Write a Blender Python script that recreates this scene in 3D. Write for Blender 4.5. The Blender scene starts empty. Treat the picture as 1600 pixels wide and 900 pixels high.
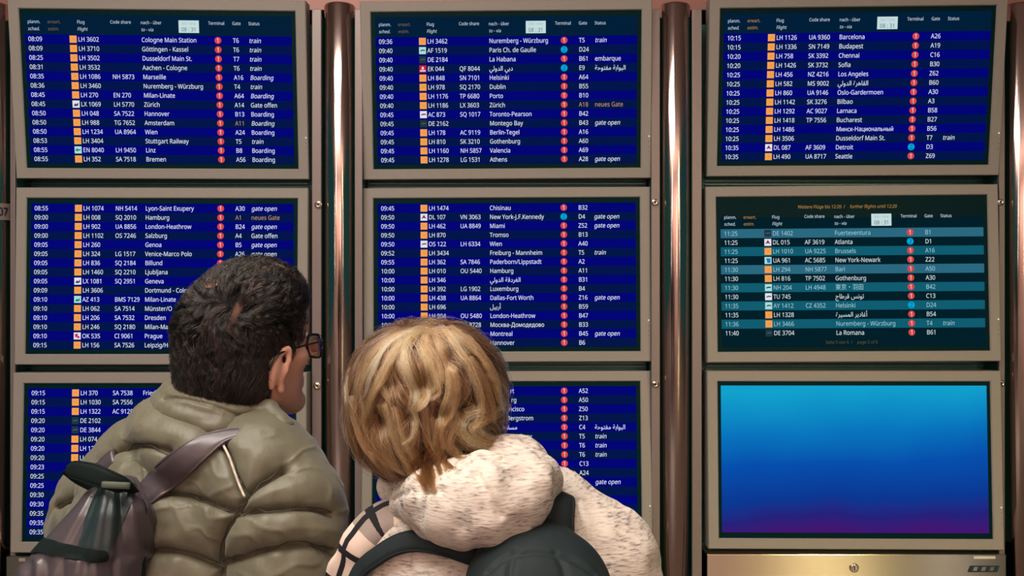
import bpy, math, random
import numpy as np
from mathutils import Vector, Matrix, Euler

rng = np.random.default_rng(7)
random.seed(7)
SC = bpy.context.scene
COL = SC.collection
F_PX, CAM_Z = 1500.0, 1.68

# ------------------------------------------------------------------ camera, world, lamps, exposure
cam_d = bpy.data.cameras.new('camera')
cam_d.sensor_width = 36.0
cam_d.lens = F_PX / 1600.0 * 36.0
cam_d.clip_start = 0.05
cam = bpy.data.objects.new('camera', cam_d)
cam.location = (0, 0, CAM_Z)
cam.rotation_euler = (math.pi / 2, 0, 0)
COL.objects.link(cam)
SC.camera = cam
SC.view_settings.view_transform = 'Standard'
SC.view_settings.look = 'None'
SC.view_settings.exposure = 0.0
SC.view_settings.gamma = 1.0
SC.view_settings.use_curve_mapping = False
SC.cycles.use_denoising = True
SC.cycles.max_bounces = 8
SC.cycles.sample_clamp_indirect = 4.0

WORLD_COL, WORLD_STR = (0.10, 0.42, 0.40), 0.16
world = bpy.data.worlds.new('hall_ambience')
SC.world = world
world.use_nodes = True
world.node_tree.nodes['Background'].inputs[0].default_value = (*WORLD_COL, 1)
world.node_tree.nodes['Background'].inputs[1].default_value = WORLD_STR


def area_lamp(name, loc, size, energy, col, target=None):
    d = bpy.data.lights.new(name, 'AREA')
    d.shape = 'RECTANGLE'
    d.size, d.size_y = size
    d.energy = energy
    d.color = col
    o = bpy.data.objects.new(name, d)
    o.location = loc
    if target is not None:
        o.rotation_euler = (Vector(target) - Vector(loc)).to_track_quat('-Z', 'Y').to_euler()
    COL.objects.link(o)
    return o


# ceiling light panels of the hall, then unseen lamps added behind the viewer
area_lamp('ceiling_lamp_near', (-1.1, 0.3, 3.9), (2.4, 1.3), 118, (1.0, 0.93, 0.84))
area_lamp('ceiling_lamp_board', (-0.9, 1.7, 3.9), (2.0, 0.3), 32, (1.0, 0.91, 0.82))
area_lamp('added_rear_lamp', (-2.6, -3.0, 3.9), (0.12, 3.0), 24, (1.0, 0.84, 0.72), (-1.0, 2.5, 1.0))  # unseen thin lamp added so the poles mirror a line
area_lamp('added_rear_lamp', (3.55, -3.6, 3.9), (0.5, 3.0), 20, (1.0, 0.86, 0.42), (1.14, 3.57, 0.6)).data.spread = math.radians(36)  # unseen yellow lamp added, aimed to streak the right base door
area_lamp('added_wall_lamp', (0.0, -5.2, 3.9), (7.0, 0.4), 400, (1.0, 0.88, 0.80), (0.0, -7.0, 1.2))  # added to brighten the rear wall that the poles mirror
area_lamp('added_uplight', (0.0, -2.2, 3.0), (6.0, 0.3), 210, (1.0, 0.88, 0.81), (0.0, -2.2, 4.0))  # added to brighten the ceiling that the poles mirror
for lx in (-5.6, 2.0, 6.0):      # unseen tall lamps added for bright lines in the poles
    area_lamp('added_tall_lamp', (lx, -6.3, 2.0), (0.06, 3.6), 18, (1.0, 0.90, 0.80), (lx * .3, 3.0, 2.0))


# ------------------------------------------------------------------ helpers
def lin(c):
    out = []
    for v in c[:3]:
        v = v / 255.0
        out.append(v / 12.92 if v <= 0.04045 else ((v + 0.055) / 1.055) ** 2.4)
    return tuple(out)


def at(px, py, Y):
    """The point at depth Y that the photograph shows at pixel (px, py) of 1600 x 900."""
    return np.array([(px - 800.0) / F_PX * Y, Y, CAM_Z - (py - 450.0) / F_PX * Y])


def proj(P):
    return np.stack([800 + F_PX * P[:, 0] / P[:, 1], 450 - F_PX * (P[:, 2] - CAM_Z) / P[:, 1]], 1)


def mat(name, col, rough=0.5, metal=0.0, spec=0.5, **kw):
    m = bpy.data.materials.new(name)
    m.use_nodes = True
    b = m.node_tree.nodes['Principled BSDF']
    b.inputs['Base Color'].default_value = (*col, 1)
    b.inputs['Roughness'].default_value = rough
    b.inputs['Metallic'].default_value = metal
    b.inputs['Specular IOR Level'].default_value = spec
    for k, v in kw.items():
        b.inputs[k].default_value = v
    return m


def N(m, t, **kw):
    n = m.node_tree.nodes.new(t)
    for k, v in kw.items():
        setattr(n, k, v)
    return n


def L(m, a, b):
    m.node_tree.links.new(a, b)


def bsdf(m):
    return m.node_tree.nodes['Principled BSDF']


def add_bump(m, scale, strength, dist=0.002, stretch=(1, 1, 1), detail=4, kind='ShaderNodeTexNoise'):
    tc = N(m, 'ShaderNodeTexCoord')
    mp = N(m, 'ShaderNodeMapping')
    mp.inputs['Scale'].default_value = stretch
    t = N(m, kind)
    t.inputs['Scale'].default_value = scale
    t.inputs['Detail'].default_value = detail
    bp = N(m, 'ShaderNodeBump')
    bp.inputs['Strength'].default_value = strength
    bp.inputs['Distance'].default_value = dist
    L(m, tc.outputs['Object'], mp.inputs['Vector'])
    L(m, mp.outputs['Vector'], t.inputs['Vector'])
    L(m, t.outputs['Fac'], bp.inputs['Height'])
    L(m, bp.outputs['Normal'], bsdf(m).inputs['Normal'])
    return t


def glow(name, rgb, s=1.0):
    """A lit picture element of a display."""
    m = mat(name, (0.001, 0.001, 0.001), 0.5, spec=0.0)
    b = bsdf(m)
    b.inputs['Emission Color'].default_value = (*lin(rgb), 1)
    b.inputs['Emission Strength'].default_value = s
    return m


def mesh_obj(name, V, Fc, mats, parent=None, smooth=False, fmat=None):
    me = bpy.data.meshes.new(name)
    V = np.asarray(V, dtype=np.float32)
    if isinstance(Fc, np.ndarray):
        n, k = Fc.shape
        me.vertices.add(len(V))
        me.vertices.foreach_set('co', V.ravel())
        me.loops.add(n * k)
        me.loops.foreach_set('vertex_index', Fc.astype(np.int32).ravel())
        me.polygons.add(n)
        me.polygons.foreach_set('loop_start', np.arange(0, n * k, k, dtype=np.int32))
        me.polygons.foreach_set('loop_total', np.full(n, k, dtype=np.int32))
    else:
        me.from_pydata([tuple(map(float, v)) for v in V], [], Fc)
    for m in (mats if isinstance(mats, (list, tuple)) else [mats]):
        me.materials.append(m)
    if fmat is not None:
        me.polygons.foreach_set('material_index', np.asarray(fmat, dtype=np.int32))
    me.update(calc_edges=True)
    me.validate()
    if smooth:
        me.polygons.foreach_set('use_smooth', np.ones(len(me.polygons), dtype=bool))
    o = bpy.data.objects.new(name, me)
    COL.objects.link(o)
    if parent is not None:
        o.parent = parent
    return o


class MB:
    """Collects shapes into one mesh."""

    def __init__(self):
        self.v, self.f, self.m = [], [], []

    def add(self, v, f, mi=0):
        o = len(self.v)
        self.v += [tuple(map(float, p)) for p in v]
        self.f += [tuple(i + o for i in q) for q in f]
        self.m += [mi] * len(f)

    def box(self, lo, hi, mi=0, bev=0.0):
        x0, y0, z0 = lo
        x1, y1, z1 = hi
        if bev <= 0:
            v = [(x0, y0, z0), (x1, y0, z0), (x1, y1, z0), (x0, y1, z0), (x0, y0, z1), (x1, y0, z1), (x1, y1, z1), (x0, y1, z1)]
            self.add(v, [(0, 3, 2, 1), (4, 5, 6, 7), (0, 1, 5, 4), (1, 2, 6, 5), (2, 3, 7, 6), (3, 0, 4, 7)], mi)
        else:
            import bmesh
            bm = bmesh.new()
            bmesh.ops.create_cube(bm, size=1)
            for q in bm.verts:
                q.co = Vector(((x0 + x1) / 2 + q.co.x * (x1 - x0), (y0 + y1) / 2 + q.co.y * (y1 - y0), (z0 + z1) / 2 + q.co.z * (z1 - z0)))
            bmesh.ops.bevel(bm, geom=bm.edges[:], offset=bev, segments=2, affect='EDGES', profile=0.5)
            bm.verts.index_update()
            self.add([q.co for q in bm.verts], [[q.index for q in f.verts] for f in bm.faces], mi)
            bm.free()

    def lathe(self, prof, c, axis='Z', n=32, mi=0):
        """prof: list of (radius, height)."""
        v, f = [], []
        for r, h in prof:
            for i in range(n):
                a = 2 * math.pi * i / n
                p = (r * math.cos(a), r * math.sin(a), h) if axis == 'Z' else (r * math.cos(a), h, r * math.sin(a))
                v.append((p[0] + c[0], p[1] + c[1], p[2] + c[2]))
        for j in range(len(prof) - 1):
            for i in range(n):
                k = (i + 1) % n
                q = (j * n + i, j * n + k, (j + 1) * n + k, (j + 1) * n + i)
                f.append(q if axis == 'Z' else q[::-1])
        f.append(tuple(range(n))[::-1] if axis == 'Z' else tuple(range(n)))
        e = [(len(prof) - 1) * n + i for i in range(n)]
        f.append(tuple(e) if axis == 'Z' else tuple(e)[::-1])
        self.add(v, f, mi)

    def build(self, name, mats, parent=None, smooth=False):
        return mesh_obj(name, self.v, self.f, mats, parent, smooth, self.m)


def empty(name, loc=(0, 0, 0)):
    o = bpy.data.objects.new(name, None)
    o.location = loc
    o.empty_display_size = 0.1
    COL.objects.link(o)
    return o


def tag(o, label, cat, group=None):
    o['label'] = label
    o['category'] = cat
    if group:
        o['group'] = group
    return o


def structure(o):
    o['kind'] = 'structure'
    return o


# ------------------------------------------------------------------ room
M_floor = mat('polished_stone_floor', lin((116, 102, 97)), 0.3)
add_bump(M_floor, 6, 0.05)
M_ceil = mat('ceiling_panel_paint', lin((186, 164, 155)), 0.7)
M_fascia = mat('rosy_metal_fascia', lin((150, 108, 98)), 0.45, 0.3)
M_wall = mat('dark_wall_paint', lin((28, 58, 58)), 0.6)
M_rear = mat('beige_hall_wall', lin((208, 170, 158)), 0.6)

b = MB(); b.box((-4.4, -7, -0.1), (4.4, 4.6, 0.0)); structure(b.build('floor', M_floor))
b = MB(); b.box((-4.4, -7, 4.1), (4.4, 4.6, 4.2)); structure(b.build('ceiling', M_ceil))
b = MB(); b.box((-4.4, 4.2, 0.0), (4.4, 4.3, 4.1)); structure(b.build('wall_front', M_wall))
b = MB(); b.box((-5, -7.1, 0.0), (5, -7.0, 4.1)); structure(b.build('wall_rear', M_rear))
# rosy metal fascia running above the boards and the pole heads
b = MB(); b.box((-3.2, 3.70, 2.752), (3.2, 4.15, 3.35)); structure(b.build('trim_1', M_fascia))

# ------------------------------------------------------------------ display monitors
W, H = 1.0, 0.5755
POSE = {  # centre x, y, z (above camera height) and yaw, pitch, roll in degrees
    'L0': (-1.304, 3.565, 0.735, 2.32, 6.20, -0.08), 'L1': (-1.299, 3.565, 0.044, 0.62, -1.09, 0.05),
    'L2': (-1.294, 3.524, -0.640, -0.17, -1.79, -0.05), 'C0': (-0.021, 3.582, 0.737, -0.80, 5.29, -0.26),
    'C1': (-0.020, 3.614, 0.050, -0.69, -0.45, -0.22), 'C2': (-0.019, 3.586, -0.640, 0.53, -4.34, -0.07),
    'R0': (1.273, 3.567, 0.747, -2.32, 6.55, 0.01), 'R1': (1.266, 3.573, 0.054, -1.28, -1.57, -0.37),
    'R2': (1.267, 3.554, -0.636, -1.36, -1.99, -0.12)}

M_bezel = mat('satin_beige_metal', lin((146, 140, 131)), 0.5, 0.0, .3)
add_bump(M_bezel, 300, 0.03, 0.0005)
M_case = mat('pale_metal_case', lin((190, 165, 145)), 0.35, 0.5)
M_panel = mat('dark_glass', lin((4, 36, 40)), 0.4, spec=0.03)
M_black = mat('dark_teal_plastic', lin((10, 46, 44)), 0.5)

G = {
    'bg': glow('display_navy', (0, 20, 74)), 'band': glow('display_blue', (0, 3, 116)),
    'head': glow('display_header', (0, 30, 56)),
    'white': glow('letters_white', (226, 232, 255)), 'amber': glow('letters_amber', (178, 142, 110)),
    'dim': glow('letters_faded_amber', (112, 92, 74)), 'cap': glow('letters_header', (190, 206, 222)),
    'orange': glow('tile_orange', (243, 160, 78)), 'orange_line': glow('tile_orange_line', (214, 128, 52)),
    'tile_white': glow('tile_white', (226, 226, 240)), 'tile_grey': glow('tile_grey', (70, 84, 88)),
    'tile_red': glow('tile_red', (205, 30, 60)), 'tile_maroon': glow('tile_maroon', (130, 30, 60)),
    'tile_teal': glow('tile_teal', (170, 222, 222)), 'tile_green': glow('tile_green', (40, 130, 90)),
    'tile_blue': glow('tile_blue', (40, 120, 185)), 'tile_dark': glow('tile_dark', (58, 58, 82)),
    'tile_slate': glow('tile_slate', (30, 52, 62)),
    'red': glow('badge_red', (216, 70, 66)), 'cyan': glow('badge_cyan', (0, 168, 216)),
    'navy_digit': glow('badge_navy', (10, 50, 120)), 'clock': glow('clock_white', (196, 220, 222)),
    'clock_ink': glow('clock_ink', (52, 72, 86)), 'clock_grey': glow('clock_grey', (150, 172, 176)),
    'tbg': glow('display_teal', (0, 30, 40)), 'tband': glow('display_teal_band', (14, 92, 112)),
    'tband2': glow('display_teal_band_pale', (42, 104, 128)),
    'twhite': glow('letters_soft_white', (214, 226, 232)), 'tpale': glow('letters_pale_teal', (150, 200, 210)),
    'tamber': glow('letters_ochre', (170, 130, 74)), 'tdim': glow('letters_dim_ochre', (84, 80, 50)),
}

AR = {'ا': 'FE8D FE8E', 'أ': 'FE83 FE84', 'ب': 'FE8F FE90 FE91 FE92', 'ة': 'FE93 FE94', 'ت': 'FE95 FE96 FE97 FE98',
      'ج': 'FE9D FE9E FE9F FEA0', 'ح': 'FEA1 FEA2 FEA3 FEA4', 'د': 'FEA9 FEAA', 'ر': 'FEAD FEAE',
      'س': 'FEB1 FEB2 FEB3 FEB4', 'ط': 'FEC1 FEC2 FEC3 FEC4', 'غ': 'FECD FECE FECF FED0', 'ف': 'FED1 FED2 FED3 FED4',
      'ق': 'FED5 FED6 FED7 FED8', 'ل': 'FEDD FEDE FEDF FEE0', 'م': 'FEE1 FEE2 FEE3 FEE4', 'ن': 'FEE5 FEE6 FEE7 FEE8',
      'ه': 'FEE9 FEEA FEEB FEEC', 'و': 'FEED FEEE', 'ي': 'FEF1 FEF2 FEF3 FEF4'}


def arabic(s):
    out = []
    for i, c in enumerate(s):
        if c not in AR:
            out.append(c)
            continue
        fm = AR[c].split()
        prev = i > 0 and s[i - 1] in AR and len(AR[s[i - 1]].split()) == 4
        nxt = i + 1 < len(s) and s[i + 1] in AR and len(fm) == 4
        k = 3 if (prev and nxt) else 1 if prev else 2 if nxt else 0
        out.append(chr(int(fm[k], 16)))
    return ''.join(reversed(out))


TEXTS = []      # queued writing: (key, string, u, v, size, colour, slant, align)


def queue_text(key, s, u, v, size, col, slant=False, align='l'):
    if any(c in AR for c in s):
        s = arabic(s)
    TEXTS.append((key, s, u, v, size, col, slant, align))


def U(u):
    return (u - 0.5) * W


def Vv(v):
    return (0.5 - v) * H


def quad(mb, u0, v0, u1, v1, y, mi=0):
    x0, x1, z0, z1 = U(u0), U(u1), Vv(v1), Vv(v0)
    mb.add([(x0, y, z0), (x1, y, z0), (x1, y, z1), (x0, y, z1)], [(0, 1, 2, 3)], mi)


def poly(mb, pts, y, mi=0):
    mb.add([(U(u), y, Vv(v)) for u, v in pts], [tuple(range(len(pts)))[::-1]], mi)


def disc(mb, u, v, r, y, mi=0, n=20):
    mb.add([(U(u) + r * math.cos(2 * math.pi * i / n), y, Vv(v) + r * math.sin(2 * math.pi * i / n)) for i in range(n)], [tuple(range(n))], mi)


ROW = 0.0240       # letter size on the flight rows
HEAD = 0.0172
XS = 0.872

o = 'LH'
T_ = 'i'   # slanted status
DATA = {
    'L0': [('08:09', 'LH 3602', '', 'Cologne Main Station', 1, 'T6', 'train', T_), ('08:09', 'LH 3710', '', 'Göttingen - Kassel', 1, 'T6', 'train', T_),
           ('08:25', 'LH 3502', '', 'Dusseldorf Main St.', 1, 'T7', 'train', T_), ('08:31', 'LH 3532', '', 'Aachen - Cologne', 1, 'T6', 'train', T_),
           ('08:35', 'LH 1086', 'NH 5873', 'Marseille', 1, 'A16', 'Boarding', T_), ('08:36', 'LH 3460', '', 'Nuremberg - Würzburg', 1, 'T4', 'train', T_),
           ('08:45', 'LH 270', 'EN 270', 'Milan-Linate', 1, 'A64', 'Boarding', T_), ('08:45', 'LX 1069', 'LH 5770', 'Zürich', 1, 'A14', 'Gate offen', ''),
           ('08:50', 'LH 048', 'SA 7522', 'Hannover', 1, 'B13', 'Boarding', ''), ('08:50', 'LH 988', 'TG 7652', 'Amsterdam', 1, '*A11', 'Boarding', T_),
           ('08:50', 'LH 1234', 'UA 8964', 'Wien', 1, 'A24', 'Boarding', ''), ('08:53', 'LH 3404', '', 'Stuttgart Railway', 1, 'T5', 'train', T_),
           ('08:55', 'EN 8040', 'LH 9450', 'Linz', 1, 'B8', 'Boarding', ''), ('08:55', 'LH 352', 'SA 7518', 'Bremen', 1, 'A56', 'Boarding', '')],
    'L1': [('08:55', 'LH 1074', 'NH 5414', 'Lyon-Saint Exupery', 1, 'A30', 'gate open', T_), ('09:00', 'LH 008', 'SQ 2010', 'Hamburg', 1, '*A1', '*neues Gate', ''),
           ('09:00', 'LH 902', 'UA 8856', 'London-Heathrow', 1, 'B24', 'gate open', T_), ('09:00', 'LH 1102', 'OS 7246', 'Salzburg', 1, 'A4', 'Gate offen', ''),
           ('09:05', 'LH 260', '', 'Genoa', 1, 'B5', 'gate open', T_), ('09:05', 'LH 324', 'LG 1517', 'Venice-Marco Polo', 1, 'A26', 'gate open', T_),
           ('09:05', 'LH 836', 'SQ 2184', 'Billund', 1, 'A52', 'gate open', T_), ('09:05', 'LH 1460', 'SQ 2210', 'Ljubljana', 0, '', '', ''),
           ('09:05', 'LX 1081', 'SQ 2951', 'Geneva', 0, '', '', ''), ('09:09', 'LH 3606', '', 'Dortmund - Cologne', 0, '', '', ''),
           ('09:10', 'AZ 413', 'BMS 7129', 'Milan-Linate', 0, '', '', ''), ('09:10', 'LH 062', 'SA 7514', 'Münster/O', 0, '', '', ''),
           ('09:10', 'LH 206', 'SA 7532', 'Dresden', 0, '', '', ''), ('09:10', 'LH 246', 'SQ 2180', 'Milan-Ma', 0, '', '', ''),
           ('09:10', 'OK 535', 'CI 9061', 'Prague', 0, '', '', ''), ('09:15', 'LH 156', 'SA 7526', 'Leipzig/Ha', 0, '', '', '')],
    'L2': [('09:15', 'LH 370', 'SA 7538', 'Friedrich', 0, '', '', ''), ('09:15', 'LH 1030', 'SA 7556', 'Paris Ch', 0, '', '', ''),
           ('09:15', 'LH 1322', 'AC 9128', 'قرطاج', 0, '', '', ''), ('09:20', 'DE 2102', '', 'S', 0, '', '', ''), ('09:20', 'DE 3844', '', '', 0, '', '', ''),
           ('09:20', 'LH 074', 'SA', '', 0, '', '', ''), ('09:20', 'LH 1202', '', '', 0, '', '', ''), ('09:20', 'LH 1316', '', '', 0, '', '', ''),
           ('09:23', '', '', '', 0, '', '', ''), ('09:25', 'LH', '', '', 0, '', '', ''), ('09:25', '', '', '', 0, '', '', ''),
           ('09:30', '', '', '', 0, '', '', ''), ('09:30', '', '', '', 0, '', '', ''), ('09:35', '', '', '', 0, '', '', ''),
           ('09:35', '', '', '', 0, '', '', ''), ('09:35', '', '', '', 0, '', '', '')],
    'C0': [('09:36', 'LH 3462', '', 'Nuremberg - Würzburg', 1, 'T5', 'train', T_), ('09:40', 'AF 1519', '', 'Paris Ch. de Gaulle', 2, 'D24', '', ''),
           ('09:40', 'DE 2184', '', 'La Habana', 1, 'B61', 'embarque', ''), ('09:40', 'EK 044', 'QF 8044', 'دبي الدولي', 2, 'E9', 'البوابة مفتوحة', ''),
           ('09:40', 'LH 848', 'SN 7101', 'Helsinki', 1, 'A64', '', ''), ('09:40', 'LH 978', 'SQ 2170', 'Dublin', 1, 'B55', '', ''),
           ('09:40', 'LH 1176', 'TP 6680', 'Porto', 1, 'B10', '', ''), ('09:40', 'LH 1186', 'LX 3603', 'Zürich', 1, '*A18', '*neues Gate', ''),
           ('09:45', 'AC 873', 'SQ 1017', 'Toronto-Pearson', 1, 'B42', '', ''), ('09:45', 'DE 2162', '', 'Montego Bay', 1, 'B43', 'gate open', T_),
           ('09:45', 'LH 178', 'AC 9119', 'Berlin-Tegel', 1, 'A16', '', ''), ('09:45', 'LH 810', 'SK 3210', 'Gothenburg', 1, 'A60', '', ''),
           ('09:45', 'LH 1160', 'NH 5857', 'Valencia', 1, 'A69', '', ''), ('09:45', 'LH 1278', 'LG 1531', 'Athens', 1, 'A28', 'gate open', T_)],
    'C1': [('09:45', 'LH 1474', '', 'Chisinau', 1, 'B32', '', ''), ('09:50', 'DL 107', 'VN 3063', 'New York-J.F.Kennedy', 2, 'D4', 'gate open', T_),
           ('09:50', 'LH 462', 'UA 8849', 'Miami', 1, 'Z52', 'gate open', T_), ('09:50', 'LH 870', '', 'Tromso', 1, 'B13', '', ''),
           ('09:50', 'OS 122', 'LH 6334', 'Wien', 1, 'A40', '', ''), ('09:52', 'LH 3434', '', 'Freiburg - Mannheim', 1, 'T5', 'train', T_),
           ('09:55', 'LH 362', 'SA 7846', 'Paderborn/Lippstadt', 1, 'A2', '', ''), ('10:00', 'LH 010', 'OU 5440', 'Hamburg', 1, 'A11', '', ''),
           ('10:00', 'LH 346', '', 'الغردقة الدولي', 1, 'B31', '', ''), ('10:00', 'LH 392', 'LG 1902', 'Luxemburg', 1, 'B4', '', ''),
           ('10:00', 'LH 438', 'UA 8864', 'Dallas-Fort Worth', 1, 'Z16', 'gate open', T_), ('10:00', 'LH 696', '', 'أربيل', 1, 'B59', '', ''),
           ('10:00', 'LH 904', 'OU 5480', 'London-Heathrow', 1, 'B47', '', ''), ('10:00', '', 'UA 8728', 'Москва-Домодедово', 1, 'B33', '', ''),
           ('10:00', '', '22', 'Montreal', 1, 'B45', 'gate open', T_), ('', '', '', 'Hannover', 1, 'B6', '', '')],
    'C2': [('', '', '', '>rt', 1, 'A52', '', ''), ('', '', '', '>rg', 1, 'A50', '', ''), ('', '', '', '>ncisco', 1, 'Z50', '', ''),
           ('', '', '', '>Bergstrom', 1, 'Z13', '', ''), ('', '', '', 'مسقط', 1, 'C4', 'البوابة مفتوحة', ''), ('', '', '', '>gart Railway', 1, 'T5', 'train', T_),
           ('', '', '', '>Station', 1, 'T6', 'train', T_), ('', '', '', '', 1, 'T6', 'train', T_), ('', '', '', '', 1, 'C13', '', ''),
           ('10:10', '', '', '', 1, 'A24', '', ''), ('10:15', '', '', '', 2, 'E2', 'gate open', T_), ('10:15', '', '', '', 0, 'D26', '', ''),
           ('', '', '', '', 0, 'B13', '', '')],
    'R0': [('10:15', 'LH 1126', 'UA 9360', 'Barcelona', 1, 'A26', '', ''), ('10:15', 'LH 1336', 'SN 7149', 'Budapest', 1, 'A19', '', ''),
           ('10:20', 'LH 758', 'SK 3392', 'Chennai', 1, 'C16', '', ''), ('10:20', 'LH 1426', 'SK 3732', 'Sofia', 1, 'B30', '', ''),
           ('10:25', 'LH 456', 'NZ 4216', 'Los Angeles', 1, 'Z62', '', ''), ('10:25', 'LH 582', 'MS 9002', 'القاهرة الدولي', 1, 'B60', '', ''),
           ('10:25', 'LH 860', 'UA 9146', 'Oslo-Gardermoen', 1, 'A30', '', ''), ('10:25', 'LH 1142', 'SK 3276', 'Bilbao', 1, 'A3', '', ''),
           ('10:25', 'LH 1292', 'AC 9027', 'Larnaca', 1, 'B58', '', ''), ('10:25', 'LH 1418', 'TP 7556', 'Bucharest', 1, 'B27', '', ''),
           ('10:25', 'LH 1486', '', 'Минск-Национальный', 1, 'B56', '', ''), ('10:25', 'LH 3506', '', 'Dusseldorf Main St.', 1, 'T7', 'train', T_),
           ('10:35', 'DL 087', 'AF 3609', 'Detroit', 2, 'D3', '', ''), ('10:35', 'LH 490', 'UA 8717', 'Seattle', 1, 'Z69', '', '')],
    'R1': [('11:25', 'DE 1402', '', 'Fuerteventura', 1, 'B1', '', ''), ('11:25', 'DL 015', 'AF 3619', 'Atlanta', 2, 'D1', '', ''),
           ('11:25', 'LH 1010', 'UA 9225', 'Brussels', 1, 'A16', '', ''), ('11:25', 'UA 961', 'AC 5685', 'New York-Newark', 1, 'Z22', '', ''),
           ('11:30', 'LH 294', 'NH 5877', 'Bari', 1, 'A50', '', ''), ('11:30', 'LH 816', 'TP 7502', 'Gothenburg', 1, 'A30', '', ''),
           ('11:30', 'NH 204', 'LH 4948', '東京・羽田', 1, 'B42', '', ''), ('11:30', 'TU 745', '', 'تونس قرطاج', 1, 'C13', '', ''),
           ('11:35', 'AY 1412', 'CZ 4352', 'Helsinki', 2, 'D24', '', ''), ('11:35', 'LH 1328', '', 'أغادير المسيرة', 1, 'B54', '', ''),
           ('11:36', 'LH 3466', '', 'Nuremberg - Würzburg', 1, 'T4', 'train', T_), ('11:40', 'DE 3704', '', 'La Romana', 1, 'B61', '', '')],
}
LABELS = {
    'L0': 'flight monitor at top of the left column, first row 08:09 Cologne Main Station',
    'L1': 'flight monitor in middle of the left column, partly behind the dark-haired head',
    'L2': 'flight monitor at bottom of the left column, behind the olive jacket',
    'C0': 'flight monitor at top of the middle column, first row 09:36 Nuremberg',
    'C1': 'flight monitor in the middle column just above the blond head, row 09:45 Chisinau',
    'C2': 'flight monitor at bottom of the middle column, mostly hidden by the blond person',
    'R0': 'flight monitor at top of the right column, first row 10:15 Barcelona',
    'R1': 'monitor with teal striped page of further flights until 12:20',
    'R2': 'monitor without writing, plain blue fading to purple screen',
}
TILE = {'LH': 0, 'LX': 1, 'EN': 2, 'AF': 3, 'DE': 4, 'EK': 5, 'AC': 6, 'DL': 7, 'OS': 8, 'AZ': 9, 'OK': 10, 'UA': 11, 'NH': 12, 'TU': 13, 'AY': 14}


def make_tile(code, u, v, parent):
    """The little airline tile: a coloured square with its mark."""
    mb = MB()
    hu, hv = 0.0128, 0.0225
    base = {'LH': 'orange', 'LX': 'tile_white', 'EN': 'tile_teal', 'AF': 'tile_teal', 'DE': 'tile_slate', 'EK': 'tile_red', 'AC': 'tile_white', 'DL': 'tile_white',
            'OS': 'tile_white', 'AZ': 'tile_teal', 'OK': 'tile_white', 'UA': 'tile_teal', 'NH': 'tile_teal', 'TU': 'tile_white', 'AY': 'tile_teal'}[code]
    mark = {'LH': 'orange_line', 'LX': 'tile_dark', 'EN': 'tile_green', 'AF': 'tile_grey', 'DE': 'tile_grey', 'EK': 'tile_white', 'AC': 'tile_maroon', 'DL': 'tile_maroon',
            'OS': 'tile_grey', 'AZ': 'tile_green', 'OK': 'tile_red', 'UA': 'tile_blue', 'NH': 'tile_slate', 'TU': 'tile_grey', 'AY': 'tile_grey'}[code]
    quad(mb, u - hu, v - hv, u + hu, v + hv, -0.0020)
    y = -0.0026
    P = lambda pts: poly(mb, [(u + a * hu, v + c * hv) for a, c in pts], y, 1)
    if code == 'LH':
        P([(-.45, .0), (.1, -.12), (.55, -.05), (.1, .1)])
    elif code in ('DL',):
        P([(0, -.7), (.75, .5), (0, .2), (-.75, .5)])
    elif code == 'EK':
        P([(-.8, .35), (.8, .35), (.8, .7), (-.8, .7)]); P([(-.2, -.6), (.2, -.6), (.35, .1), (-.35, .1)])
    elif code == 'UA':
        P([(-.6, -.6), (.7, -.6), (.7, .7), (-.2, .7)])
    elif code in ('LX', 'AZ'):
        P([(-.7, .5), (-.2, -.3), (.1, .1), (.7, -.5), (.6, .4), (0, .6)])
    elif code == 'OK':
        P([(-.7, -.5), (.2, -.7), (.1, .1), (-.5, .5)]); P([(.1, -.1), (.8, .2), (.5, .7), (-.1, .5)])
    elif code == 'EN':
        P([(-.8, 0), (-.1, -.6), (-.1, -.2), (.7, -.2), (.7, .2), (-.1, .2), (-.1, .6)])
    else:
        P([(-.75, .05), (-.1, -.3), (.75, -.2), (.75, .1), (-.1, .1), (-.5, .25)])
    return mb.build('airline_logo', [G[base], G[mark]], parent)


SCREENS = {}


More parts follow.
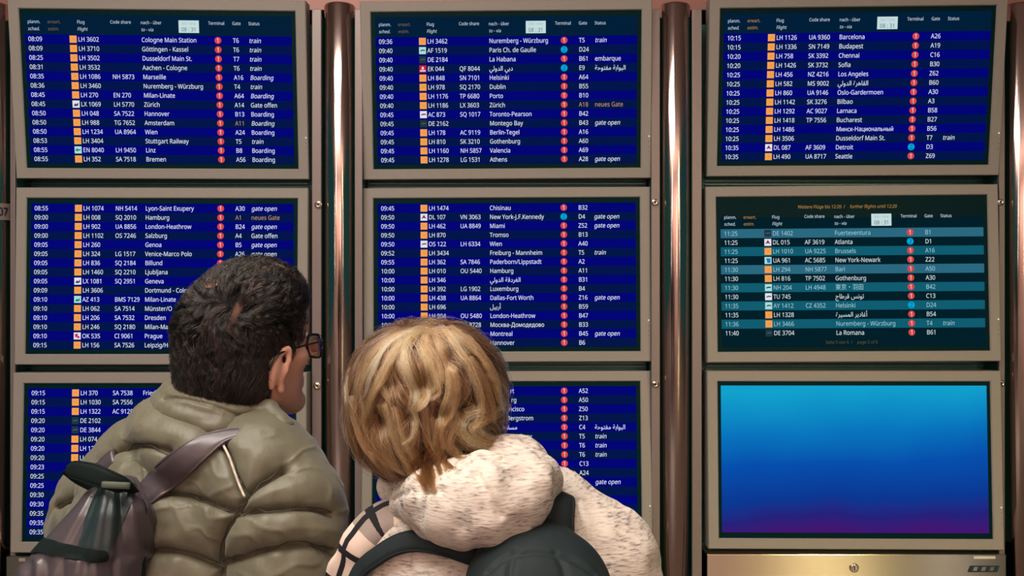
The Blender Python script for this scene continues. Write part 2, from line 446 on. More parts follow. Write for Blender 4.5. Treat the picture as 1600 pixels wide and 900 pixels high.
def make_monitor(key):
    cx, cy, cz, yaw, pit, rol = POSE[key]
    Rz = Matrix.Rotation(math.radians(yaw), 4, 'Z')
    Rx = Matrix.Rotation(math.radians(pit), 4, 'X')
    Ry = Matrix.Rotation(math.radians(rol), 4, 'Y')
    root = empty('flight_monitor')
    root.matrix_world = Matrix.Translation((cx, cy, cz + CAM_Z)) @ Rz @ Rx @ Ry
    tag(root, LABELS[key], 'monitor', 'departure monitors on the board wall')
    # bezel: mitred ring
    mb = MB()
    prof = [(.0405, .085), (.0405, -.003), (.0375, -.0065), (.0045, -.0065), (.0015, -.0030), (.0, .006)]
    for off, y in prof:
        x, z = W / 2 + off, H / 2 + off
        mb.v += [(-x, y, -z), (x, y, -z), (x, y, z), (-x, y, z)]
    for j in range(len(prof) - 1):
        for i in range(4):
            k = (i + 1) % 4
            mb.f.append((4 * j + i, 4 * j + 4 + i, 4 * j + 4 + k, 4 * j + k)[::-1])
            mb.m.append(0)
    mb.build('bezel', M_bezel, root)
    mb = MB(); mb.box((-W / 2 - .034, .03, -H / 2 - .034), (W / 2 + .034, .075, H / 2 + .034), bev=.006); mb.build('casing', M_case, root)
    # row of tiny sensor dots low on the right bezel
    mb = MB(); mb.lathe([(.0, -.0085), (.0026, -.0083), (.0032, -.006), (.0032, -.004)], (W / 2 + .032, 0, Vv(.80)), 'Y', 12)
    mb.build('status_light', glow('status_light_%s' % key, (220, 225, 215)), root)
    mb = MB()
    for dv in (.835, .868, .90):
        mb.lathe([(.0, -.0072), (.0016, -.0070), (.0016, -.004)], (W / 2 + .032, 0, Vv(dv)), 'Y', 8)
    mb.build('control_buttons', M_black, root)
    # glass
    mb = MB(); mb.box((-W / 2 - .001, .0, -H / 2 - .001), (W / 2 + .001, .028, H / 2 + .001))
    scr = mb.build('screen', M_panel, root)
    SCREENS[key] = scr
    if key == 'R2':
        m = glow('blue_to_purple_picture', (0, 80, 180))
        tc = N(m, 'ShaderNodeTexCoord'); sp = N(m, 'ShaderNodeSeparateXYZ'); L(m, tc.outputs['Object'], sp.inputs[0])
        mr = N(m, 'ShaderNodeMapRange'); mr.inputs[1].default_value = H / 2; mr.inputs[2].default_value = -H / 2; L(m, sp.outputs['Z'], mr.inputs[0])
        nz = N(m, 'ShaderNodeTexNoise'); nz.inputs['Scale'].default_value = 3.2; nz.inputs['Detail'].default_value = 1; L(m, tc.outputs['Object'], nz.inputs['Vector'])
        ma = N(m, 'ShaderNodeMath', operation='MULTIPLY_ADD'); ma.inputs[1].default_value = .16; ma.inputs[2].default_value = -.08; L(m, nz.outputs['Fac'], ma.inputs[0])
        ax = N(m, 'ShaderNodeMath', operation='MULTIPLY_ADD'); ax.inputs[1].default_value = .05; L(m, sp.outputs['X'], ax.inputs[0]); L(m, mr.outputs[0], ax.inputs[2])
        ad = N(m, 'ShaderNodeMath', operation='ADD'); L(m, ma.outputs[0], ad.inputs[0]); L(m, ax.outputs[0], ad.inputs[1])
        cr = N(m, 'ShaderNodeValToRGB'); L(m, ad.outputs[0], cr.inputs[0])
        e = cr.color_ramp.elements
        stops = [(.04, (16, 160, 204)), (.3, (6, 118, 190)), (.52, (4, 78, 172)), (.76, (8, 54, 146)), (.87, (36, 32, 122)), (.97, (66, 20, 112))]
        e[0].position, e[0].color = stops[0][0], (*lin(stops[0][1]), 1)
        e[1].position, e[1].color = stops[-1][0], (*lin(stops[-1][1]), 1)
        for p, c in stops[1:-1]:
            q = e.new(p); q.color = (*lin(c), 1)
        L(m, cr.outputs[0], bsdf(m).inputs['Emission Color'])
        mb = MB(); quad(mb, .0105, .024, .9885, .966, -.0006); mb.build('picture', m, scr)
        return
    teal = key == 'R1'
    rows = DATA[key]
    head = key in ('L0', 'C0', 'R0', 'R1')
    v0, dv = (.184, .0584) if head else (.0625, .0588)
    if key == 'L2' or key == 'C2':
        v0 = .058
    if teal:
        v0, dv = .236, .0587
    mb = MB()
    quad(mb, .014, .135 if teal else .03 if not head else .155, .986, .972, -.0005, 0)
    if head and not teal:
        quad(mb, .014, .03, .986, .1549, -.0005, 1)
    mb.build('backdrop_image', [G['tbg'] if teal else G['bg'], G['head']], scr)
    first = 0
    nb = 16 if not head else len(rows)
    for i in range(first, nb, 2):
        mb = MB(); v = v0 + i * dv
        quad(mb, .014, v - dv / 2, .986, v + dv / 2, -.0010)
        mb.build('row_band', G['tband2' if i in (0, 4) else 'tband'] if teal else G['band'], scr)
    white = 'twhite' if teal else 'white'
    for i, (tm, fl, code, dest, term, gate, stat, sl) in enumerate(rows):
        v = v0 + i * dv
        wc = 'tpale' if teal and i % 2 == 0 else white
        if tm: queue_text((key, 'departure_time', i), tm, .0265, v, ROW, wc)
        if fl:
            make_tile(fl[:2], .189, v, scr)
            if len(fl) > 2: queue_text((key, 'flight_number', i), fl, .2065, v, ROW, wc)
        if code: queue_text((key, 'codeshare_number', i), code, .3255, v, ROW, wc)
        k = (key, 'destination_name', i)
        if dest:
            if dest[0] == '>':
                cut = {'rt': .528, 'rg': .537, 'ncisco': .566, 'Bergstrom': .600, 'gart Railway': .594, 'Station': .630}[dest[1:]]
                queue_text(k, dest[1:], cut, v, ROW, wc, align='r')
            elif dest == 'مسقط':
                queue_text(k, dest, .483, v, ROW, wc)
            else:
                queue_text(k, dest, .4365, v, ROW, wc)
        if gate: queue_text((key, 'gate_number', i), gate.lstrip('*'), .770, v, ROW, 'amber' if gate[0] == '*' else wc)
        if stat: queue_text((key, 'status_note', i), stat.lstrip('*'), .829, v, ROW, 'amber' if stat[0] == '*' else wc, sl == 'i')
        if term:
            mb = MB(); disc(mb, .7155, v, .0124, -.0020)
            mb.build('terminal_badge', G['red' if term == 1 else 'cyan'], scr)
            queue_text((key, 'badge_digit', i), str(term), .7155, v, .0235, 'white' if term == 1 else 'navy_digit', align='c')
    if head:
        d = .054 if teal else 0
        c, a = 'cap', ('tamber' if teal or key == 'R0' else 'dim')
        va, vb = .076 + d, .120 + d
        for s, u, v, cc, sl in (('planm.', .027, va, c, 0), ('sched.', .027, vb, c, 1), ('erwart.', .099, va, a, 0), ('estim.', .099, vb, a, 1), ('Flug', .205, va, c, 0),
                                ('Flight', .205, vb, c, 1), ('Code share', .325, va - .002, c, 0), ('nach - über', .4355, va, c, 0), ('to - via', .4365, vb, c, 1),
                                ('Terminal', .6815, va, c, 0), ('Gate', .769, va, c, 0), ('Status', .828, va, c, 0)):
            queue_text((key, 'heading_text', s), s, u, v, HEAD, c if cc == c else cc, bool(sl))
        mb = MB(); quad(mb, .5735, .060 + d, .6475, .138 + d, -.0015); mb.build('clock', G['clock'], scr)
        queue_text((key, 'clock_caption', 0), 'Zeit / time', .6105, .079 + d, .0135, 'clock_grey', align='c')
        queue_text((key, 'clock_digits', 0), '08 : 31', .6105, .117 + d, .0215, 'clock_ink', align='c')
    if teal:
        queue_text((key, 'notice_text', 0), 'Weitere Flüge bis 12:20  /', .302, .066, .0178, 'tamber')
        queue_text((key, 'notice_text', 0), 'further flights until 12:20', .494, .066, .0178, 'tamber', True)
        queue_text((key, 'page_text', 0), 'Seite 5 von 6  /', .397, .943, .0175, 'tdim')
        queue_text((key, 'page_text', 0), 'page 5 of 6', .513, .943, .0175, 'tdim', True)


for key in POSE:
    make_monitor(key)


GLYPH = {  # outlines of the display lettering, in thousandths of the letter size
    '-': (308, '38,219 38,293 269,293 269,219', '0,2,1 0,3,2'),
    '.': (256, '69,52 73,82 86,101 105,112 127,116 150,112 170,101 183,82 187,52 183,22 170,2 150,-10 127,-13 105,-10 86,2 73,22', '3,5,4 2,5,3 2,6,5 1,6,2 1,7,6 0,7,1 0,8,7 15,8,0 15,9,8 14,9,15 14,10,9 13,10,14 13,11,10 12,11,13'),
    '/': (355, '346,682 92,0 10,0 264,682', '2,0,3 2,1,0'),
    '0': (546, '500,342 496,263 487,194 471,134 448,84 416,44 377,14 329,-4 272,-10 202,1 146,32 102,84 71,153 53,240 47,342 52,445 69,531 99,600 141,651 199,682 272,693 342,682 399,651 443,600 475,531 493,445 131,342 134,256 145,186 163,132 190,93 226,70 272,62 319,70 355,93 382,131 400,186 411,256 415,342 411,428 400,497 382,551 355,590 319,613 272,621 226,613 190,590 163,551 145,497 134,428', '19,21,20 18,21,19 18,22,21 17,22,18 17,44,22 44,23,22 17,45,44 43,23,44 17,46,45 42,23,43 16,46,17 42,24,23 16,47,46 41,24,42 16,48,47 40,24,41 15,48,16 40,25,24 15,49,48 39,25,40 14,49,15 39,0,25 14,26,49 38,0,39 13,26,14 13,27,26 37,0,38 37,1,0 37,2,1 13,28,27 36,2,37 12,28,13 36,3,2 12,29,28 35,3,36 11,29,12 35,4,3 11,30,29 34,4,35 11,31,30 33,4,34 10,31,11 33,5,4 10,32,31 32,5,33 10,5,32 10,6,5 9,6,10 9,7,6 8,7,9'),
    '1': (546, '339,0 257,0 257,477 257,502 257,523 258,542 259,559 260,576 261,594 246,580 233,568 219,556 202,542 129,482 85,539 269,682 339,682', '14,16,15 14,8,16 8,0,16 14,9,8 7,0,8 14,10,9 6,0,7 14,11,10 5,0,6 14,12,11 4,0,5 14,13,12 3,0,4 2,0,3 1,0,2'),
    '2': (546, '497,0 46,0 46,70 224,250 272,299 311,342 342,382 365,421 378,461 383,505 375,555 350,591 311,613 263,620 216,616 175,603 137,582 98,555 53,611 82,633 112,652 146,669 182,681 221,689 263,692 322,686 373,670 413,643 444,607 463,562 469,510 464,458 447,410 421,363 386,318 343,271 294,221 152,80 152,76 497,76', '23,25,24 22,25,23 22,26,25 21,26,22 21,27,26 20,27,21 19,27,20 19,28,27 18,13,19 13,28,19 18,14,13 12,28,13 18,15,14 11,28,12 17,16,18 16,15,18 11,29,28 10,29,11 10,30,29 9,30,10 9,31,30 8,31,9 7,31,8 7,32,31 6,32,7 6,33,32 5,33,6 5,34,33 4,34,5 4,35,34 3,35,4 3,36,35 2,36,3 2,37,36 2,38,37 2,39,38 2,0,39 1,0,2'),
    '3': (546, '471,522 467,480 454,443 433,413 405,389 370,371 330,359 330,355 401,338 452,304 482,255 492,194 485,138 464,88 429,47 379,16 313,-3 230,-10 179,-8 131,-1 86,10 43,28 43,106 88,87 136,73 184,64 231,61 310,70 363,97 394,140 404,196 398,235 382,265 354,288 316,304 269,313 213,316 147,316 147,388 214,388 266,392 308,404 341,424 365,449 380,481 385,517 377,561 352,594 312,614 261,621 226,619 195,614 166,605 140,594 115,580 89,564 47,621 88,648 137,671 195,686 260,692 353,680 419,644 458,590', '59,61,60 58,61,59 58,62,61 57,62,58 56,62,57 56,49,62 49,48,62 48,63,62 55,54,56 54,53,56 53,52,56 52,51,56 51,50,56 50,49,56 47,63,48 46,63,47 46,0,63 45,0,46 45,1,0 44,1,45 43,1,44 43,2,1 42,2,43 42,3,2 41,3,42 41,4,3 40,4,41 39,4,40 39,5,4 37,39,38 37,5,39 37,6,5 37,7,6 37,8,7 37,36,8 36,9,8 35,9,36 34,9,35 33,9,34 33,10,9 32,10,33 31,10,32 31,11,10 30,11,31 29,11,30 29,12,11 28,12,29 28,13,12 21,23,22 27,13,28 27,14,13 21,24,23 21,25,24 26,14,27 21,26,25 21,14,26 21,15,14 20,15,21 20,16,15 19,16,20 18,16,19 18,17,16'),
    '4': (546, '527,155 428,155 428,0 347,0 347,155 20,155 20,226 341,686 428,686 428,230 527,230 347,445 347,469 347,490 348,510 349,529 349,547 350,564 351,580 352,596 348,596 339,577 329,557 317,538 307,522 102,230 347,230', '6,20,7 20,8,7 20,19,8 19,9,8 6,21,20 18,9,19 17,9,18 6,22,21 16,9,17 6,23,22 15,9,16 6,24,23 14,9,15 6,25,24 13,9,14 12,9,13 11,9,12 26,9,11 6,26,25 6,9,26 6,10,9 6,0,10 5,0,6 4,0,5 3,1,4 1,0,4 3,2,1'),
    '5': (546, '263,418 328,412 384,394 430,365 464,326 485,277 492,218 484,152 461,96 424,51 374,18 311,-3 237,-10 186,-7 138,0 95,12 60,28 60,107 98,88 144,74 192,65 238,62 285,66 326,78 360,98 385,127 401,164 406,209 396,268 365,312 312,339 235,348 206,346 174,343 143,338 118,333 76,360 102,682 444,682 444,606 174,606 158,408 177,411 202,415 231,417', '36,40,37 40,38,37 40,39,38 36,41,40 44,1,0 43,1,44 42,1,43 42,2,1 41,2,42 36,2,41 36,3,2 36,31,3 31,4,3 35,34,36 34,33,36 33,32,36 32,31,36 30,4,31 29,4,30 29,5,4 28,5,29 28,6,5 27,6,28 27,7,6 26,7,27 25,7,26 25,8,7 24,8,25 16,18,17 23,8,24 23,9,8 16,19,18 22,9,23 16,20,19 21,9,22 16,21,20 16,9,21 16,10,9 15,10,16 15,11,10 14,11,15 13,11,14 13,12,11'),
    '6': (546, '53,291 55,350 61,408 72,464 89,516 113,565 144,607 184,642 234,669 293,686 365,692 386,691 409,690 431,687 449,683 449,611 431,616 410,620 389,622 367,623 306,617 257,601 218,575 188,541 166,500 151,453 142,401 137,347 142,347 159,368 179,388 203,404 232,416 265,424 304,427 359,421 407,403 447,373 477,332 495,281 501,220 495,154 475,97 443,52 400,18 347,-3 285,-10 238,-5 194,9 154,32 120,64 91,106 70,158 57,220 284,61 338,71 381,100 409,149 418,220 410,278 385,323 344,352 287,361 245,356 208,342 178,321 156,295 142,266 138,236 140,205 147,174 158,144 174,117 195,94 220,76 250,65', '9,11,10 9,12,11 9,13,12 9,14,13 8,14,9 8,16,14 16,15,14 7,18,8 18,17,8 17,16,8 6,19,7 19,18,7 6,20,19 6,21,20 5,21,6 5,22,21 5,23,22 4,23,5 4,24,23 3,24,4 3,25,24 2,25,3 2,26,25 33,35,34 32,35,33 32,36,35 31,36,32 1,26,2 30,36,31 30,37,36 1,27,26 29,37,30 29,62,37 62,38,37 28,62,29 28,63,62 61,38,62 28,64,63 60,38,61 0,27,1 0,28,27 0,64,28 0,65,64 60,39,38 59,39,60 0,66,65 0,67,66 53,67,0 59,40,39 58,40,59 53,68,67 53,69,68 52,69,53 57,40,58 57,41,40 52,70,69 52,71,70 51,71,52 57,42,41 56,42,57 51,72,71 51,73,72 50,73,51 55,42,56 55,43,42 50,74,73 50,75,74 54,43,55 50,54,75 49,54,50 49,43,54 49,44,43 48,44,49 48,45,44 47,45,48 47,46,45'),
    '7': (546, '130,0 410,606 42,606 42,682 500,682 500,617 223,0', '2,4,3 2,5,4 2,1,5 1,6,5 0,6,1'),
    '8': (546, '272,692 329,687 378,673 419,650 450,618 470,577 477,528 472,490 459,457 438,428 412,403 381,381 347,361 387,340 423,316 454,288 478,257 493,220 499,177 492,123 471,78 438,41 393,13 338,-4 275,-10 207,-4 150,12 106,39 73,75 53,120 47,174 52,218 66,255 89,287 118,314 152,337 188,356 156,377 128,400 103,426 85,456 73,490 69,529 75,578 96,618 127,649 168,672 217,687 129,173 138,127 164,90 209,66 273,57 335,66 380,90 407,128 416,176 412,207 399,234 378,258 349,280 314,299 273,316 258,322 219,303 187,283 162,260 144,235 133,206 271,624 223,617 185,598 159,567 151,525 155,493 168,466 187,444 213,426 243,409 276,394 308,409 336,425 359,444 378,467 390,493 394,525 385,567 360,598 321,617', '47,1,0 47,2,1 46,2,47 46,3,2 45,3,46 45,4,3 44,69,45 69,4,45 44,70,69 88,4,69 88,5,4 43,70,44 43,71,70 87,5,88 43,72,71 86,5,87 42,72,43 86,6,5 42,73,72 85,6,86 41,73,42 85,7,6 41,74,73 84,7,85 83,7,84 41,75,74 40,75,41 83,8,7 82,8,83 40,76,75 82,9,8 39,76,40 39,77,76 81,9,82 81,10,9 38,77,39 38,78,77 80,10,81 38,79,78 79,10,80 79,11,10 37,79,38 37,11,79 37,12,11 36,12,37 36,13,12 35,13,36 35,14,13 34,63,35 63,14,35 34,64,63 62,14,63 61,14,62 61,15,14 33,64,34 33,65,64 60,15,61 60,16,15 32,65,33 32,66,65 59,16,60 32,67,66 58,16,59 58,17,16 31,67,32 31,68,67 57,17,58 57,18,17 30,68,31 56,18,57 30,48,68 56,19,18 55,19,56 29,48,30 29,49,48 54,19,55 29,50,49 54,20,19 28,50,29 28,51,50 53,20,54 53,21,20 27,51,28 27,52,51 52,21,53 27,21,52 27,22,21 26,22,27 26,23,22 25,23,26 25,24,23'),
    '9': (546, '497,391 495,333 489,275 477,218 460,166 437,117 405,75 365,40 315,13 255,-4 183,-10 163,-9 139,-7 116,-4 97,0 97,72 116,67 138,63 160,60 181,59 242,65 292,81 331,107 361,141 383,182 398,229 407,280 412,334 406,334 390,313 370,294 345,278 317,266 283,258 244,255 189,261 141,279 101,309 72,350 54,400 48,461 55,528 75,585 108,630 151,664 204,685 266,692 313,687 356,673 396,650 430,617 458,575 479,523 492,462 266,621 212,611 169,582 140,532 131,462 139,403 163,359 204,330 262,321 304,326 341,340 371,361 393,387 407,416 412,446 409,477 403,508 391,537 375,565 355,588 330,606 300,617', '45,47,46 45,48,47 44,48,45 44,49,48 43,49,44 43,50,49 42,55,43 55,54,43 54,50,43 75,50,54 74,50,75 74,51,50 42,56,55 73,51,74 72,51,73 41,56,42 41,57,56 72,52,51 71,52,72 70,52,71 41,58,57 40,58,41 70,53,52 69,53,70 68,53,69 40,59,58 68,0,53 39,59,40 67,0,68 66,0,67 39,60,59 38,60,39 66,1,0 65,1,66 64,1,65 38,61,60 37,61,38 63,28,64 28,27,64 27,1,64 63,29,28 26,1,27 26,2,1 37,62,61 62,29,63 37,29,62 37,30,29 36,30,37 36,31,30 25,2,26 35,31,36 35,32,31 25,3,2 35,33,32 34,33,35 24,3,25 24,4,3 23,4,24 23,5,4 22,5,23 22,6,5 21,6,22 20,6,21 20,7,6 14,16,15 14,17,16 19,7,20 14,18,17 14,19,18 14,7,19 14,8,7 14,9,8 13,9,14 13,10,9 12,10,13 11,10,12'),
    ':': (256, '69,460 73,491 86,511 105,522 127,525 150,522 170,511 183,491 187,460 183,431 170,411 150,399 127,395 105,399 86,411 73,431 69,52 73,82 86,101 105,112 127,116 150,112 170,101 183,82 187,52 183,22 170,2 150,-10 127,-13 105,-10 86,2 73,22', '19,21,20 18,21,19 18,22,21 17,22,18 17,23,22 16,23,17 16,24,23 31,24,16 31,25,24 30,25,31 30,26,25 29,26,30 29,27,26 28,27,29 3,5,4 2,5,3 2,6,5 1,6,2 1,7,6 0,7,1 0,8,7 15,8,0 15,9,8 14,9,15 14,10,9 13,10,14 13,11,10 12,11,13'),
    'A': (610, '521,0 438,211 168,211 87,0 0,0 266,685 344,685 609,0 336,494 332,505 327,522 320,542 314,563 308,582 304,596 299,577 294,557 288,539 283,522 278,506 274,494 197,288 413,288', '4,6,5 4,14,6 14,7,6 4,15,14 13,7,14 12,7,13 4,16,15 11,7,12 4,17,16 10,7,11 4,18,17 4,19,18 9,7,10 4,20,19 8,7,9 4,21,20 22,7,8 4,2,21 2,22,21 2,1,22 1,7,22 4,3,2 0,7,1'),
    'B': (621, '288,682 400,673 481,644 530,593 546,513 543,475 532,442 513,413 488,390 455,373 416,362 416,357 457,348 494,332 525,310 549,281 564,242 569,194 562,136 541,88 506,50 459,22 401,6 332,0 93,0 93,682 305,392 379,399 425,420 449,455 458,503 448,552 418,584 366,602 291,608 179,608 179,392 179,320 179,73 316,73 393,81 442,108 469,149 478,201 474,234 462,264 441,287 409,305 366,316 309,320', '24,35,25 35,0,25 35,1,0 35,2,1 35,34,2 34,3,2 24,36,35 33,3,34 32,3,33 32,4,3 31,4,32 30,4,31 30,5,4 29,5,30 29,6,5 28,6,29 28,7,6 27,7,28 27,8,7 26,8,27 24,37,36 37,26,36 37,8,26 37,9,8 37,10,9 37,11,10 37,12,11 37,13,12 37,49,13 49,14,13 24,38,37 48,14,49 47,14,48 47,15,14 46,15,47 45,15,46 45,16,15 44,16,45 44,17,16 43,17,44 42,17,43 42,18,17 41,18,42 41,19,18 40,19,41 40,20,19 39,20,40 24,39,38 24,20,39 24,21,20 24,22,21 24,23,22'),
    'C': (604, '385,616 333,611 287,597 246,575 212,543 185,503 165,456 153,402 149,341 156,262 175,195 208,140 254,99 312,74 384,66 428,68 469,74 509,82 547,93 547,18 509,6 469,-3 424,-8 372,-10 276,1 198,33 137,85 93,156 67,242 58,342 64,416 80,483 106,543 143,594 189,636 245,666 311,685 386,692 437,689 487,681 533,668 574,651 540,579 506,592 469,605 429,613', '36,38,37 36,39,38 35,39,36 35,40,39 35,41,40 34,41,35 34,45,41 45,44,41 44,43,41 43,42,41 33,1,34 1,0,34 0,45,34 33,2,1 33,3,2 32,3,33 32,4,3 31,4,32 31,5,4 31,6,5 30,6,31 30,7,6 29,7,30 29,8,7 28,8,29 28,9,8 28,10,9 27,10,28 27,11,10 26,11,27 26,12,11 26,13,12 17,19,18 25,13,26 16,19,17 25,14,13 15,19,16 14,19,15 25,19,14 24,19,25 24,20,19 24,21,20 23,21,24 23,22,21'),
    'D': (697, '639,348 628,242 597,156 545,88 475,39 387,10 283,0 93,0 93,682 303,682 399,672 481,644 548,597 598,532 629,449 548,345 541,427 518,494 481,545 430,580 366,601 290,608 179,608 179,74 271,74 392,91 479,142 531,227', '7,22,8 22,9,8 22,10,9 22,11,10 22,21,11 21,12,11 7,23,22 20,12,21 19,12,20 19,13,12 18,13,19 17,13,18 17,14,13 16,14,17 16,0,14 15,0,16 15,1,0 27,1,15 27,2,1 26,2,27 26,3,2 25,3,26 24,3,25 24,4,3 7,24,23 7,4,24 7,5,4 7,6,5'),
    'E': (531, '474,0 93,0 93,682 474,682 474,607 179,607 179,394 457,394 457,319 179,319 179,75 474,75', '1,5,2 5,3,2 5,4,3 1,6,5 1,9,6 9,7,6 9,8,7 1,10,9 1,11,10 1,0,11'),
    'F': (496, '179,0 93,0 93,682 474,682 474,607 179,607 179,365 456,365 456,289 179,289', '1,5,2 5,3,2 5,4,3 1,6,5 1,9,6 9,7,6 9,8,7 1,0,9'),
    'G': (695, '389,360 625,360 625,26 569,10 513,-1 453,-7 385,-10 287,1 206,33 142,85 96,154 68,240 58,341 69,441 100,526 152,596 221,648 308,681 412,692 467,689 520,681 569,668 615,651 583,577 544,592 501,605 455,613 407,616 331,608 267,583 216,542 179,488 156,420 148,341 155,264 174,197 208,142 257,100 322,74 405,65 447,66 481,70 511,75 539,81 539,284 389,284', '17,19,18 17,20,19 17,21,20 16,21,17 16,22,21 16,26,22 26,25,22 25,24,22 24,23,22 15,27,16 27,26,16 15,28,27 15,29,28 14,29,15 14,30,29 14,31,30 13,31,14 13,32,31 12,32,13 12,33,32 45,1,0 45,44,1 44,2,1 11,33,12 11,34,33 43,2,44 11,35,34 10,35,11 10,36,35 9,36,10 9,37,36 9,38,37 8,38,9 42,2,43 41,2,42 8,39,38 40,2,41 39,2,40 8,2,39 7,2,8 7,3,2 7,4,3 6,4,7 6,5,4'),
    'H': (708, '614,0 528,0 528,318 179,318 179,0 93,0 93,682 179,682 179,394 528,394 528,682 614,682', '5,7,6 5,8,7 9,11,10 9,0,11 5,3,8 3,9,8 3,2,9 2,0,9 5,4,3 1,0,2'),
    'I': (324, '285,0 38,0 38,50 118,68 118,613 38,632 38,682 285,682 285,632 204,613 204,68 285,50', '5,7,6 5,8,7 4,8,5 4,9,8 3,9,4 3,10,9 2,10,3 2,11,10 1,11,2 1,0,11'),
    'J': (261, '-4,-181 -25,-181 -44,-178 -60,-174 -75,-169 -75,-96 -59,-100 -42,-103 -24,-105 -6,-106 18,-104 40,-96 59,-83 75,-63 85,-34 88,4 88,682 174,682 174,11 168,-50 152,-98 125,-135 90,-161 46,-176', '15,17,16 15,18,17 15,19,18 14,19,15 13,19,14 13,20,19 12,20,13 11,20,12 4,6,5 10,20,11 10,21,20 4,7,6 4,8,7 9,21,10 4,9,8 4,21,9 4,22,21 4,23,22 3,23,4 2,23,3 2,0,23 1,0,2'),
    'K': (591, '591,0 490,0 248,326 179,265 179,0 93,0 93,682 179,682 179,346 208,378 237,411 266,443 296,476 480,682 581,682 310,385', '5,7,6 5,8,7 12,14,13 12,15,14 11,15,12 10,15,11 9,15,10 9,0,15 8,2,9 2,0,9 5,3,8 3,2,8 1,0,2 5,4,3'),
    'L': (501, '93,0 93,682 179,682 179,76 477,76 477,0', '0,2,1 0,3,2 0,4,3 0,5,4'),
    'M': (866, '394,0 169,598 165,598 167,576 169,549 170,518 171,485 172,450 172,414 172,0 93,0 93,682 220,682 430,123 434,123 648,682 774,682 774,0 689,0 689,419 689,453 690,486 691,518 693,548 694,575 695,597 692,597 464,0', '10,2,11 2,12,11 2,1,12 1,13,12 14,26,15 26,16,15 26,25,16 25,17,16 10,3,2 0,13,1 14,27,26 24,17,25 10,4,3 23,17,24 10,5,4 22,17,23 10,6,5 21,17,22 20,17,21 10,7,6 19,17,20 10,8,7 18,17,19 10,9,8 0,14,13 0,27,14'),
    'N': (726, '633,0 533,0 168,566 164,566 166,542 168,514 169,483 170,450 172,416 172,381 172,0 93,0 93,682 192,682 556,117 560,117 559,137 557,163 556,195 554,230 553,265 553,297 553,682 633,682', '11,3,12 3,13,12 3,2,13 2,14,13 21,23,22 21,0,23 11,4,3 1,14,2 11,5,4 11,6,5 11,7,6 11,8,7 11,9,8 11,10,9 20,0,21 19,0,20 18,0,19 17,0,18 16,0,17 15,0,16 1,15,14 1,0,15'),
    'O': (746, '688,342 683,266 668,198 643,138 608,87 564,46 510,15 446,-3 373,-10 298,-3 234,16 180,46 136,87 101,138 77,199 63,267 58,343 67,441 93,526 136,596 197,649 277,682 374,693 469,682 546,649 608,597 652,527 679,441 149,342 155,262 173,194 203,139 247,98 304,73 373,65 444,73 500,98 543,139 573,194 591,262 597,342 584,457 543,544 474,599 374,617 304,609 247,584 203,544 173,490 155,422', '21,23,22 21,24,23 20,24,21 20,25,24 19,44,20 44,25,20 19,45,44 43,25,44 19,46,45 42,25,43 42,26,25 18,46,19 18,47,46 18,48,47 41,26,42 41,27,26 17,48,18 17,49,48 40,27,41 16,49,17 40,0,27 16,28,49 15,28,16 15,29,28 39,0,40 39,1,0 14,29,15 39,2,1 14,30,29 38,2,39 13,30,14 38,3,2 13,31,30 37,3,38 36,3,37 13,32,31 12,32,13 36,4,3 12,33,32 35,4,36 11,33,12 35,5,4 11,34,33 34,5,35 11,5,34 10,5,11 10,6,5 9,6,10 9,7,6 8,7,9'),
    'P': (578, '273,682 389,669 468,629 514,566 529,481 526,440 515,401 497,364 470,331 433,304 386,283 327,270 257,266 179,266 179,0 93,0 93,682 266,608 179,608 179,339 247,339 307,343 355,353 393,371 419,397 435,433 440,478 430,535 398,576 344,600', '15,18,16 18,0,16 18,1,0 18,2,1 18,17,2 17,29,2 29,3,2 15,19,18 28,3,29 27,3,28 27,4,3 26,4,27 26,5,4 25,5,26 25,6,5 24,6,25 24,7,6 23,7,24 22,7,23 22,8,7 21,8,22 20,8,21 15,13,19 13,20,19 13,8,20 13,9,8 13,10,9 13,11,10 13,12,11 15,14,13'),
    'Q': (746, '688,342 682,263 665,191 637,128 599,76 549,36 489,8 652,-162 529,-162 397,-9 392,-9 385,-9 379,-9 373,-10 298,-3 234,16 180,46 136,87 101,138 77,199 63,267 58,343 67,441 93,526 136,596 197,649 277,682 374,693 469,682 546,649 608,597 652,527 679,441 149,342 155,262 173,194 203,139 247,98 304,73 373,65 444,73 500,98 543,139 573,194 591,262 597,342 584,457 543,544 474,599 374,617 304,609 247,584 203,544 173,490 155,422', '26,28,27 26,29,28 25,29,26 25,30,29 24,49,25 49,30,25 24,50,49 48,30,49 24,51,50 47,30,48 47,31,30 23,51,24 23,52,51 23,53,52 46,31,47 46,32,31 22,53,23 22,54,53 45,32,46 21,54,22 45,0,32 21,33,54 20,33,21 20,34,33 44,0,45 44,1,0 19,34,20 44,2,1 19,35,34 43,2,44 18,35,19 18,36,35 42,2,43 42,3,2 41,3,42 18,37,36 17,37,18 41,4,3 17,38,37 40,4,41 16,38,17 40,5,4 16,39,38 39,5,40 16,5,39 15,5,16 15,6,5 14,6,15 14,9,6 9,7,6 13,10,14 10,9,14 8,7,9 13,11,10 13,12,11'),
    'R': (594, '281,682 358,677 421,661 469,634 502,596 522,548 529,488 524,438 509,397 486,365 458,340 426,320 393,306 580,0 480,0 314,282 179,282 179,0 93,0 93,682 276,607 179,607 179,354 281,354 353,363 402,387 431,428 440,484 436,525 423,556 400,579 369,595 327,604', '18,21,19 21,0,19 21,1,0 21,2,1 21,3,2 21,20,3 20,4,3 18,22,21 32,4,20 31,4,32 31,5,4 30,5,31 29,5,30 28,5,29 28,6,5 27,6,28 27,7,6 26,7,27 26,8,7 25,8,26 25,9,8 24,9,25 24,10,9 23,10,24 18,16,22 16,23,22 16,10,23 16,11,10 16,12,11 16,15,12 15,13,12 18,17,16 14,13,15'),
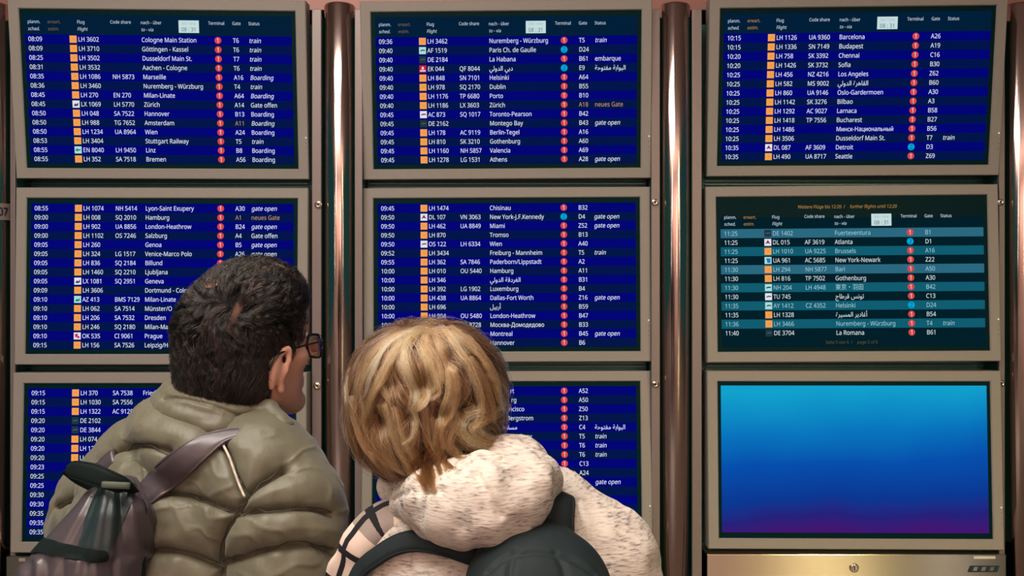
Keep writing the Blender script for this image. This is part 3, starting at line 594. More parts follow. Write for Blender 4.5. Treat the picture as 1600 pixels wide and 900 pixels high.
    'S': (524, '480,182 472,126 450,79 414,41 365,13 306,-4 236,-10 199,-9 163,-6 130,-1 99,5 72,13 49,23 49,105 87,91 134,77 186,68 240,65 286,68 325,78 355,95 376,117 389,144 394,175 390,206 379,231 360,253 330,274 288,294 233,315 192,332 156,350 126,370 101,393 82,418 68,447 60,480 57,518 64,568 85,611 118,645 162,671 215,686 275,692 329,689 378,681 423,669 463,653 437,580 400,594 360,606 317,613 273,616 234,613 202,604 176,589 159,569 148,545 144,517 148,485 159,459 177,438 205,418 244,400 293,379 349,356 395,332 432,304 458,271 474,231', '42,44,43 42,45,44 41,45,42 41,46,45 40,46,41 40,47,46 40,51,47 51,50,47 50,49,47 49,48,47 39,52,40 52,51,40 39,53,52 39,54,53 38,54,39 38,55,54 38,56,55 38,57,56 37,57,38 37,58,57 36,58,37 36,59,58 36,60,59 35,60,36 35,61,60 34,61,35 34,62,61 34,63,62 33,63,34 33,64,63 32,64,33 32,65,64 31,65,32 31,66,65 30,66,31 29,66,30 29,67,66 28,67,29 28,68,67 27,68,28 26,68,27 26,69,68 25,69,26 25,0,69 24,0,25 23,0,24 23,1,0 22,1,23 21,1,22 21,2,1 20,2,21 12,14,13 19,2,20 12,15,14 19,3,2 18,3,19 12,16,15 17,3,18 12,17,16 12,3,17 12,4,3 11,4,12 11,5,4 10,5,11 9,5,10 8,5,9 8,6,5 7,6,8'),
    'T': (531, '309,0 223,0 223,607 10,607 10,682 521,682 521,607 309,607', '3,5,4 3,6,5 2,6,3 1,7,2 7,6,2 1,0,7'),
    'U': (698, '611,241 604,173 583,113 546,62 495,23 429,-1 346,-10 234,8 152,60 103,140 86,243 86,682 172,682 172,240 183,166 216,111 272,76 351,65 407,71 451,87 485,114 508,149 522,192 526,241 526,682 611,682', '10,12,11 10,13,12 23,25,24 23,0,25 9,13,10 22,0,23 22,1,0 9,14,13 21,1,22 21,2,1 9,15,14 20,2,21 8,15,9 19,2,20 19,3,2 8,16,15 18,3,19 8,17,16 17,3,18 8,3,17 8,4,3 7,4,8 7,5,4 6,5,7'),
    'V': (573, '573,682 330,0 244,0 0,682 90,682 244,245 253,217 262,191 269,166 276,142 281,119 287,96 292,119 298,142 304,167 312,192 320,218 330,246 482,682', '2,4,3 2,5,4 17,0,18 17,1,0 16,1,17 2,6,5 15,1,16 2,7,6 14,1,15 2,8,7 13,1,14 2,9,8 12,1,13 2,10,9 11,1,12 2,11,10 2,1,11'),
    'W': (888, '876,682 694,0 607,0 475,447 469,467 463,488 458,509 453,528 448,546 445,561 442,573 440,582 439,573 437,561 434,546 430,528 425,509 420,488 414,466 408,444 279,0 192,0 11,682 101,682 207,266 213,244 218,222 222,201 227,180 231,160 234,140 237,122 240,103 243,123 246,142 250,163 254,184 259,205 265,227 270,249 276,270 396,682 485,682 610,267 617,245 623,223 628,201 633,180 638,159 641,139 645,120 648,103 651,128 655,153 661,180 667,208 674,237 681,266 786,682', '21,23,22 21,24,23 40,42,41 40,11,42 11,43,42 57,0,58 57,1,0 40,12,11 10,43,11 40,13,12 9,43,10 40,14,13 8,43,9 40,15,14 7,43,8 40,16,15 6,43,7 5,43,6 40,17,16 4,43,5 40,18,17 3,43,4 40,19,18 2,43,3 40,20,19 39,20,40 2,44,43 56,1,57 21,25,24 38,20,39 2,45,44 21,26,25 55,1,56 37,20,38 2,46,45 21,27,26 54,1,55 36,20,37 2,47,46 21,28,27 35,20,36 53,1,54 21,29,28 2,48,47 34,20,35 21,30,29 2,49,48 52,1,53 33,20,34 21,31,30 2,50,49 51,1,52 32,20,33 21,32,31 2,51,50 21,20,32 2,1,51'),
    'X': (560, '556,0 458,0 278,296 95,0 4,0 230,355 18,682 114,682 281,415 449,682 540,682 329,357', '5,7,6 5,8,7 8,10,9 8,11,10 5,11,8 5,0,11 4,2,5 2,0,5 4,3,2 1,0,2'),
    'Y': (541, '270,347 448,682 541,682 313,265 313,0 227,0 227,261 0,682 94,682', '6,8,7 6,0,8 0,2,1 0,3,2 6,3,0 6,4,3 5,4,6'),
    'Z': (546, '509,0 36,0 36,65 395,606 48,606 48,682 500,682 500,617 140,76 509,76', '4,6,5 4,7,6 4,3,7 3,8,7 2,8,3 2,9,8 2,0,9 1,0,2'),
    'a': (536, '275,521 357,510 414,480 447,426 458,349 458,0 397,0 381,73 377,73 355,47 332,26 307,10 278,-1 245,-7 205,-10 162,-5 123,7 90,27 65,57 49,95 44,142 59,210 104,260 181,292 289,306 376,309 376,339 369,393 349,428 315,447 270,453 231,450 194,441 159,428 126,414 100,477 137,493 180,508 226,517 300,247 219,238 168,217 140,185 131,141 137,104 157,78 187,63 224,58 284,67 332,94 365,140 375,204 375,250', '38,1,0 37,1,38 37,2,1 36,2,37 35,2,36 35,29,2 29,3,2 34,33,35 33,32,35 32,31,35 31,30,35 30,29,35 28,3,29 27,3,28 27,4,3 26,4,27 26,5,4 25,5,26 24,52,25 52,5,25 23,52,24 22,52,23 21,40,22 40,39,22 39,52,22 51,5,52 21,41,40 21,42,41 20,42,21 50,5,51 20,43,42 19,43,20 19,44,43 49,7,50 7,5,50 19,45,44 18,45,19 48,8,49 8,7,49 18,46,45 48,9,8 6,5,7 47,9,48 18,47,46 18,9,47 17,9,18 17,10,9 16,10,17 16,11,10 16,12,11 15,12,16 15,13,12 14,13,15'),
    'b': (587, '165,549 165,518 164,489 162,463 160,444 165,444 191,474 225,499 269,515 324,521 410,504 477,454 520,371 535,256 528,175 509,109 477,57 435,20 383,-2 324,-10 269,-4 225,12 191,37 165,65 159,65 141,0 81,0 81,726 165,726 309,451 261,446 224,430 197,404 179,367 169,319 165,259 165,255 173,172 196,110 241,73 311,60 371,73 414,111 440,173 448,257 440,341 414,402 371,439', '26,28,27 26,0,28 26,1,0 8,10,9 26,2,1 7,10,8 7,11,10 6,11,7 26,3,2 5,29,6 29,11,6 26,4,3 29,47,11 47,12,11 5,30,29 5,31,30 26,5,4 26,33,5 33,32,5 32,31,5 46,12,47 45,12,46 45,13,12 26,34,33 44,13,45 26,35,34 26,36,35 43,13,44 43,14,13 26,37,36 43,15,14 42,15,43 26,38,37 41,15,42 26,24,38 24,39,38 41,16,15 40,16,41 24,23,39 23,40,39 26,25,24 22,40,23 22,16,40 22,17,16 21,17,22 21,18,17 20,18,21 20,19,18'),
    'c': (458, '287,-10 222,-3 166,18 118,53 83,104 60,170 53,253 60,339 84,407 121,458 170,494 227,515 292,522 331,519 368,513 401,504 427,494 401,424 376,432 348,440 318,446 290,448 243,442 205,426 176,399 156,361 144,313 139,254 144,197 156,150 176,112 204,85 241,69 286,63 325,65 360,72 390,81 418,93 418,18 391,6 362,-2 327,-8', '11,13,12 11,14,13 10,14,11 10,15,14 10,16,15 9,16,10 9,21,16 21,20,16 20,19,16 19,18,16 18,17,16 8,22,9 22,21,9 8,23,22 8,24,23 7,24,8 7,25,24 7,26,25 6,26,7 6,27,26 6,28,27 5,28,6 5,29,28 4,29,5 4,30,29 4,31,30 3,31,4 36,38,37 3,32,31 35,38,36 34,38,35 3,33,32 33,38,34 3,38,33 2,38,3 1,38,2 1,39,38 1,40,39 1,41,40 0,41,1'),
    'd': (587, '263,-10 177,7 110,57 67,140 53,255 67,371 110,454 178,505 264,522 301,519 333,511 361,500 385,484 405,466 422,446 428,446 427,461 425,483 423,505 422,522 422,726 506,726 506,0 438,0 426,69 422,69 405,48 385,29 361,13 333,1 300,-7 276,60 345,71 390,105 415,160 423,239 423,254 415,338 392,401 347,439 275,452 216,438 173,398 148,335 139,253 148,172 173,111 216,73', '19,21,20 19,22,21 7,9,8 18,22,19 7,10,9 7,11,10 6,11,7 17,22,18 6,12,11 6,13,12 16,22,17 6,40,13 40,14,13 15,22,16 5,41,6 41,40,6 39,14,40 39,15,14 39,38,15 38,37,15 37,22,15 5,42,41 5,43,42 4,43,5 36,22,37 4,44,43 3,44,4 35,22,36 3,45,44 34,22,35 3,46,45 33,22,34 2,46,3 2,47,46 32,24,33 24,22,33 2,31,47 31,25,32 25,24,32 31,26,25 23,22,24 2,26,31 1,26,2 1,27,26 1,28,27 1,29,28 0,29,1 0,30,29'),
    'e': (539, '279,522 340,514 392,493 434,458 465,412 484,356 490,290 490,240 139,240 152,163 184,107 235,73 303,62 349,64 389,71 428,82 467,97 467,24 428,9 390,-1 348,-8 299,-10 231,-2 170,20 121,57 84,108 60,174 53,252 60,330 81,396 115,450 160,489 215,513 278,453 224,443 183,414 155,368 141,307 402,307 399,348 389,383 372,412 348,434 317,448', '32,1,0 32,2,1 31,2,32 31,3,2 30,3,31 30,33,3 33,43,3 43,4,3 30,34,33 29,34,30 42,4,43 29,35,34 41,4,42 29,36,35 41,5,4 40,5,41 28,36,29 39,5,40 28,37,36 39,6,5 38,6,39 27,37,28 27,38,37 27,6,38 27,7,6 26,8,27 8,7,27 26,9,8 25,9,26 25,10,9 24,10,25 24,11,10 15,17,16 14,17,15 24,12,11 13,17,14 12,17,13 24,17,12 23,17,24 23,18,17 22,18,23 22,19,18 22,20,19 21,20,22'),
    'f': (329, '317,447 188,447 188,0 104,0 104,447 14,447 14,486 104,515 104,544 109,604 124,651 148,687 181,712 222,726 270,731 300,729 326,725 350,720 370,714 348,648 331,652 312,657 292,661 271,662 235,655 209,634 193,598 188,545 188,512 317,512', '13,15,14 13,16,15 12,16,13 12,17,16 12,18,17 12,19,18 11,21,12 21,20,12 20,19,12 10,23,11 23,22,11 22,21,11 10,24,23 10,25,24 9,25,10 9,26,25 8,26,9 8,27,26 8,28,27 7,28,8 6,28,7 6,29,28 6,0,29 5,0,6 4,0,5 3,1,4 1,0,4 3,2,1'),
    'g': (587, '263,522 311,517 354,502 392,478 423,444 428,444 439,512 506,512 506,-9 500,-75 481,-130 450,-173 406,-204 348,-223 277,-229 224,-227 175,-221 131,-211 93,-197 93,-119 132,-136 178,-149 228,-157 282,-160 341,-150 385,-121 414,-75 423,-15 423,5 423,19 424,38 425,56 426,68 422,68 392,34 356,10 313,-5 264,-10 175,8 108,60 67,144 53,255 67,365 108,449 175,504 274,451 234,445 201,428 175,400 155,361 143,312 139,254 148,171 174,109 217,72 276,59 312,62 343,69 368,82 389,101 405,125 416,156 422,192 424,235 424,255 420,318 408,368 388,405 359,431 321,446', '44,1,0 44,2,1 5,7,6 5,8,7 43,2,44 43,3,2 43,45,3 45,4,3 43,46,45 69,4,45 42,46,43 68,4,69 42,47,46 68,5,4 68,67,5 67,66,5 66,8,5 42,48,47 42,49,48 65,8,66 41,49,42 41,50,49 64,8,65 41,51,50 40,51,41 63,8,64 40,52,51 62,8,63 61,8,62 40,53,52 60,8,61 39,53,40 59,32,60 32,8,60 39,54,53 58,32,59 57,32,58 39,55,54 56,33,57 33,32,57 56,34,33 31,8,32 55,34,56 38,55,39 38,34,55 30,8,31 29,8,30 38,35,34 28,8,29 38,36,35 37,36,38 27,8,28 27,9,8 26,9,27 25,9,26 25,10,9 18,20,19 24,10,25 24,11,10 18,21,20 18,22,21 23,11,24 18,23,22 18,11,23 18,12,11 17,12,18 17,13,12 16,13,17 15,13,16 15,14,13'),
    'h': (590, '165,513 165,495 164,476 162,458 160,441 166,441 185,466 207,485 234,500 263,511 294,518 326,521 383,516 429,501 466,476 492,440 508,393 513,333 513,0 430,0 430,328 423,382 402,420 367,443 315,451 264,445 225,429 198,403 179,366 169,320 165,265 165,0 81,0 81,726 165,726', '32,34,33 32,0,34 10,12,11 9,12,10 9,13,12 32,1,0 8,13,9 8,14,13 7,14,8 32,2,1 6,14,7 6,15,14 32,3,2 5,24,6 24,15,6 32,4,3 5,25,24 23,15,24 5,26,25 22,15,23 32,5,4 32,28,5 28,27,5 27,26,5 22,16,15 21,16,22 21,17,16 20,17,21 32,29,28 20,18,17 19,18,20 32,30,29 32,31,30'),
    'i': (246, '124,704 142,701 158,691 169,674 173,650 169,627 158,610 142,600 124,597 105,600 89,610 78,627 75,650 78,674 89,691 105,701 165,512 165,0 81,0 81,512', '18,16,19 18,17,16 15,1,0 14,1,15 14,2,1 13,2,14 13,3,2 12,3,13 12,4,3 11,4,12 11,5,4 10,5,11 10,6,5 9,6,10 9,7,6 8,7,9'),
    'j': (246, '75,650 78,674 89,691 105,701 124,704 142,701 158,691 169,674 173,650 169,627 158,610 142,600 124,597 105,600 89,610 78,627 21,-229 -1,-228 -21,-226 -38,-222 -53,-218 -53,-150 -38,-154 -23,-157 -7,-159 11,-160 38,-155 61,-143 76,-119 81,-79 81,512 165,512 165,-76 161,-121 150,-159 131,-189 103,-211 67,-225', '29,31,30 29,32,31 29,33,32 28,33,29 27,33,28 27,34,33 26,34,27 20,22,21 20,23,22 25,34,26 20,24,23 25,35,34 20,25,24 20,35,25 20,36,35 20,37,36 19,37,20 18,37,19 18,16,37 17,16,18 3,5,4 2,5,3 2,6,5 1,6,2 1,7,6 0,7,1 0,8,7 15,8,0 15,9,8 14,9,15 14,10,9 13,10,14 13,11,10 12,11,13'),
    'k': (510, '164,347 164,329 163,307 162,283 160,264 164,264 171,273 181,286 193,300 205,315 216,328 225,339 389,512 487,512 280,293 501,0 400,0 223,239 164,188 164,0 81,0 81,726 164,726', '20,22,21 20,0,22 11,13,12 11,14,13 20,1,0 10,14,11 20,2,1 9,14,10 8,14,9 20,3,2 7,14,8 7,15,14 6,17,7 17,15,7 20,4,3 5,17,6 20,5,4 20,18,5 18,17,5 16,15,17 20,19,18'),
    'l': (246, '165,0 81,0 81,726 165,726', '1,3,2 1,0,3'),
    'm': (893, '643,522 719,510 773,477 805,419 816,333 816,0 733,0 733,330 726,382 707,420 675,443 629,451 565,440 522,408 498,355 490,283 490,0 407,0 407,330 404,366 395,397 381,421 361,437 335,448 302,451 256,445 221,429 195,403 178,367 168,321 165,266 165,0 81,0 81,512 149,512 161,442 166,442 184,467 206,487 231,502 258,513 287,519 317,522 371,516 416,501 450,474 474,436 479,436 509,474 549,501 594,516', '41,43,42 50,1,0 40,43,41 40,44,43 49,1,50 39,44,40 32,34,33 32,35,34 49,2,1 38,44,39 38,45,44 48,2,49 37,45,38 48,10,2 10,3,2 37,46,45 47,11,48 11,10,48 36,24,37 24,46,37 36,25,24 23,46,24 47,12,11 22,46,23 36,26,25 9,3,10 32,36,35 32,28,36 28,27,36 27,26,36 47,13,12 21,46,22 21,47,46 21,13,47 20,13,21 8,3,9 8,4,3 20,14,13 19,14,20 7,4,8 32,29,28 18,14,19 18,15,14 7,5,4 17,15,18 6,5,7 32,30,29 17,16,15 32,31,30'),
    'n': (590, '328,522 408,510 466,477 501,419 513,333 513,0 430,0 430,328 423,382 402,420 367,443 315,451 243,439 198,403 173,345 165,266 165,0 81,0 81,512 149,512 161,442 166,442 185,467 209,487 235,502 265,513 296,519', '26,1,0 25,1,26 24,1,25 17,19,18 17,20,19 24,2,1 23,2,24 22,2,23 22,11,2 11,10,2 10,3,2 21,11,22 21,12,11 9,3,10 17,21,20 17,14,21 14,13,21 13,12,21 8,3,9 8,4,3 7,4,8 17,15,14 7,5,4 6,5,7 17,16,15'),
    'o': (578, '526,257 522,197 510,144 489,98 462,60 427,30 386,8 339,-5 288,-10 239,-5 194,8 154,30 119,60 91,98 70,144 57,197 53,257 60,335 81,401 116,453 163,490 222,514 290,522 356,514 413,490 460,453 496,401 519,335 139,257 143,201 155,152 175,113 204,84 242,66 289,60 336,66 374,84 403,113 424,152 435,201 439,257 435,314 423,361 403,399 374,427 336,445 288,451 221,438 175,399 148,338', '21,23,22 20,23,21 20,24,23 19,24,20 19,25,24 18,47,19 47,46,19 46,25,19 46,45,25 45,26,25 44,26,45 18,48,47 43,26,44 17,48,18 43,27,26 17,49,48 42,27,43 41,27,42 17,28,49 16,28,17 41,0,27 40,0,41 15,28,16 15,29,28 39,0,40 39,1,0 15,30,29 38,1,39 14,30,15 38,2,1 14,31,30 37,2,38 13,31,14 37,3,2 13,32,31 36,3,37 12,32,13 36,4,3 12,33,32 35,4,36 12,34,33 34,4,35 11,34,12 11,4,34 11,5,4 10,5,11 10,6,5 9,6,10 9,7,6 8,7,9'),
    'p': (587, '325,522 410,505 477,456 520,373 535,257 528,177 509,110 477,58 435,21 384,-2 324,-10 287,-7 254,1 226,13 202,28 182,46 165,65 160,65 161,47 163,24 165,1 165,-19 165,-229 81,-229 81,512 150,512 161,442 165,442 182,463 202,482 226,499 254,511 286,519 309,451 263,446 226,431 199,407 181,373 170,328 165,273 165,257 169,199 179,150 197,111 224,83 262,66 311,60 354,67 388,86 415,116 433,156 444,204 448,258 440,337 414,398 371,438', '32,1,0 31,1,32 23,25,24 23,26,25 30,1,31 30,2,1 29,2,30 28,2,29 27,33,28 33,2,28 33,55,2 55,3,2 27,34,33 27,35,34 23,27,26 23,38,27 38,37,27 37,36,27 36,35,27 54,3,55 53,3,54 53,4,3 52,4,53 23,39,38 23,40,39 51,4,52 23,41,40 51,5,4 50,5,51 23,42,41 50,6,5 49,6,50 23,17,42 17,43,42 48,6,49 17,44,43 48,7,6 47,7,48 17,45,44 46,7,47 17,16,45 16,46,45 23,18,17 15,46,16 15,7,46 15,8,7 23,19,18 14,8,15 13,8,14 23,20,19 13,9,8 12,9,13 11,9,12 23,21,20 11,10,9 23,22,21'),
    'q': (587, '422,-11 422,8 423,30 425,51 427,69 421,69 395,39 361,13 316,-4 261,-10 177,7 110,57 67,140 53,255 59,336 79,402 111,454 154,491 205,514 264,522 318,516 362,499 396,473 423,442 427,442 439,512 506,512 506,-229 422,-229 277,60 324,65 362,79 389,104 408,138 419,183 423,237 423,254 415,340 391,402 346,439 275,452 215,438 173,398 148,335 139,253 148,172 173,111 216,73', '18,20,19 18,21,20 17,21,18 24,26,25 24,27,26 17,22,21 16,22,17 16,40,22 40,23,22 15,41,16 41,40,16 39,23,40 39,24,23 39,38,24 38,37,24 37,27,24 15,42,41 14,42,15 14,43,42 36,27,37 13,43,14 13,44,43 12,44,13 35,27,36 12,45,44 34,27,35 33,4,34 4,27,34 12,46,45 11,46,12 32,4,33 11,47,46 31,4,32 30,5,31 5,4,31 11,29,47 30,6,5 3,27,4 29,6,30 11,6,29 10,6,11 2,27,3 10,7,6 1,27,2 10,8,7 0,27,1 9,8,10 28,27,0'),
    'r': (394, '320,522 335,521 351,520 367,518 380,516 370,438 357,441 342,443 328,445 314,445 285,442 258,433 233,418 210,398 191,373 177,344 168,310 165,273 165,0 81,0 81,512 150,512 160,418 163,418 181,446 202,470 227,491 255,508 286,518', '28,1,0 28,2,1 28,3,2 28,4,3 27,4,28 27,5,4 19,21,20 19,22,21 26,5,27 25,6,26 6,5,26 24,9,25 9,8,25 8,7,25 7,6,25 23,10,24 10,9,24 23,11,10 23,12,11 19,23,22 19,15,23 15,14,23 14,13,23 13,12,23 19,16,15 19,17,16 19,18,17'),
    's': (458, '415,141 408,96 390,58 360,29 319,8 269,-5 210,-10 160,-7 118,-1 82,9 50,23 50,99 83,85 124,71 168,61 212,58 267,63 305,79 326,103 333,134 331,152 323,168 308,183 285,199 252,215 207,233 161,252 122,271 91,292 68,317 53,348 49,386 62,443 102,486 163,513 241,522 286,519 328,512 367,502 404,487 375,420 342,433 308,443 272,450 235,453 189,449 156,436 136,416 129,391 132,371 141,355 158,340 183,326 217,311 261,293 306,275 344,256 374,235 396,210 410,179', '34,36,35 34,37,36 33,37,34 33,38,37 33,39,38 33,42,39 42,41,39 41,40,39 32,44,33 44,43,33 43,42,33 32,45,44 32,46,45 31,46,32 31,47,46 31,48,47 31,49,48 30,49,31 30,50,49 30,51,50 29,51,30 29,52,51 29,53,52 28,53,29 28,54,53 28,55,54 27,55,28 27,56,55 26,56,27 26,57,56 25,57,26 25,58,57 24,58,25 23,58,24 23,59,58 22,59,23 21,59,22 21,0,59 20,0,21 19,0,20 19,1,0 18,1,19 17,1,18 10,12,11 17,2,1 10,13,12 16,2,17 10,14,13 15,2,16 10,15,14 10,2,15 10,3,2 10,4,3 9,4,10 8,4,9 8,5,4 7,5,8 7,6,5'),
    't': (345, '252,59 272,60 291,63 309,66 324,70 324,6 308,0 286,-5 261,-8 238,-10 199,-6 164,4 133,23 109,53 93,94 88,149 88,447 15,447 15,487 89,521 122,629 172,629 172,512 320,512 320,447 172,447 172,151 178,110 194,82 220,65', '19,21,20 19,22,21 18,22,19 18,23,22 18,24,23 17,24,18 16,24,17 15,25,16 25,24,16 15,26,25 15,27,26 14,27,15 14,28,27 13,28,14 13,29,28 3,5,4 2,5,3 13,0,29 1,5,2 0,5,1 13,5,0 12,5,13 11,5,12 11,6,5 10,6,11 10,7,6 10,8,7 9,8,10'),
    'u': (590, '509,512 509,0 440,0 428,68 424,68 405,43 382,24 355,9 326,-1 294,-8 262,-10 205,-5 159,10 123,35 96,71 81,118 75,177 75,512 160,512 160,182 167,129 188,91 224,68 274,60 325,66 364,82 393,108 411,145 422,191 425,245 425,512', '16,18,17 16,19,18 29,0,30 29,1,0 28,1,29 27,1,28 16,20,19 15,20,16 26,1,27 15,21,20 14,21,15 25,3,26 3,1,26 14,22,21 24,4,25 4,3,25 13,22,14 13,23,22 24,5,4 2,1,3 23,5,24 13,5,23 13,6,5 12,6,13 12,7,6 11,7,12 11,8,7 11,9,8 10,9,11'),
    'v': (485, '194,0 0,512 90,512 199,210 207,188 215,163 223,138 230,114 236,93 240,75 244,75 248,93 255,115 262,139 271,164 279,189 287,210 395,512 485,512 290,0', '0,2,1 0,3,2 16,18,17 16,19,18 0,4,3 15,19,16 14,19,15 0,5,4 13,19,14 0,6,5 12,19,13 0,7,6 11,19,12 0,8,7 10,19,11 0,9,8 0,10,9 0,19,10'),
    'w': (751, '412,289 406,309 400,329 395,348 390,366 386,383 382,399 379,413 376,425 373,425 370,413 367,399 364,383 360,366 355,347 350,328 344,308 338,288 246,1 151,1 11,513 97,513 168,240 176,212 182,184 189,156 194,130 199,107 202,87 205,87 208,100 212,116 216,133 220,152 225,171 230,190 235,208 240,224 330,513 422,513 510,224 517,202 524,178 531,153 537,129 542,107 544,88 548,88 551,106 555,128 561,154 568,182 575,211 583,240 654,513 740,513 598,1 500,1', '19,21,20 19,22,21 37,39,38 37,9,39 9,8,39 8,40,39 53,55,54 53,56,55 37,10,9 7,40,8 37,11,10 6,40,7 37,12,11 5,40,6 4,40,5 37,13,12 3,40,4 37,14,13 2,40,3 37,15,14 1,40,2 37,16,15 0,40,1 37,17,16 57,40,0 37,18,17 19,23,22 52,56,53 36,18,37 57,41,40 19,24,23 51,56,52 35,18,36 57,42,41 34,18,35 19,25,24 50,56,51 57,43,42 33,18,34 19,26,25 49,56,50 57,44,43 32,18,33 31,18,32 19,27,26 57,45,44 48,56,49 30,18,31 57,46,45 19,28,27 47,56,48 29,18,30 57,47,46 57,56,47 19,29,28 19,18,29'),
    'x': (505, '202,262 26,512 121,512 253,319 384,512 479,512 302,262 488,0 393,0 253,204 112,0 17,0', '0,2,1 0,3,2 3,5,4 3,6,5 0,6,3 11,6,0 11,9,6 9,7,6 11,10,9 8,7,9'),
    'y': (487, '1,512 91,512 202,221 211,195 219,171 227,147 234,125 240,103 245,81 248,81 256,109 266,144 279,183 292,222 396,512 487,512 266,-71 247,-115 224,-154 197,-186 165,-210 126,-224 80,-229 59,-229 40,-227 24,-224 11,-222 11,-155 22,-157 36,-159 51,-160 67,-160 94,-158 118,-149 138,-136 155,-118 169,-96 181,-70 207,-2', '38,1,0 38,2,1 13,15,14 13,16,15 12,16,13 38,3,2 38,4,3 11,16,12 38,5,4 38,6,5 10,16,11 38,7,6 9,16,10 38,8,7 38,9,8 38,16,9 37,16,38 36,16,37 36,17,16 35,17,36 35,18,17 34,18,35 33,18,34 32,18,33 32,19,18 26,28,27 26,29,28 31,19,32 26,30,29 26,31,30 26,19,31 26,20,19 26,21,20 25,21,26 24,21,25 24,22,21 23,22,24'),
    'z': (449, '412,0 37,0 37,55 312,447 53,447 53,512 405,512 405,449 134,65 412,65', '4,6,5 4,7,6 4,3,7 3,8,7 2,8,3 2,9,8 2,0,9 1,0,2'),
    'ö': (578, '335,650 338,672 348,686 362,695 379,697 396,695 411,686 421,672 424,650 421,630 411,615 396,606 379,603 362,606 348,615 338,630 526,257 522,197 510,144 489,98 462,60 427,30 386,8 339,-5 288,-10 239,-5 194,8 154,30 119,60 91,98 70,144 57,197 53,257 60,335 81,401 116,453 163,490 222,514 290,522 356,514 413,490 460,453 496,401 519,335 139,257 143,201 155,152 175,113 204,84 242,66 289,60 336,66 374,84 403,113 424,152 435,201 439,257 435,314 423,361 403,399 374,427 336,445 288,451 221,438 175,399 148,338 156,650 159,672 169,686 184,695 201,697 218,695 232,686 242,672 245,650 242,630 232,615 218,606 201,603 184,606 169,615 159,630', '37,39,38 36,39,37 36,40,39 35,40,36 35,41,40 34,63,35 63,62,35 62,41,35 62,61,41 61,42,41 60,42,61 34,64,63 59,42,60 33,64,34 59,43,42 33,65,64 58,43,59 57,43,58 33,44,65 32,44,33 57,16,43 56,16,57 31,44,32 31,45,44 55,16,56 55,17,16 31,46,45 54,17,55 30,46,31 54,18,17 30,47,46 53,18,54 29,47,30 53,19,18 29,48,47 52,19,53 28,48,29 52,20,19 28,49,48 51,20,52 28,50,49 50,20,51 27,50,28 27,20,50 27,21,20 26,21,27 26,22,21 25,22,26 25,23,22 24,23,25 69,71,70 68,71,69 68,72,71 67,72,68 67,73,72 66,73,67 66,74,73 81,74,66 81,75,74 80,75,81 80,76,75 79,76,80 79,77,76 78,77,79 3,5,4 2,5,3 2,6,5 1,6,2 1,7,6 0,7,1 0,8,7 15,8,0 15,9,8 14,9,15 14,10,9 13,10,14 13,11,10 12,11,13'),
    'ü': (590, '341,650 344,672 354,686 368,695 385,697 402,695 416,686 426,672 430,650 426,630 416,615 402,606 385,603 368,606 354,615 344,630 509,512 509,0 440,0 428,68 424,68 405,43 382,24 355,9 326,-1 294,-8 262,-10 205,-5 159,10 123,35 96,71 81,118 75,177 75,512 160,512 160,182 167,129 188,91 224,68 274,60 325,66 364,82 393,108 411,145 422,191 425,245 425,512 161,650 165,672 175,686 189,695 206,697 223,695 238,686 248,672 251,650 248,630 238,615 223,606 206,603 189,606 175,615 165,630', '32,34,33 32,35,34 45,16,46 45,17,16 44,17,45 43,17,44 32,36,35 31,36,32 42,17,43 31,37,36 30,37,31 41,19,42 19,17,42 30,38,37 40,20,41 20,19,41 29,38,30 29,39,38 40,21,20 18,17,19 39,21,40 29,21,39 29,22,21 28,22,29 28,23,22 27,23,28 27,24,23 27,25,24 26,25,27 50,52,51 49,52,50 49,53,52 48,53,49 48,54,53 47,54,48 47,55,54 62,55,47 62,56,55 61,56,62 61,57,56 60,57,61 60,58,57 59,58,60 3,5,4 2,5,3 2,6,5 1,6,2 1,7,6 0,7,1 0,8,7 15,8,0 15,9,8 14,9,15 14,10,9 13,10,14 13,11,10 12,11,13'),
    ' ': (248, '', ''),
    'Д': (763, '43,-146 43,76 98,76 114,93 130,115 144,143 157,176 169,217 179,267 187,326 194,395 217,682 644,682 644,76 720,76 720,-146 637,-146 637,0 125,0 125,-146 198,76 558,76 558,606 297,606 279,395 272,325 263,260 251,201 236,149 219,107', '10,23,11 23,12,11 23,22,12 22,13,12 10,24,23 21,13,22 9,24,10 9,25,24 8,25,9 8,26,25 7,26,8 7,27,26 6,27,7 6,28,27 5,28,6 5,29,28 4,29,5 3,29,4 3,20,29 2,20,3 0,2,1 0,18,2 18,20,2 18,21,20 18,13,21 18,14,13 18,17,14 17,15,14 0,19,18 16,15,17'),
    'М': (842, '81,0 81,682 203,682 372,251 378,234 385,213 393,190 401,164 409,138 417,112 425,88 431,65 412,65 419,87 426,111 434,136 442,162 451,188 459,212 466,233 472,251 639,682 761,682 761,0 676,0 676,390 676,413 676,438 677,466 677,494 678,524 679,554 679,584 680,613 687,613 678,581 667,549 656,517 646,486 636,458 627,431 618,409 611,390 458,0 384,0 228,390 221,408 213,430 204,456 194,484 184,514 173,547 162,580 150,613 159,613 160,586 161,558 162,528 162,498 162,469 163,440 163,414 163,390 163,0', '0,53,1 53,2,1 53,54,2 54,3,2 20,33,21 33,22,21 33,34,22 34,23,22 0,52,53 55,3,54 20,32,33 35,32,34 32,23,34 56,52,55 52,3,55 20,35,32 35,31,32 20,36,35 0,56,52 56,51,52 0,57,56 20,37,36 0,58,57 20,38,37 0,59,58 20,39,38 0,60,59 20,40,39 0,61,60 20,41,40 0,62,61 20,42,41 0,63,62 20,43,42 19,43,20 18,43,19 17,43,18 16,43,17 15,43,16 14,43,15 13,10,14 10,43,14 13,11,10 12,11,13'),
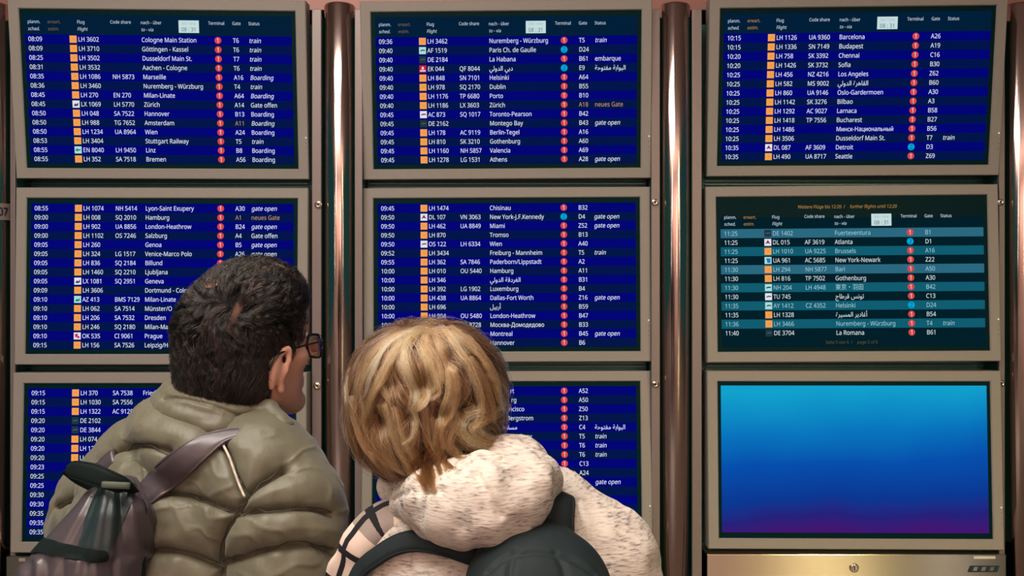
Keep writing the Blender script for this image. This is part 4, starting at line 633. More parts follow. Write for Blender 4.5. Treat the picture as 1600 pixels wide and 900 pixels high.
    'Н': (693, '81,0 81,682 167,682 167,387 526,387 526,682 612,682 612,0 526,0 526,311 167,311 167,0', '0,2,1 0,3,2 4,6,5 4,7,6 0,10,3 10,4,3 10,9,4 9,7,4 0,11,10 8,7,9'),
    'а': (522, '214,-11 168,-7 127,7 91,29 64,60 47,98 41,145 45,184 58,216 78,240 104,259 134,273 168,282 203,289 239,295 280,300 313,304 338,308 356,315 366,325 369,341 369,344 366,373 357,398 343,417 322,432 295,441 262,444 229,441 200,432 176,419 158,403 144,386 134,367 55,390 76,432 105,464 140,487 178,503 219,512 260,515 289,514 320,509 353,499 383,483 410,460 432,429 447,389 451,337 451,0 371,0 371,70 365,70 354,51 338,33 316,16 289,1 255,-8 228,61 271,65 306,79 333,99 353,125 365,154 369,185 369,254 361,249 348,244 330,240 310,236 289,232 268,230 250,227 235,225 207,220 180,213 157,202 139,187 127,167 123,141 127,117 137,97 153,81 174,70 199,63', '39,41,40 39,42,41 38,42,39 38,43,42 37,43,38 37,44,43 36,44,37 36,45,44 35,45,36 35,27,45 27,46,45 35,28,27 26,46,27 35,29,28 25,46,26 35,30,29 34,30,35 24,46,25 24,47,46 34,31,30 23,47,24 34,32,31 22,47,23 33,32,34 22,48,47 21,48,22 20,48,21 19,48,20 19,49,48 18,49,19 17,65,18 65,49,18 16,65,17 15,65,16 14,65,15 13,65,14 12,65,13 11,65,12 10,65,11 9,65,10 9,66,65 64,49,65 9,67,66 9,68,67 8,68,9 8,69,68 8,70,69 8,71,70 8,72,71 8,73,72 8,74,73 8,75,74 7,75,8 7,76,75 7,77,76 7,78,77 63,49,64 6,78,7 6,79,78 62,49,63 5,79,6 5,80,79 61,51,62 51,49,62 5,81,80 60,51,61 4,81,5 4,82,81 4,83,82 59,52,60 52,51,60 4,84,83 59,53,52 50,49,51 58,53,59 4,58,84 4,53,58 3,53,4 3,54,53 3,55,54 2,55,3 2,56,55 1,56,2 1,57,56 0,57,1'),
    'в': (525, '70,0 70,509 279,509 354,499 411,472 448,429 460,373 454,333 434,302 403,281 362,267 391,260 418,247 443,229 463,204 476,174 480,137 475,100 460,67 435,39 402,18 360,4 311,0 148,75 311,75 347,79 373,93 390,115 396,144 390,179 373,205 347,221 311,227 148,227 148,295 280,295 321,300 352,314 372,337 378,366 371,395 352,416 320,429 279,434 148,434', '0,44,1 44,2,1 44,3,2 44,4,3 44,43,4 43,5,4 0,34,44 42,5,43 41,5,42 41,6,5 40,6,41 39,6,40 39,7,6 38,7,39 37,7,38 37,8,7 36,8,37 36,9,8 35,9,36 0,33,34 33,35,34 33,9,35 33,10,9 33,11,10 33,12,11 33,13,12 33,32,13 32,14,13 0,23,33 31,14,32 30,14,31 29,14,30 29,15,14 28,15,29 28,16,15 27,16,28 27,17,16 26,17,27 26,18,17 25,18,26 24,18,25 0,24,23 0,18,24 0,19,18 0,20,19 0,21,20 0,22,21'),
    'д': (573, '17,-147 17,76 60,76 74,92 87,111 97,131 106,156 114,185 120,219 126,261 131,309 148,509 477,509 477,76 555,76 555,-147 474,-147 474,0 99,0 99,-147 152,76 396,76 396,433 222,433 211,309 202,234 191,170 175,117', '10,23,11 23,12,11 23,22,12 22,13,12 10,24,23 21,13,22 9,24,10 9,25,24 8,25,9 8,26,25 7,26,8 6,26,7 6,27,26 5,27,6 4,27,5 4,20,27 3,20,4 2,20,3 0,2,1 0,18,2 18,20,2 18,21,20 18,13,21 18,14,13 18,17,14 17,15,14 0,19,18 16,15,17'),
    'е': (541, '284,-11 215,-3 157,22 110,61 75,114 53,177 46,250 53,324 74,388 108,442 154,482 210,507 275,515 316,512 356,501 394,483 428,457 457,422 479,378 493,324 498,260 498,227 100,227 100,296 453,296 415,271 411,318 399,360 379,394 352,421 317,437 275,443 232,437 196,420 167,394 146,361 133,324 129,283 129,238 133,186 148,142 171,108 203,82 241,67 285,62 314,64 340,71 363,82 383,97 398,117 410,141 489,122 474,85 449,53 417,26 379,6 334,-7', '11,13,12 11,14,13 10,14,11 10,15,14 10,16,15 9,16,10 9,31,16 31,17,16 9,32,31 30,17,31 8,32,9 29,17,30 8,33,32 29,18,17 28,18,29 8,34,33 27,18,28 8,35,34 7,35,8 27,19,18 7,36,35 26,19,27 26,24,19 24,20,19 6,23,7 23,36,7 23,37,36 25,24,26 6,22,23 37,24,23 37,20,24 38,20,37 38,21,20 5,22,6 39,21,38 5,21,22 5,39,21 5,40,39 4,40,5 4,41,40 49,51,50 49,52,51 48,52,49 3,41,4 3,42,41 47,52,48 47,53,52 3,43,42 46,53,47 45,53,46 3,44,43 44,53,45 3,53,44 2,53,3 2,54,53 2,55,54 1,55,2 1,56,55 0,56,1'),
    'и': (551, '480,0 397,0 397,368 392,368 149,0 70,0 70,509 152,509 152,139 158,139 402,509 480,509', '5,7,6 5,8,7 9,11,10 9,3,11 3,2,11 2,0,11 9,4,3 1,0,2 5,9,8 5,4,9'),
    'й': (551, '275,580 240,585 208,598 181,618 161,644 147,675 143,709 203,709 208,681 223,658 246,643 275,639 304,643 327,658 342,681 347,709 408,709 403,675 390,644 369,618 343,598 311,585 480,0 397,0 397,368 392,368 149,0 70,0 70,509 152,509 152,139 158,139 402,509 480,509', '27,29,28 27,30,29 31,33,32 31,25,33 25,24,33 24,22,33 31,26,25 23,22,24 27,31,30 27,26,31 5,7,6 5,8,7 14,16,15 14,17,16 5,9,8 13,17,14 13,18,17 4,9,5 4,10,9 12,18,13 12,19,18 3,10,4 3,11,10 11,19,12 3,19,11 3,20,19 2,20,3 2,21,20 1,21,2 1,0,21'),
    'к': (504, '70,0 70,509 152,509 152,288 204,288 386,509 490,509 286,263 493,0 389,0 224,213 152,213 152,0', '0,2,1 0,3,2 4,6,5 4,7,6 0,11,3 11,4,3 11,7,4 11,10,7 10,8,7 0,12,11 9,8,10'),
    'л': (537, '9,0 9,76 27,76 48,78 65,84 79,96 90,115 98,142 105,178 109,224 113,282 122,509 466,509 466,0 384,0 384,433 200,433 192,254 185,176 173,113 154,63 126,28 87,7 37,0', '10,16,11 16,12,11 16,15,12 15,13,12 10,17,16 14,13,15 9,17,10 9,18,17 8,18,9 7,18,8 7,19,18 6,19,7 5,19,6 5,20,19 4,20,5 3,20,4 2,20,3 0,2,1 0,20,2 0,21,20 0,22,21 0,23,22'),
    'м': (718, '70,0 70,509 194,509 311,225 321,201 330,177 337,155 344,134 350,114 356,94 361,74 366,54 352,54 357,74 362,93 367,113 373,133 380,155 387,177 396,200 406,225 522,509 647,509 647,0 564,0 564,265 564,291 565,317 565,343 565,369 566,396 566,422 567,448 567,475 577,475 566,437 556,403 546,370 534,338 521,303 505,265 394,0 322,0 210,265 194,303 181,337 169,370 158,403 148,437 137,475 149,475 150,451 150,426 151,400 151,374 152,347 152,320 152,292 152,265 152,0', '0,49,1 49,2,1 49,50,2 50,3,2 20,33,21 33,22,21 33,34,22 34,23,22 0,48,49 51,3,50 20,32,33 35,23,34 52,3,51 20,35,32 35,31,32 20,36,35 31,23,35 0,52,48 52,47,48 0,53,52 47,3,52 30,23,31 20,37,36 46,3,47 0,54,53 29,23,30 0,55,54 20,38,37 45,3,46 28,23,29 0,56,55 27,23,28 20,39,38 44,3,45 0,57,56 26,23,27 20,40,39 43,3,44 0,58,57 25,23,26 42,3,43 20,41,40 0,59,58 24,23,25 42,4,3 19,41,20 42,5,4 18,41,19 42,6,5 17,41,18 42,7,6 16,41,17 42,8,7 15,41,16 42,9,8 14,41,15 42,13,9 13,10,9 13,10,14 10,41,14 11,41,10 42,12,13 42,11,12 42,41,11'),
    'н': (548, '414,299 414,223 133,223 133,299 152,509 152,0 70,0 70,509 477,509 477,0 395,0 395,509', '6,4,7 6,3,4 3,5,4 10,0,11 0,8,11 0,9,8 6,2,3 5,0,3 5,10,0 10,1,0 6,1,2 6,10,1 5,10,6'),
    'о': (557, '278,-11 213,-3 157,22 110,61 75,114 53,178 46,251 53,326 75,390 110,443 157,482 213,507 278,515 343,507 400,482 447,443 482,390 504,326 511,251 504,178 482,114 447,61 400,22 343,-3 278,62 325,69 362,88 391,119 412,157 424,202 428,251 424,301 412,346 391,385 362,416 325,436 278,442 232,436 195,416 166,385 145,346 133,301 129,251 133,202 145,157 166,119 195,88 232,69', '11,13,12 10,13,11 10,14,13 9,14,10 9,15,14 8,37,9 37,36,9 36,15,9 36,35,15 35,16,15 8,38,37 34,16,35 8,39,38 33,16,34 7,39,8 33,17,16 7,40,39 32,17,33 7,41,40 31,17,32 6,41,7 31,18,17 6,42,41 30,18,31 5,42,6 5,43,42 29,18,30 29,19,18 5,44,43 28,19,29 28,20,19 4,44,5 4,45,44 27,20,28 4,46,45 26,20,27 3,46,4 26,21,20 3,47,46 25,21,26 3,24,47 24,21,25 3,21,24 2,21,3 2,22,21 1,22,2 1,23,22 0,23,1'),
    'с': (530, '278,-11 213,-3 157,22 110,61 75,114 53,178 46,251 53,326 75,390 110,443 157,482 213,507 278,515 314,513 349,506 380,494 409,477 434,457 456,432 473,403 485,371 406,351 399,370 389,388 377,403 362,417 344,427 325,436 302,440 278,442 232,436 195,416 166,385 145,346 133,301 129,251 133,202 145,157 166,119 195,88 232,69 278,62 303,64 325,69 345,77 363,89 378,102 391,119 401,137 408,157 487,137 474,104 457,75 436,50 411,29 382,12 349,-1 315,-8', '11,13,12 11,14,13 10,14,11 10,15,14 10,16,15 9,16,10 9,17,16 9,29,17 29,18,17 8,30,9 30,29,9 28,18,29 27,18,28 8,31,30 26,18,27 26,19,18 25,19,26 24,19,25 8,32,31 23,19,24 23,20,19 7,32,8 22,20,23 7,33,32 22,21,20 7,34,33 6,34,7 6,35,34 5,35,6 5,36,35 5,37,36 4,37,5 4,38,37 48,50,49 48,51,50 47,51,48 46,51,47 4,39,38 3,39,4 46,52,51 45,52,46 44,52,45 3,40,39 43,52,44 43,53,52 42,53,43 3,41,40 41,53,42 3,53,41 2,53,3 2,54,53 2,55,54 1,55,2 1,56,55 1,57,56 0,57,1'),
    'ц': (557, '70,0 70,509 152,509 152,76 395,76 395,509 476,509 476,0 461,-146 461,0 427,0 427,76 543,76 543,-146', '0,2,1 0,3,2 4,6,5 4,11,6 11,7,6 0,4,3 0,11,4 0,10,11 7,12,11 7,13,12 10,7,0 9,7,10 8,7,9 8,13,7'),
    'ы': (685, '532,0 532,509 614,509 614,0 140,327 287,327 343,322 389,306 426,281 452,249 468,210 474,165 468,121 452,81 425,48 389,22 342,5 287,0 70,0 70,509 152,509 152,76 287,76 329,82 362,100 384,127 391,162 384,198 362,226 329,245 287,251 140,251', '18,20,19 18,4,20 4,21,20 18,31,4 21,5,4 21,30,5 30,6,5 30,7,6 30,8,7 30,9,8 18,30,31 18,21,30 21,29,30 21,28,29 21,27,28 21,26,27 21,25,26 21,24,25 21,23,24 21,22,23 0,2,1 0,3,2'),
    'ь': (520, '140,327 287,327 343,322 389,306 426,281 452,249 468,210 474,165 468,121 452,81 425,48 389,22 342,5 287,0 70,0 70,509 152,509 152,76 287,76 329,82 362,100 384,127 391,162 384,198 362,226 329,245 287,251 140,251', '14,16,15 14,0,16 0,17,16 14,27,0 17,1,0 17,26,1 26,2,1 26,3,2 26,4,3 26,5,4 14,26,27 14,17,26 17,25,26 17,24,25 17,23,24 17,22,23 17,21,22 17,20,21 17,19,20 17,18,19'),
}


GLYPH_GEO = {}
for ch, (adv, gv, gf) in GLYPH.items():
    GLYPH_GEO[ch] = (adv / 1000.0, [tuple(int(q) / 1000.0 for q in p.split(',')) for p in gv.split()], [tuple(int(q) for q in p.split(',')) for p in gf.split()])


for cy_, la_ in zip('МНаосе', 'MHaoce'):       # letters drawn alike in both alphabets
    GLYPH_GEO[cy_] = GLYPH_GEO[la_]


def stroke_letter(adv, rects, bowl=None):
    V, Fc = [], []
    for x0, y0, x1, y1 in rects:
        Fc.append(tuple(range(len(V), len(V) + 4)))
        V += [(x0, y0), (x1, y0), (x1, y1), (x0, y1)]
    if bowl:
        x0, xm, rx, ry, w = bowl
        out = [(x0, 2 * ry)] + [(xm + rx * math.cos(t), ry + ry * math.sin(t)) for t in np.linspace(math.pi / 2, -math.pi / 2, 11)] + [(x0, 0)]
        inn = [(x0, 2 * ry - w)] + [(xm + (rx - w) * math.cos(t), ry + (ry - w) * math.sin(t)) for t in np.linspace(math.pi / 2, -math.pi / 2, 11)] + [(x0, w)]
        o = len(V)
        n = len(out)
        V += out + inn
        Fc += [(o + i, o + n + i, o + n + i + 1, o + i + 1) for i in range(n - 1)]
    return adv, V, Fc


GLYPH_GEO['н'] = stroke_letter(.560, [(.075, 0, .157, .515), (.405, 0, .487, .515), (.157, .225, .405, .298)])
GLYPH_GEO['ь'] = stroke_letter(.505, [(.075, 0, .157, .515)], (.157, .290, .160, .158, .072))
GLYPH_GEO['ы'] = stroke_letter(.690, [(.075, 0, .157, .515), (.535, 0, .617, .515)], (.157, .290, .160, .158, .072))


def glyph_line(s, size, slant, align):
    """Writing set from the outlines above."""
    V, Fc, x = [], [], 0.0
    for ch in s:
        adv, gv, gf = GLYPH_GEO[ch]
        o = len(V)
        V += [(x + p[0] + (0.2 * p[1] if slant else 0.0), p[1]) for p in gv]
        Fc += [tuple(i + o for i in q) for q in gf]
        x += adv
    sh = {'l': 0.0, 'c': x / 2, 'r': x}[align]
    return [((p[0] - sh) * size, p[1] * size) for p in V], Fc


def font_meshes(specs):
    out = [None] * len(specs)
    rest = []
    for i, sp in enumerate(specs):
        if all(c in GLYPH_GEO for c in sp[0]):
            out[i] = glyph_line(*sp)
        else:
            rest.append(i)
    for i, g in zip(rest, fallback_meshes([specs[i] for i in rest])):
        out[i] = g
    return out


def fallback_meshes(specs):
    """specs: (string, size, slant, align) -> list of (verts, faces), flat in x-y."""
    obs = []
    for s, size, slant, align in specs:
        c = bpy.data.curves.new('writing', 'FONT')
        c.body = s
        c.size = size
        c.resolution_u = 3
        c.shear = 0.2 if slant else 0.0
        c.align_x = {'l': 'LEFT', 'c': 'CENTER', 'r': 'RIGHT'}[align]
        ob = bpy.data.objects.new('writing', c)
        COL.objects.link(ob)
        obs.append(ob)
    dg = bpy.context.evaluated_depsgraph_get()
    dg.update()
    out = []
    for ob in obs:
        me = bpy.data.meshes.new_from_object(ob.evaluated_get(dg))
        out.append(([tuple(v.co) for v in me.vertices], [tuple(p.vertices) for p in me.polygons]))
        bpy.data.meshes.remove(me)
    for ob in obs:
        c = ob.data
        bpy.data.objects.remove(ob)
        bpy.data.curves.remove(c)
    return out


def build_texts():
    geo = font_meshes([(t[1], t[4], t[6], t[7]) for t in TEXTS])
    rows = {}
    for t, g in zip(TEXTS, geo):
        rows.setdefault(t[0], []).append((t, g))
    for key, items in rows.items():
        mb, cols = MB(), []
        for t, (v, f) in items:
            if t[5] not in cols:
                cols.append(t[5])
            x0, z0 = U(t[2]), Vv(t[3]) - t[4] * 0.341
            y = -.0030 if key[1] in ('badge_digit', 'clock_digits', 'clock_caption') else -.0020
            mb.add([(x0 + p[0] * XS, y, z0 + p[1]) for p in v], f, cols.index(t[5]))
        mb.build(key[1], [G[c] for c in cols], SCREENS[key[0]])


build_texts()

# ------------------------------------------------------------------ racks, poles
M_rail = mat('brushed_rosy_steel', lin((128, 117, 114)), 0.38, 0.35)
add_bump(M_rail, 120, 0.05, 0.001, (30, 30, 0.3))


def brushed(name, col, rough, aniso, rot=0.0, radial=True):
    m = mat(name, col, rough, 1.0)
    bs = bsdf(m)
    bs.inputs['Anisotropic'].default_value = aniso
    bs.inputs['Anisotropic Rotation'].default_value = rot
    if radial:
        tg = N(m, 'ShaderNodeTangent', direction_type='RADIAL', axis='Z')
    else:
        tg = N(m, 'ShaderNodeCombineXYZ')
        tg.inputs[0].default_value = 1.0
    L(m, tg.outputs[0], bs.inputs['Tangent'])
    return m


M_pole = brushed('brushed_steel_tube', lin((204, 184, 176)), 0.13, 0.6, 0.25)
M_base = brushed('brushed_steel_sheet', lin((205, 192, 176)), 0.20, 0.95, 0.25, False)
M_slot = mat('slot_darkness', lin((26, 92, 88)), 0.5)
M_louvre = mat('slot_louvre_metal', lin((70, 92, 90)), 0.3, 0.7)
M_lockm = mat('bright_lock_metal', lin((225, 210, 195)), 0.18, 1.0)
M_lockd = mat('keyhole_dark', lin((30, 30, 30)), 0.5)
M_emblem = mat('dark_teal_print', lin((12, 44, 44)), .5)
M_label = mat('white_sticker', lin((225, 225, 215)), 0.6)

YR = 3.60


def X(px, Y=YR):
    return (px - 800) / F_PX * Y


def Z(py, Y=YR):
    return CAM_Z - (py - 450) / F_PX * Y


def lock(parent, px, py, r=.0118, name='lock'):
    Yf = YR - .022
    c = (X(px, Yf), Yf, Z(py, Yf))
    mb = MB()
    mb.lathe([(r * 1.15, .006), (r * 1.15, -.003), (r, -.005), (r * .82, -.0045), (r * .78, -.008), (r * .45, -.0085), (r * .40, -.006), (0.0005, -.006)], c, 'Y', 28)
    mb.box((c[0] - .0014, c[1] - .0075, c[2] - .004), (c[0] + .0014, c[1] - .0055, c[2] + .004), 1)
    return mb.build(name, [M_lockm, M_lockd], parent, True)


RACKS = {
    'left': dict(rail=[(20, 28), (489, 503.5)], slots=[(35, 487, 280.5, 293), (32, 487, 568.5, 580), (28, 487, 863, 868)], locks=[(1, 497.5, 320), (1, 495.5, 603)], base=(16, 489, 869)),
    'mid': dict(rail=[(555.5, 567.5), (1016.5, 1030)], slots=[(569, 1015, 280.5, 293.5), (569, 1016, 567, 578), (570, 1018, 857, 864)], locks=[(1, 1023.5, 316.5), (1, 1024, 600.5)], base=(556, 1020, 865)),
    'right': dict(rail=[(1080, 1095), (1557, 1566)], slots=[(1095.5, 1552, 276.5, 288.5), (1097, 1553, 565.5, 577), (1098, 1560, 858, 865)], locks=[(1, 1563, 316), (1, 1564, 599)], base=(1102, 1566, 866)),
}
RL = {'left': 'tall steel rack frame carrying the left column of three monitors',
      'mid': 'tall steel rack frame carrying the middle column of three monitors',
      'right': 'tall steel rack frame with bare steel base door below the blue screen'}
for k, r in RACKS.items():
    xm = X((r['rail'][0][0] + r['rail'][1][1]) / 2)
    root = empty('display_rack', (xm, 3.72, 0))
    tag(root, RL[k], 'rack', 'racks holding the departure monitors')
    bpy.context.view_layer.update()

    def link(ob):
        ob.parent = root
        ob.matrix_parent_inverse = root.matrix_world.inverted()
        return ob
    rails = []
    for x0, x1 in r['rail']:
        mb = MB(); mb.box((X(x0), YR - .02, 0.0), (X(x1), YR - .004, 2.72), bev=.002)
        rails.append(link(mb.build('side_rail', M_rail)))
        mb = MB(); mb.box((X(x0) + .002, YR - .004, 0.0), (X(x1) - .002, YR + .12, 2.70)); link(mb.build('upright', M_slot))
    for ri, lx, ly in r['locks']:
        ob = lock(None, lx, ly); ob.parent = rails[ri]; ob.matrix_parent_inverse = rails[ri].matrix_world.inverted()
    mb = MB(); mb.box((X(r['rail'][0][1]) + .001, YR + .12, 0.02), (X(r['rail'][1][0]) - .001, YR + .15, 2.70)); link(mb.build('back_panel', M_slot))
    for x0, x1, y0, y1 in r['slots']:
        mb = MB(); Ys = YR + .075
        zt, zb = Z(y0 - 8, Ys), Z(y1 + 8, Ys)
        mb.box((X(r['rail'][0][1]) + .002, Ys + .02, zb), (X(r['rail'][1][0]) - .002, Ys + .03, zt))
        n = 5
        for i in range(n):
            zc = zb + (zt - zb) * (i + .5) / n
            mb.box((X(x0 + 6, Ys), Ys, zc - .0022), (X(x1 - 6, Ys), Ys + .02, zc + .0012), 1)
        link(mb.build('vent_grille', [M_slot, M_louvre]))
    x0, x1, y0 = r['base']
    mb = MB(); mb.box((X(x0), YR - .03, 0.06), (X(x1), YR + .1, Z(y0, YR - .03)), bev=.003)
    door = link(mb.build('base_door', M_base))
    if k == 'right':
        Yb = YR - .031
        c = (X(1334.5, Yb), Yb, Z(887, Yb))
        mb = MB(); mb.lathe([(.0165, .004), (.0165, -.004), (.013, -.007), (.010, -.006), (.0005, -.0065)], c, 'Y', 28)
        mb.box((c[0] - .0015, c[1] - .0078, c[2] - .007), (c[0] + .0015, c[1] - .006, c[2] + .007), 1)
        ob = mb.build('lock', [M_lockm, M_lockd], None, True); ob.parent = door; ob.matrix_parent_inverse = door.matrix_world.inverted()
        mb = MB(); mb.box((X(1521, Yb), Yb - .002, Z(873, Yb)), (X(1555, Yb), Yb + .001, Z(869, Yb)))
        ob = mb.build('label_strip', M_label); ob.parent = door; ob.matrix_parent_inverse = door.matrix_world.inverted()
    # slanted dark emblem at the door's upper corner
    ex, ey = (1512, 884) if k == 'right' else (25, 888)
    Ye = YR - .0315
    if k != 'mid':
        mb = MB()
        for sx0, sx1, t0, t1 in ((0, 46, 0.0, .18), (0, 46, .82, 1.0), (0, 7, .18, .82), (14, 20, .18, .82), (27, 33, .18, .82), (40, 46, .18, .82)):
            q_ = [(ex + sx0 + 4 * (1 - t1), ey + 10 * t1), (ex + sx1 + 4 * (1 - t1), ey + 10 * t1), (ex + sx1 + 4 * (1 - t0), ey + 10 * t0), (ex + sx0 + 4 * (1 - t0), ey + 10 * t0)]
            mb.add([(X(a_, Ye), Ye, Z(c_, Ye)) for a_, c_ in q_], [(0, 1, 2, 3)])
        ob = mb.build('emblem', M_emblem); ob.parent = door; ob.matrix_parent_inverse = door.matrix_world.inverted()
    if k == 'left':
        Yb = YR - .031
        mb = MB(); mb.box((X(30, Yb), Yb - .002, Z(877, Yb)), (X(40, Yb), Yb + .001, Z(872, Yb)))
        ob = mb.build('label_strip', M_label); ob.parent = door; ob.matrix_parent_inverse = door.matrix_world.inverted()

POLE_L = {-6: 'brushed steel pole at the far left carrying the number 07 plate', 531: 'brushed steel pole between the left and middle monitor columns',
          1054: 'brushed steel pole between the middle and right monitor columns', 1593: 'brushed steel pole right of the plain blue screen column'}
for px, lab in POLE_L.items():
    Yp = 3.62
    root = empty('steel_pole', (X(px, Yp), Yp, 0))
    tag(root, lab, 'pole', 'round poles between the racks')
    R = .0585
    mb = MB(); mb.lathe([(R, 0.0), (R, 2.738), (R - .004, 2.744)], (0, 0, 0), 'Z', 64)
    ob = mb.build('tube', M_pole, root, True)
    ob.data.polygons[-1].use_smooth = False; ob.data.polygons[-2].use_smooth = False
    mb = MB(); mb.lathe([(R + .003, 0.0), (R + .003, .008), (R + .004, .012), (R + .004, .0125)], (0, 0, 0), 'Z', 48); mb.build('foot_ring', M_rail, root, True)
    if px == -6:
        # curved number plate
        mb = MB(); n = 14
        zt, zb = Z(317, Yp - R), Z(343, Yp - R)
        a0, a1 = math.radians(-105), math.radians(2)
        Rp = R + .0015
        v = [(Rp * math.cos(a0 + (a1 - a0) * i / n), Rp * math.sin(a0 + (a1 - a0) * i / n), z) for z in (zb, zt) for i in range(n + 1)]
        mb.add(v, [(i, i + 1, n + 2 + i, n + 1 + i) for i in range(n)])
        plate = mb.build('number_plate', mat('grey_number_plate', lin((120, 108, 102)), .5), root, True)
        (v, f), = font_meshes([('07', .042, False, 'l')])
        Rt_ = Rp + .0035
        xs = [p[0] for p in v]
        # wrap the digits round the tube
        sx = math.radians(64) * Rt_
        v2 = []
        for p in v:
            xx = sx + (p[0] - max(xs)) * .8
            a = -math.pi / 2 + xx / Rt_
            v2.append((Rt_ * math.cos(a), Rt_ * math.sin(a), Z(330, Yp - R) - .0143 + p[1]))
        mb = MB(); mb.add(v2, f)
        mb.add([(x_ * 1.002, y_ * 1.002 + .0004, z_ + .0012) for x_, y_, z_ in v2], f); mb.add([(x_ * 1.003 + .0010, y_ * 1.003 + .0016, z_) for x_, y_, z_ in v2], f); mb.build('number', mat('black_digits', lin((14, 12, 12)), .6), plate)


# ------------------------------------------------------------------ soft-form modelling
class Field:
    """A blended distance field on a grid, turned into one continuous surface."""

    def __init__(s, lo, hi, h):
        s.lo = np.array(lo, dtype=np.float64)
        s.h = h
        s.n = np.ceil((np.array(hi) - s.lo) / h).astype(int) + 1
        s.d = np.full(tuple(s.n), 0.3, dtype=np.float32)

    def _blk(s, lo, hi):
        a = np.clip(np.floor((np.array(lo) - s.lo) / s.h).astype(int), 0, s.n - 1)
        b = np.clip(np.ceil((np.array(hi) - s.lo) / s.h).astype(int) + 1, 1, s.n)
        ax = [(s.lo[i] + np.arange(a[i], b[i]) * s.h).astype(np.float32) for i in range(3)]
        return tuple(slice(a[i], b[i]) for i in range(3)), ax[0][:, None, None], ax[1][None, :, None], ax[2][None, None, :]

    def _mix(s, sl, dn, k, sub=False):
        d0 = s.d[sl]
        if d0.size == 0:
            return
        if sub:
            dn = -dn
            h = np.clip(0.5 - 0.5 * (d0 - dn) / k, 0, 1)
            s.d[sl] = d0 * (1 - h) + dn * h + k * h * (1 - h)
        else:
            h = np.clip(0.5 + 0.5 * (d0 - dn) / k, 0, 1)
            s.d[sl] = d0 * (1 - h) + dn * h - k * h * (1 - h)

    def cap(s, a, b, ra, rb=None, k=0.01, sub=False):
        rb = ra if rb is None else rb
        a, b = np.array(a, float), np.array(b, float)
        pad = max(ra, rb) + k + 0.02
        sl, x, y, z = s._blk(np.minimum(a, b) - pad, np.maximum(a, b) + pad)
        ba = b - a
        L2 = max(float(ba @ ba), 1e-9)
        t = np.clip(((x - a[0]) * ba[0] + (y - a[1]) * ba[1] + (z - a[2]) * ba[2]) / L2, 0, 1)
        dx, dy, dz = x - a[0] - t * ba[0], y - a[1] - t * ba[1], z - a[2] - t * ba[2]
        s._mix(sl, np.sqrt(dx * dx + dy * dy + dz * dz) - (ra + t * (rb - ra)), k, sub)

    def chain(s, pts, rad, k=0.01):
        for i in range(len(pts) - 1):
            s.cap(pts[i], pts[i + 1], rad[i], rad[i + 1], k)

    def ell(s, c, r, R=None, k=0.01, sub=False):
        c, r = np.array(c, float), np.array(r, float)
        R = np.eye(3) if R is None else np.array(R, float)   # rows: local axes
        ext = np.sqrt(((R.T * r) ** 2).sum(1)) + k + 0.02
        sl, x, y, z = s._blk(c - ext, c + ext)
        x, y, z = x - c[0], y - c[1], z - c[2]
        q = [(R[i, 0] * x + R[i, 1] * y + R[i, 2] * z) for i in range(3)]
        k0 = np.sqrt(sum((q[i] / r[i]) ** 2 for i in range(3)))
        k1 = np.sqrt(sum((q[i] / r[i] ** 2) ** 2 for i in range(3))) + 1e-6
        s._mix(sl, k0 * (k0 - 1) / k1, k, sub)

    def rbox(s, c, r, rad, R=None, k=0.01):
        c, r = np.array(c, float), np.array(r, float)
        R = np.eye(3) if R is None else np.array(R, float)
        ext = np.sqrt(((R.T * r) ** 2).sum(1)) * 1.2 + k + 0.02
        sl, x, y, z = s._blk(c - ext, c + ext)
        x, y, z = x - c[0], y - c[1], z - c[2]
        q = [np.abs(R[i, 0] * x + R[i, 1] * y + R[i, 2] * z) - (r[i] - rad) for i in range(3)]
        o = np.sqrt(sum(np.maximum(v, 0) ** 2 for v in q))
        s._mix(sl, o + np.minimum(np.maximum(q[0], np.maximum(q[1], q[2])), 0) - rad, k)

    def sample(s, P):
        g = (np.asarray(P, float) - s.lo) / s.h
        i = np.clip(np.floor(g).astype(int), 0, s.n - 2)
        f = np.clip(g - i, 0, 1)
        out = 0
        for dx in (0, 1):
            for dy in (0, 1):
                for dz in (0, 1):
                    w = (f[:, 0] if dx else 1 - f[:, 0]) * (f[:, 1] if dy else 1 - f[:, 1]) * (f[:, 2] if dz else 1 - f[:, 2])
                    out = out + w * s.d[i[:, 0] + dx, i[:, 1] + dy, i[:, 2] + dz]
        return out

    def hit(s, px, py, off=0.0, Y0=0.8, Y1=2.2):
        """Where the sight line through (px, py) first meets the surface (grown by off)."""
        Ys = np.arange(Y0, Y1, 0.002)
        P = np.stack([(px - 800.0) / F_PX * Ys, Ys, CAM_Z - (py - 450.0) / F_PX * Ys], 1)
        ok = np.all((P > s.lo) & (P < s.lo + (s.n - 1) * s.h), axis=1)
        d = np.where(ok, s.sample(P), 1.0)
        w = np.nonzero(d < off)[0]
        if len(w):
            return P[w[0]]
        return P[int(np.argmin(d))]

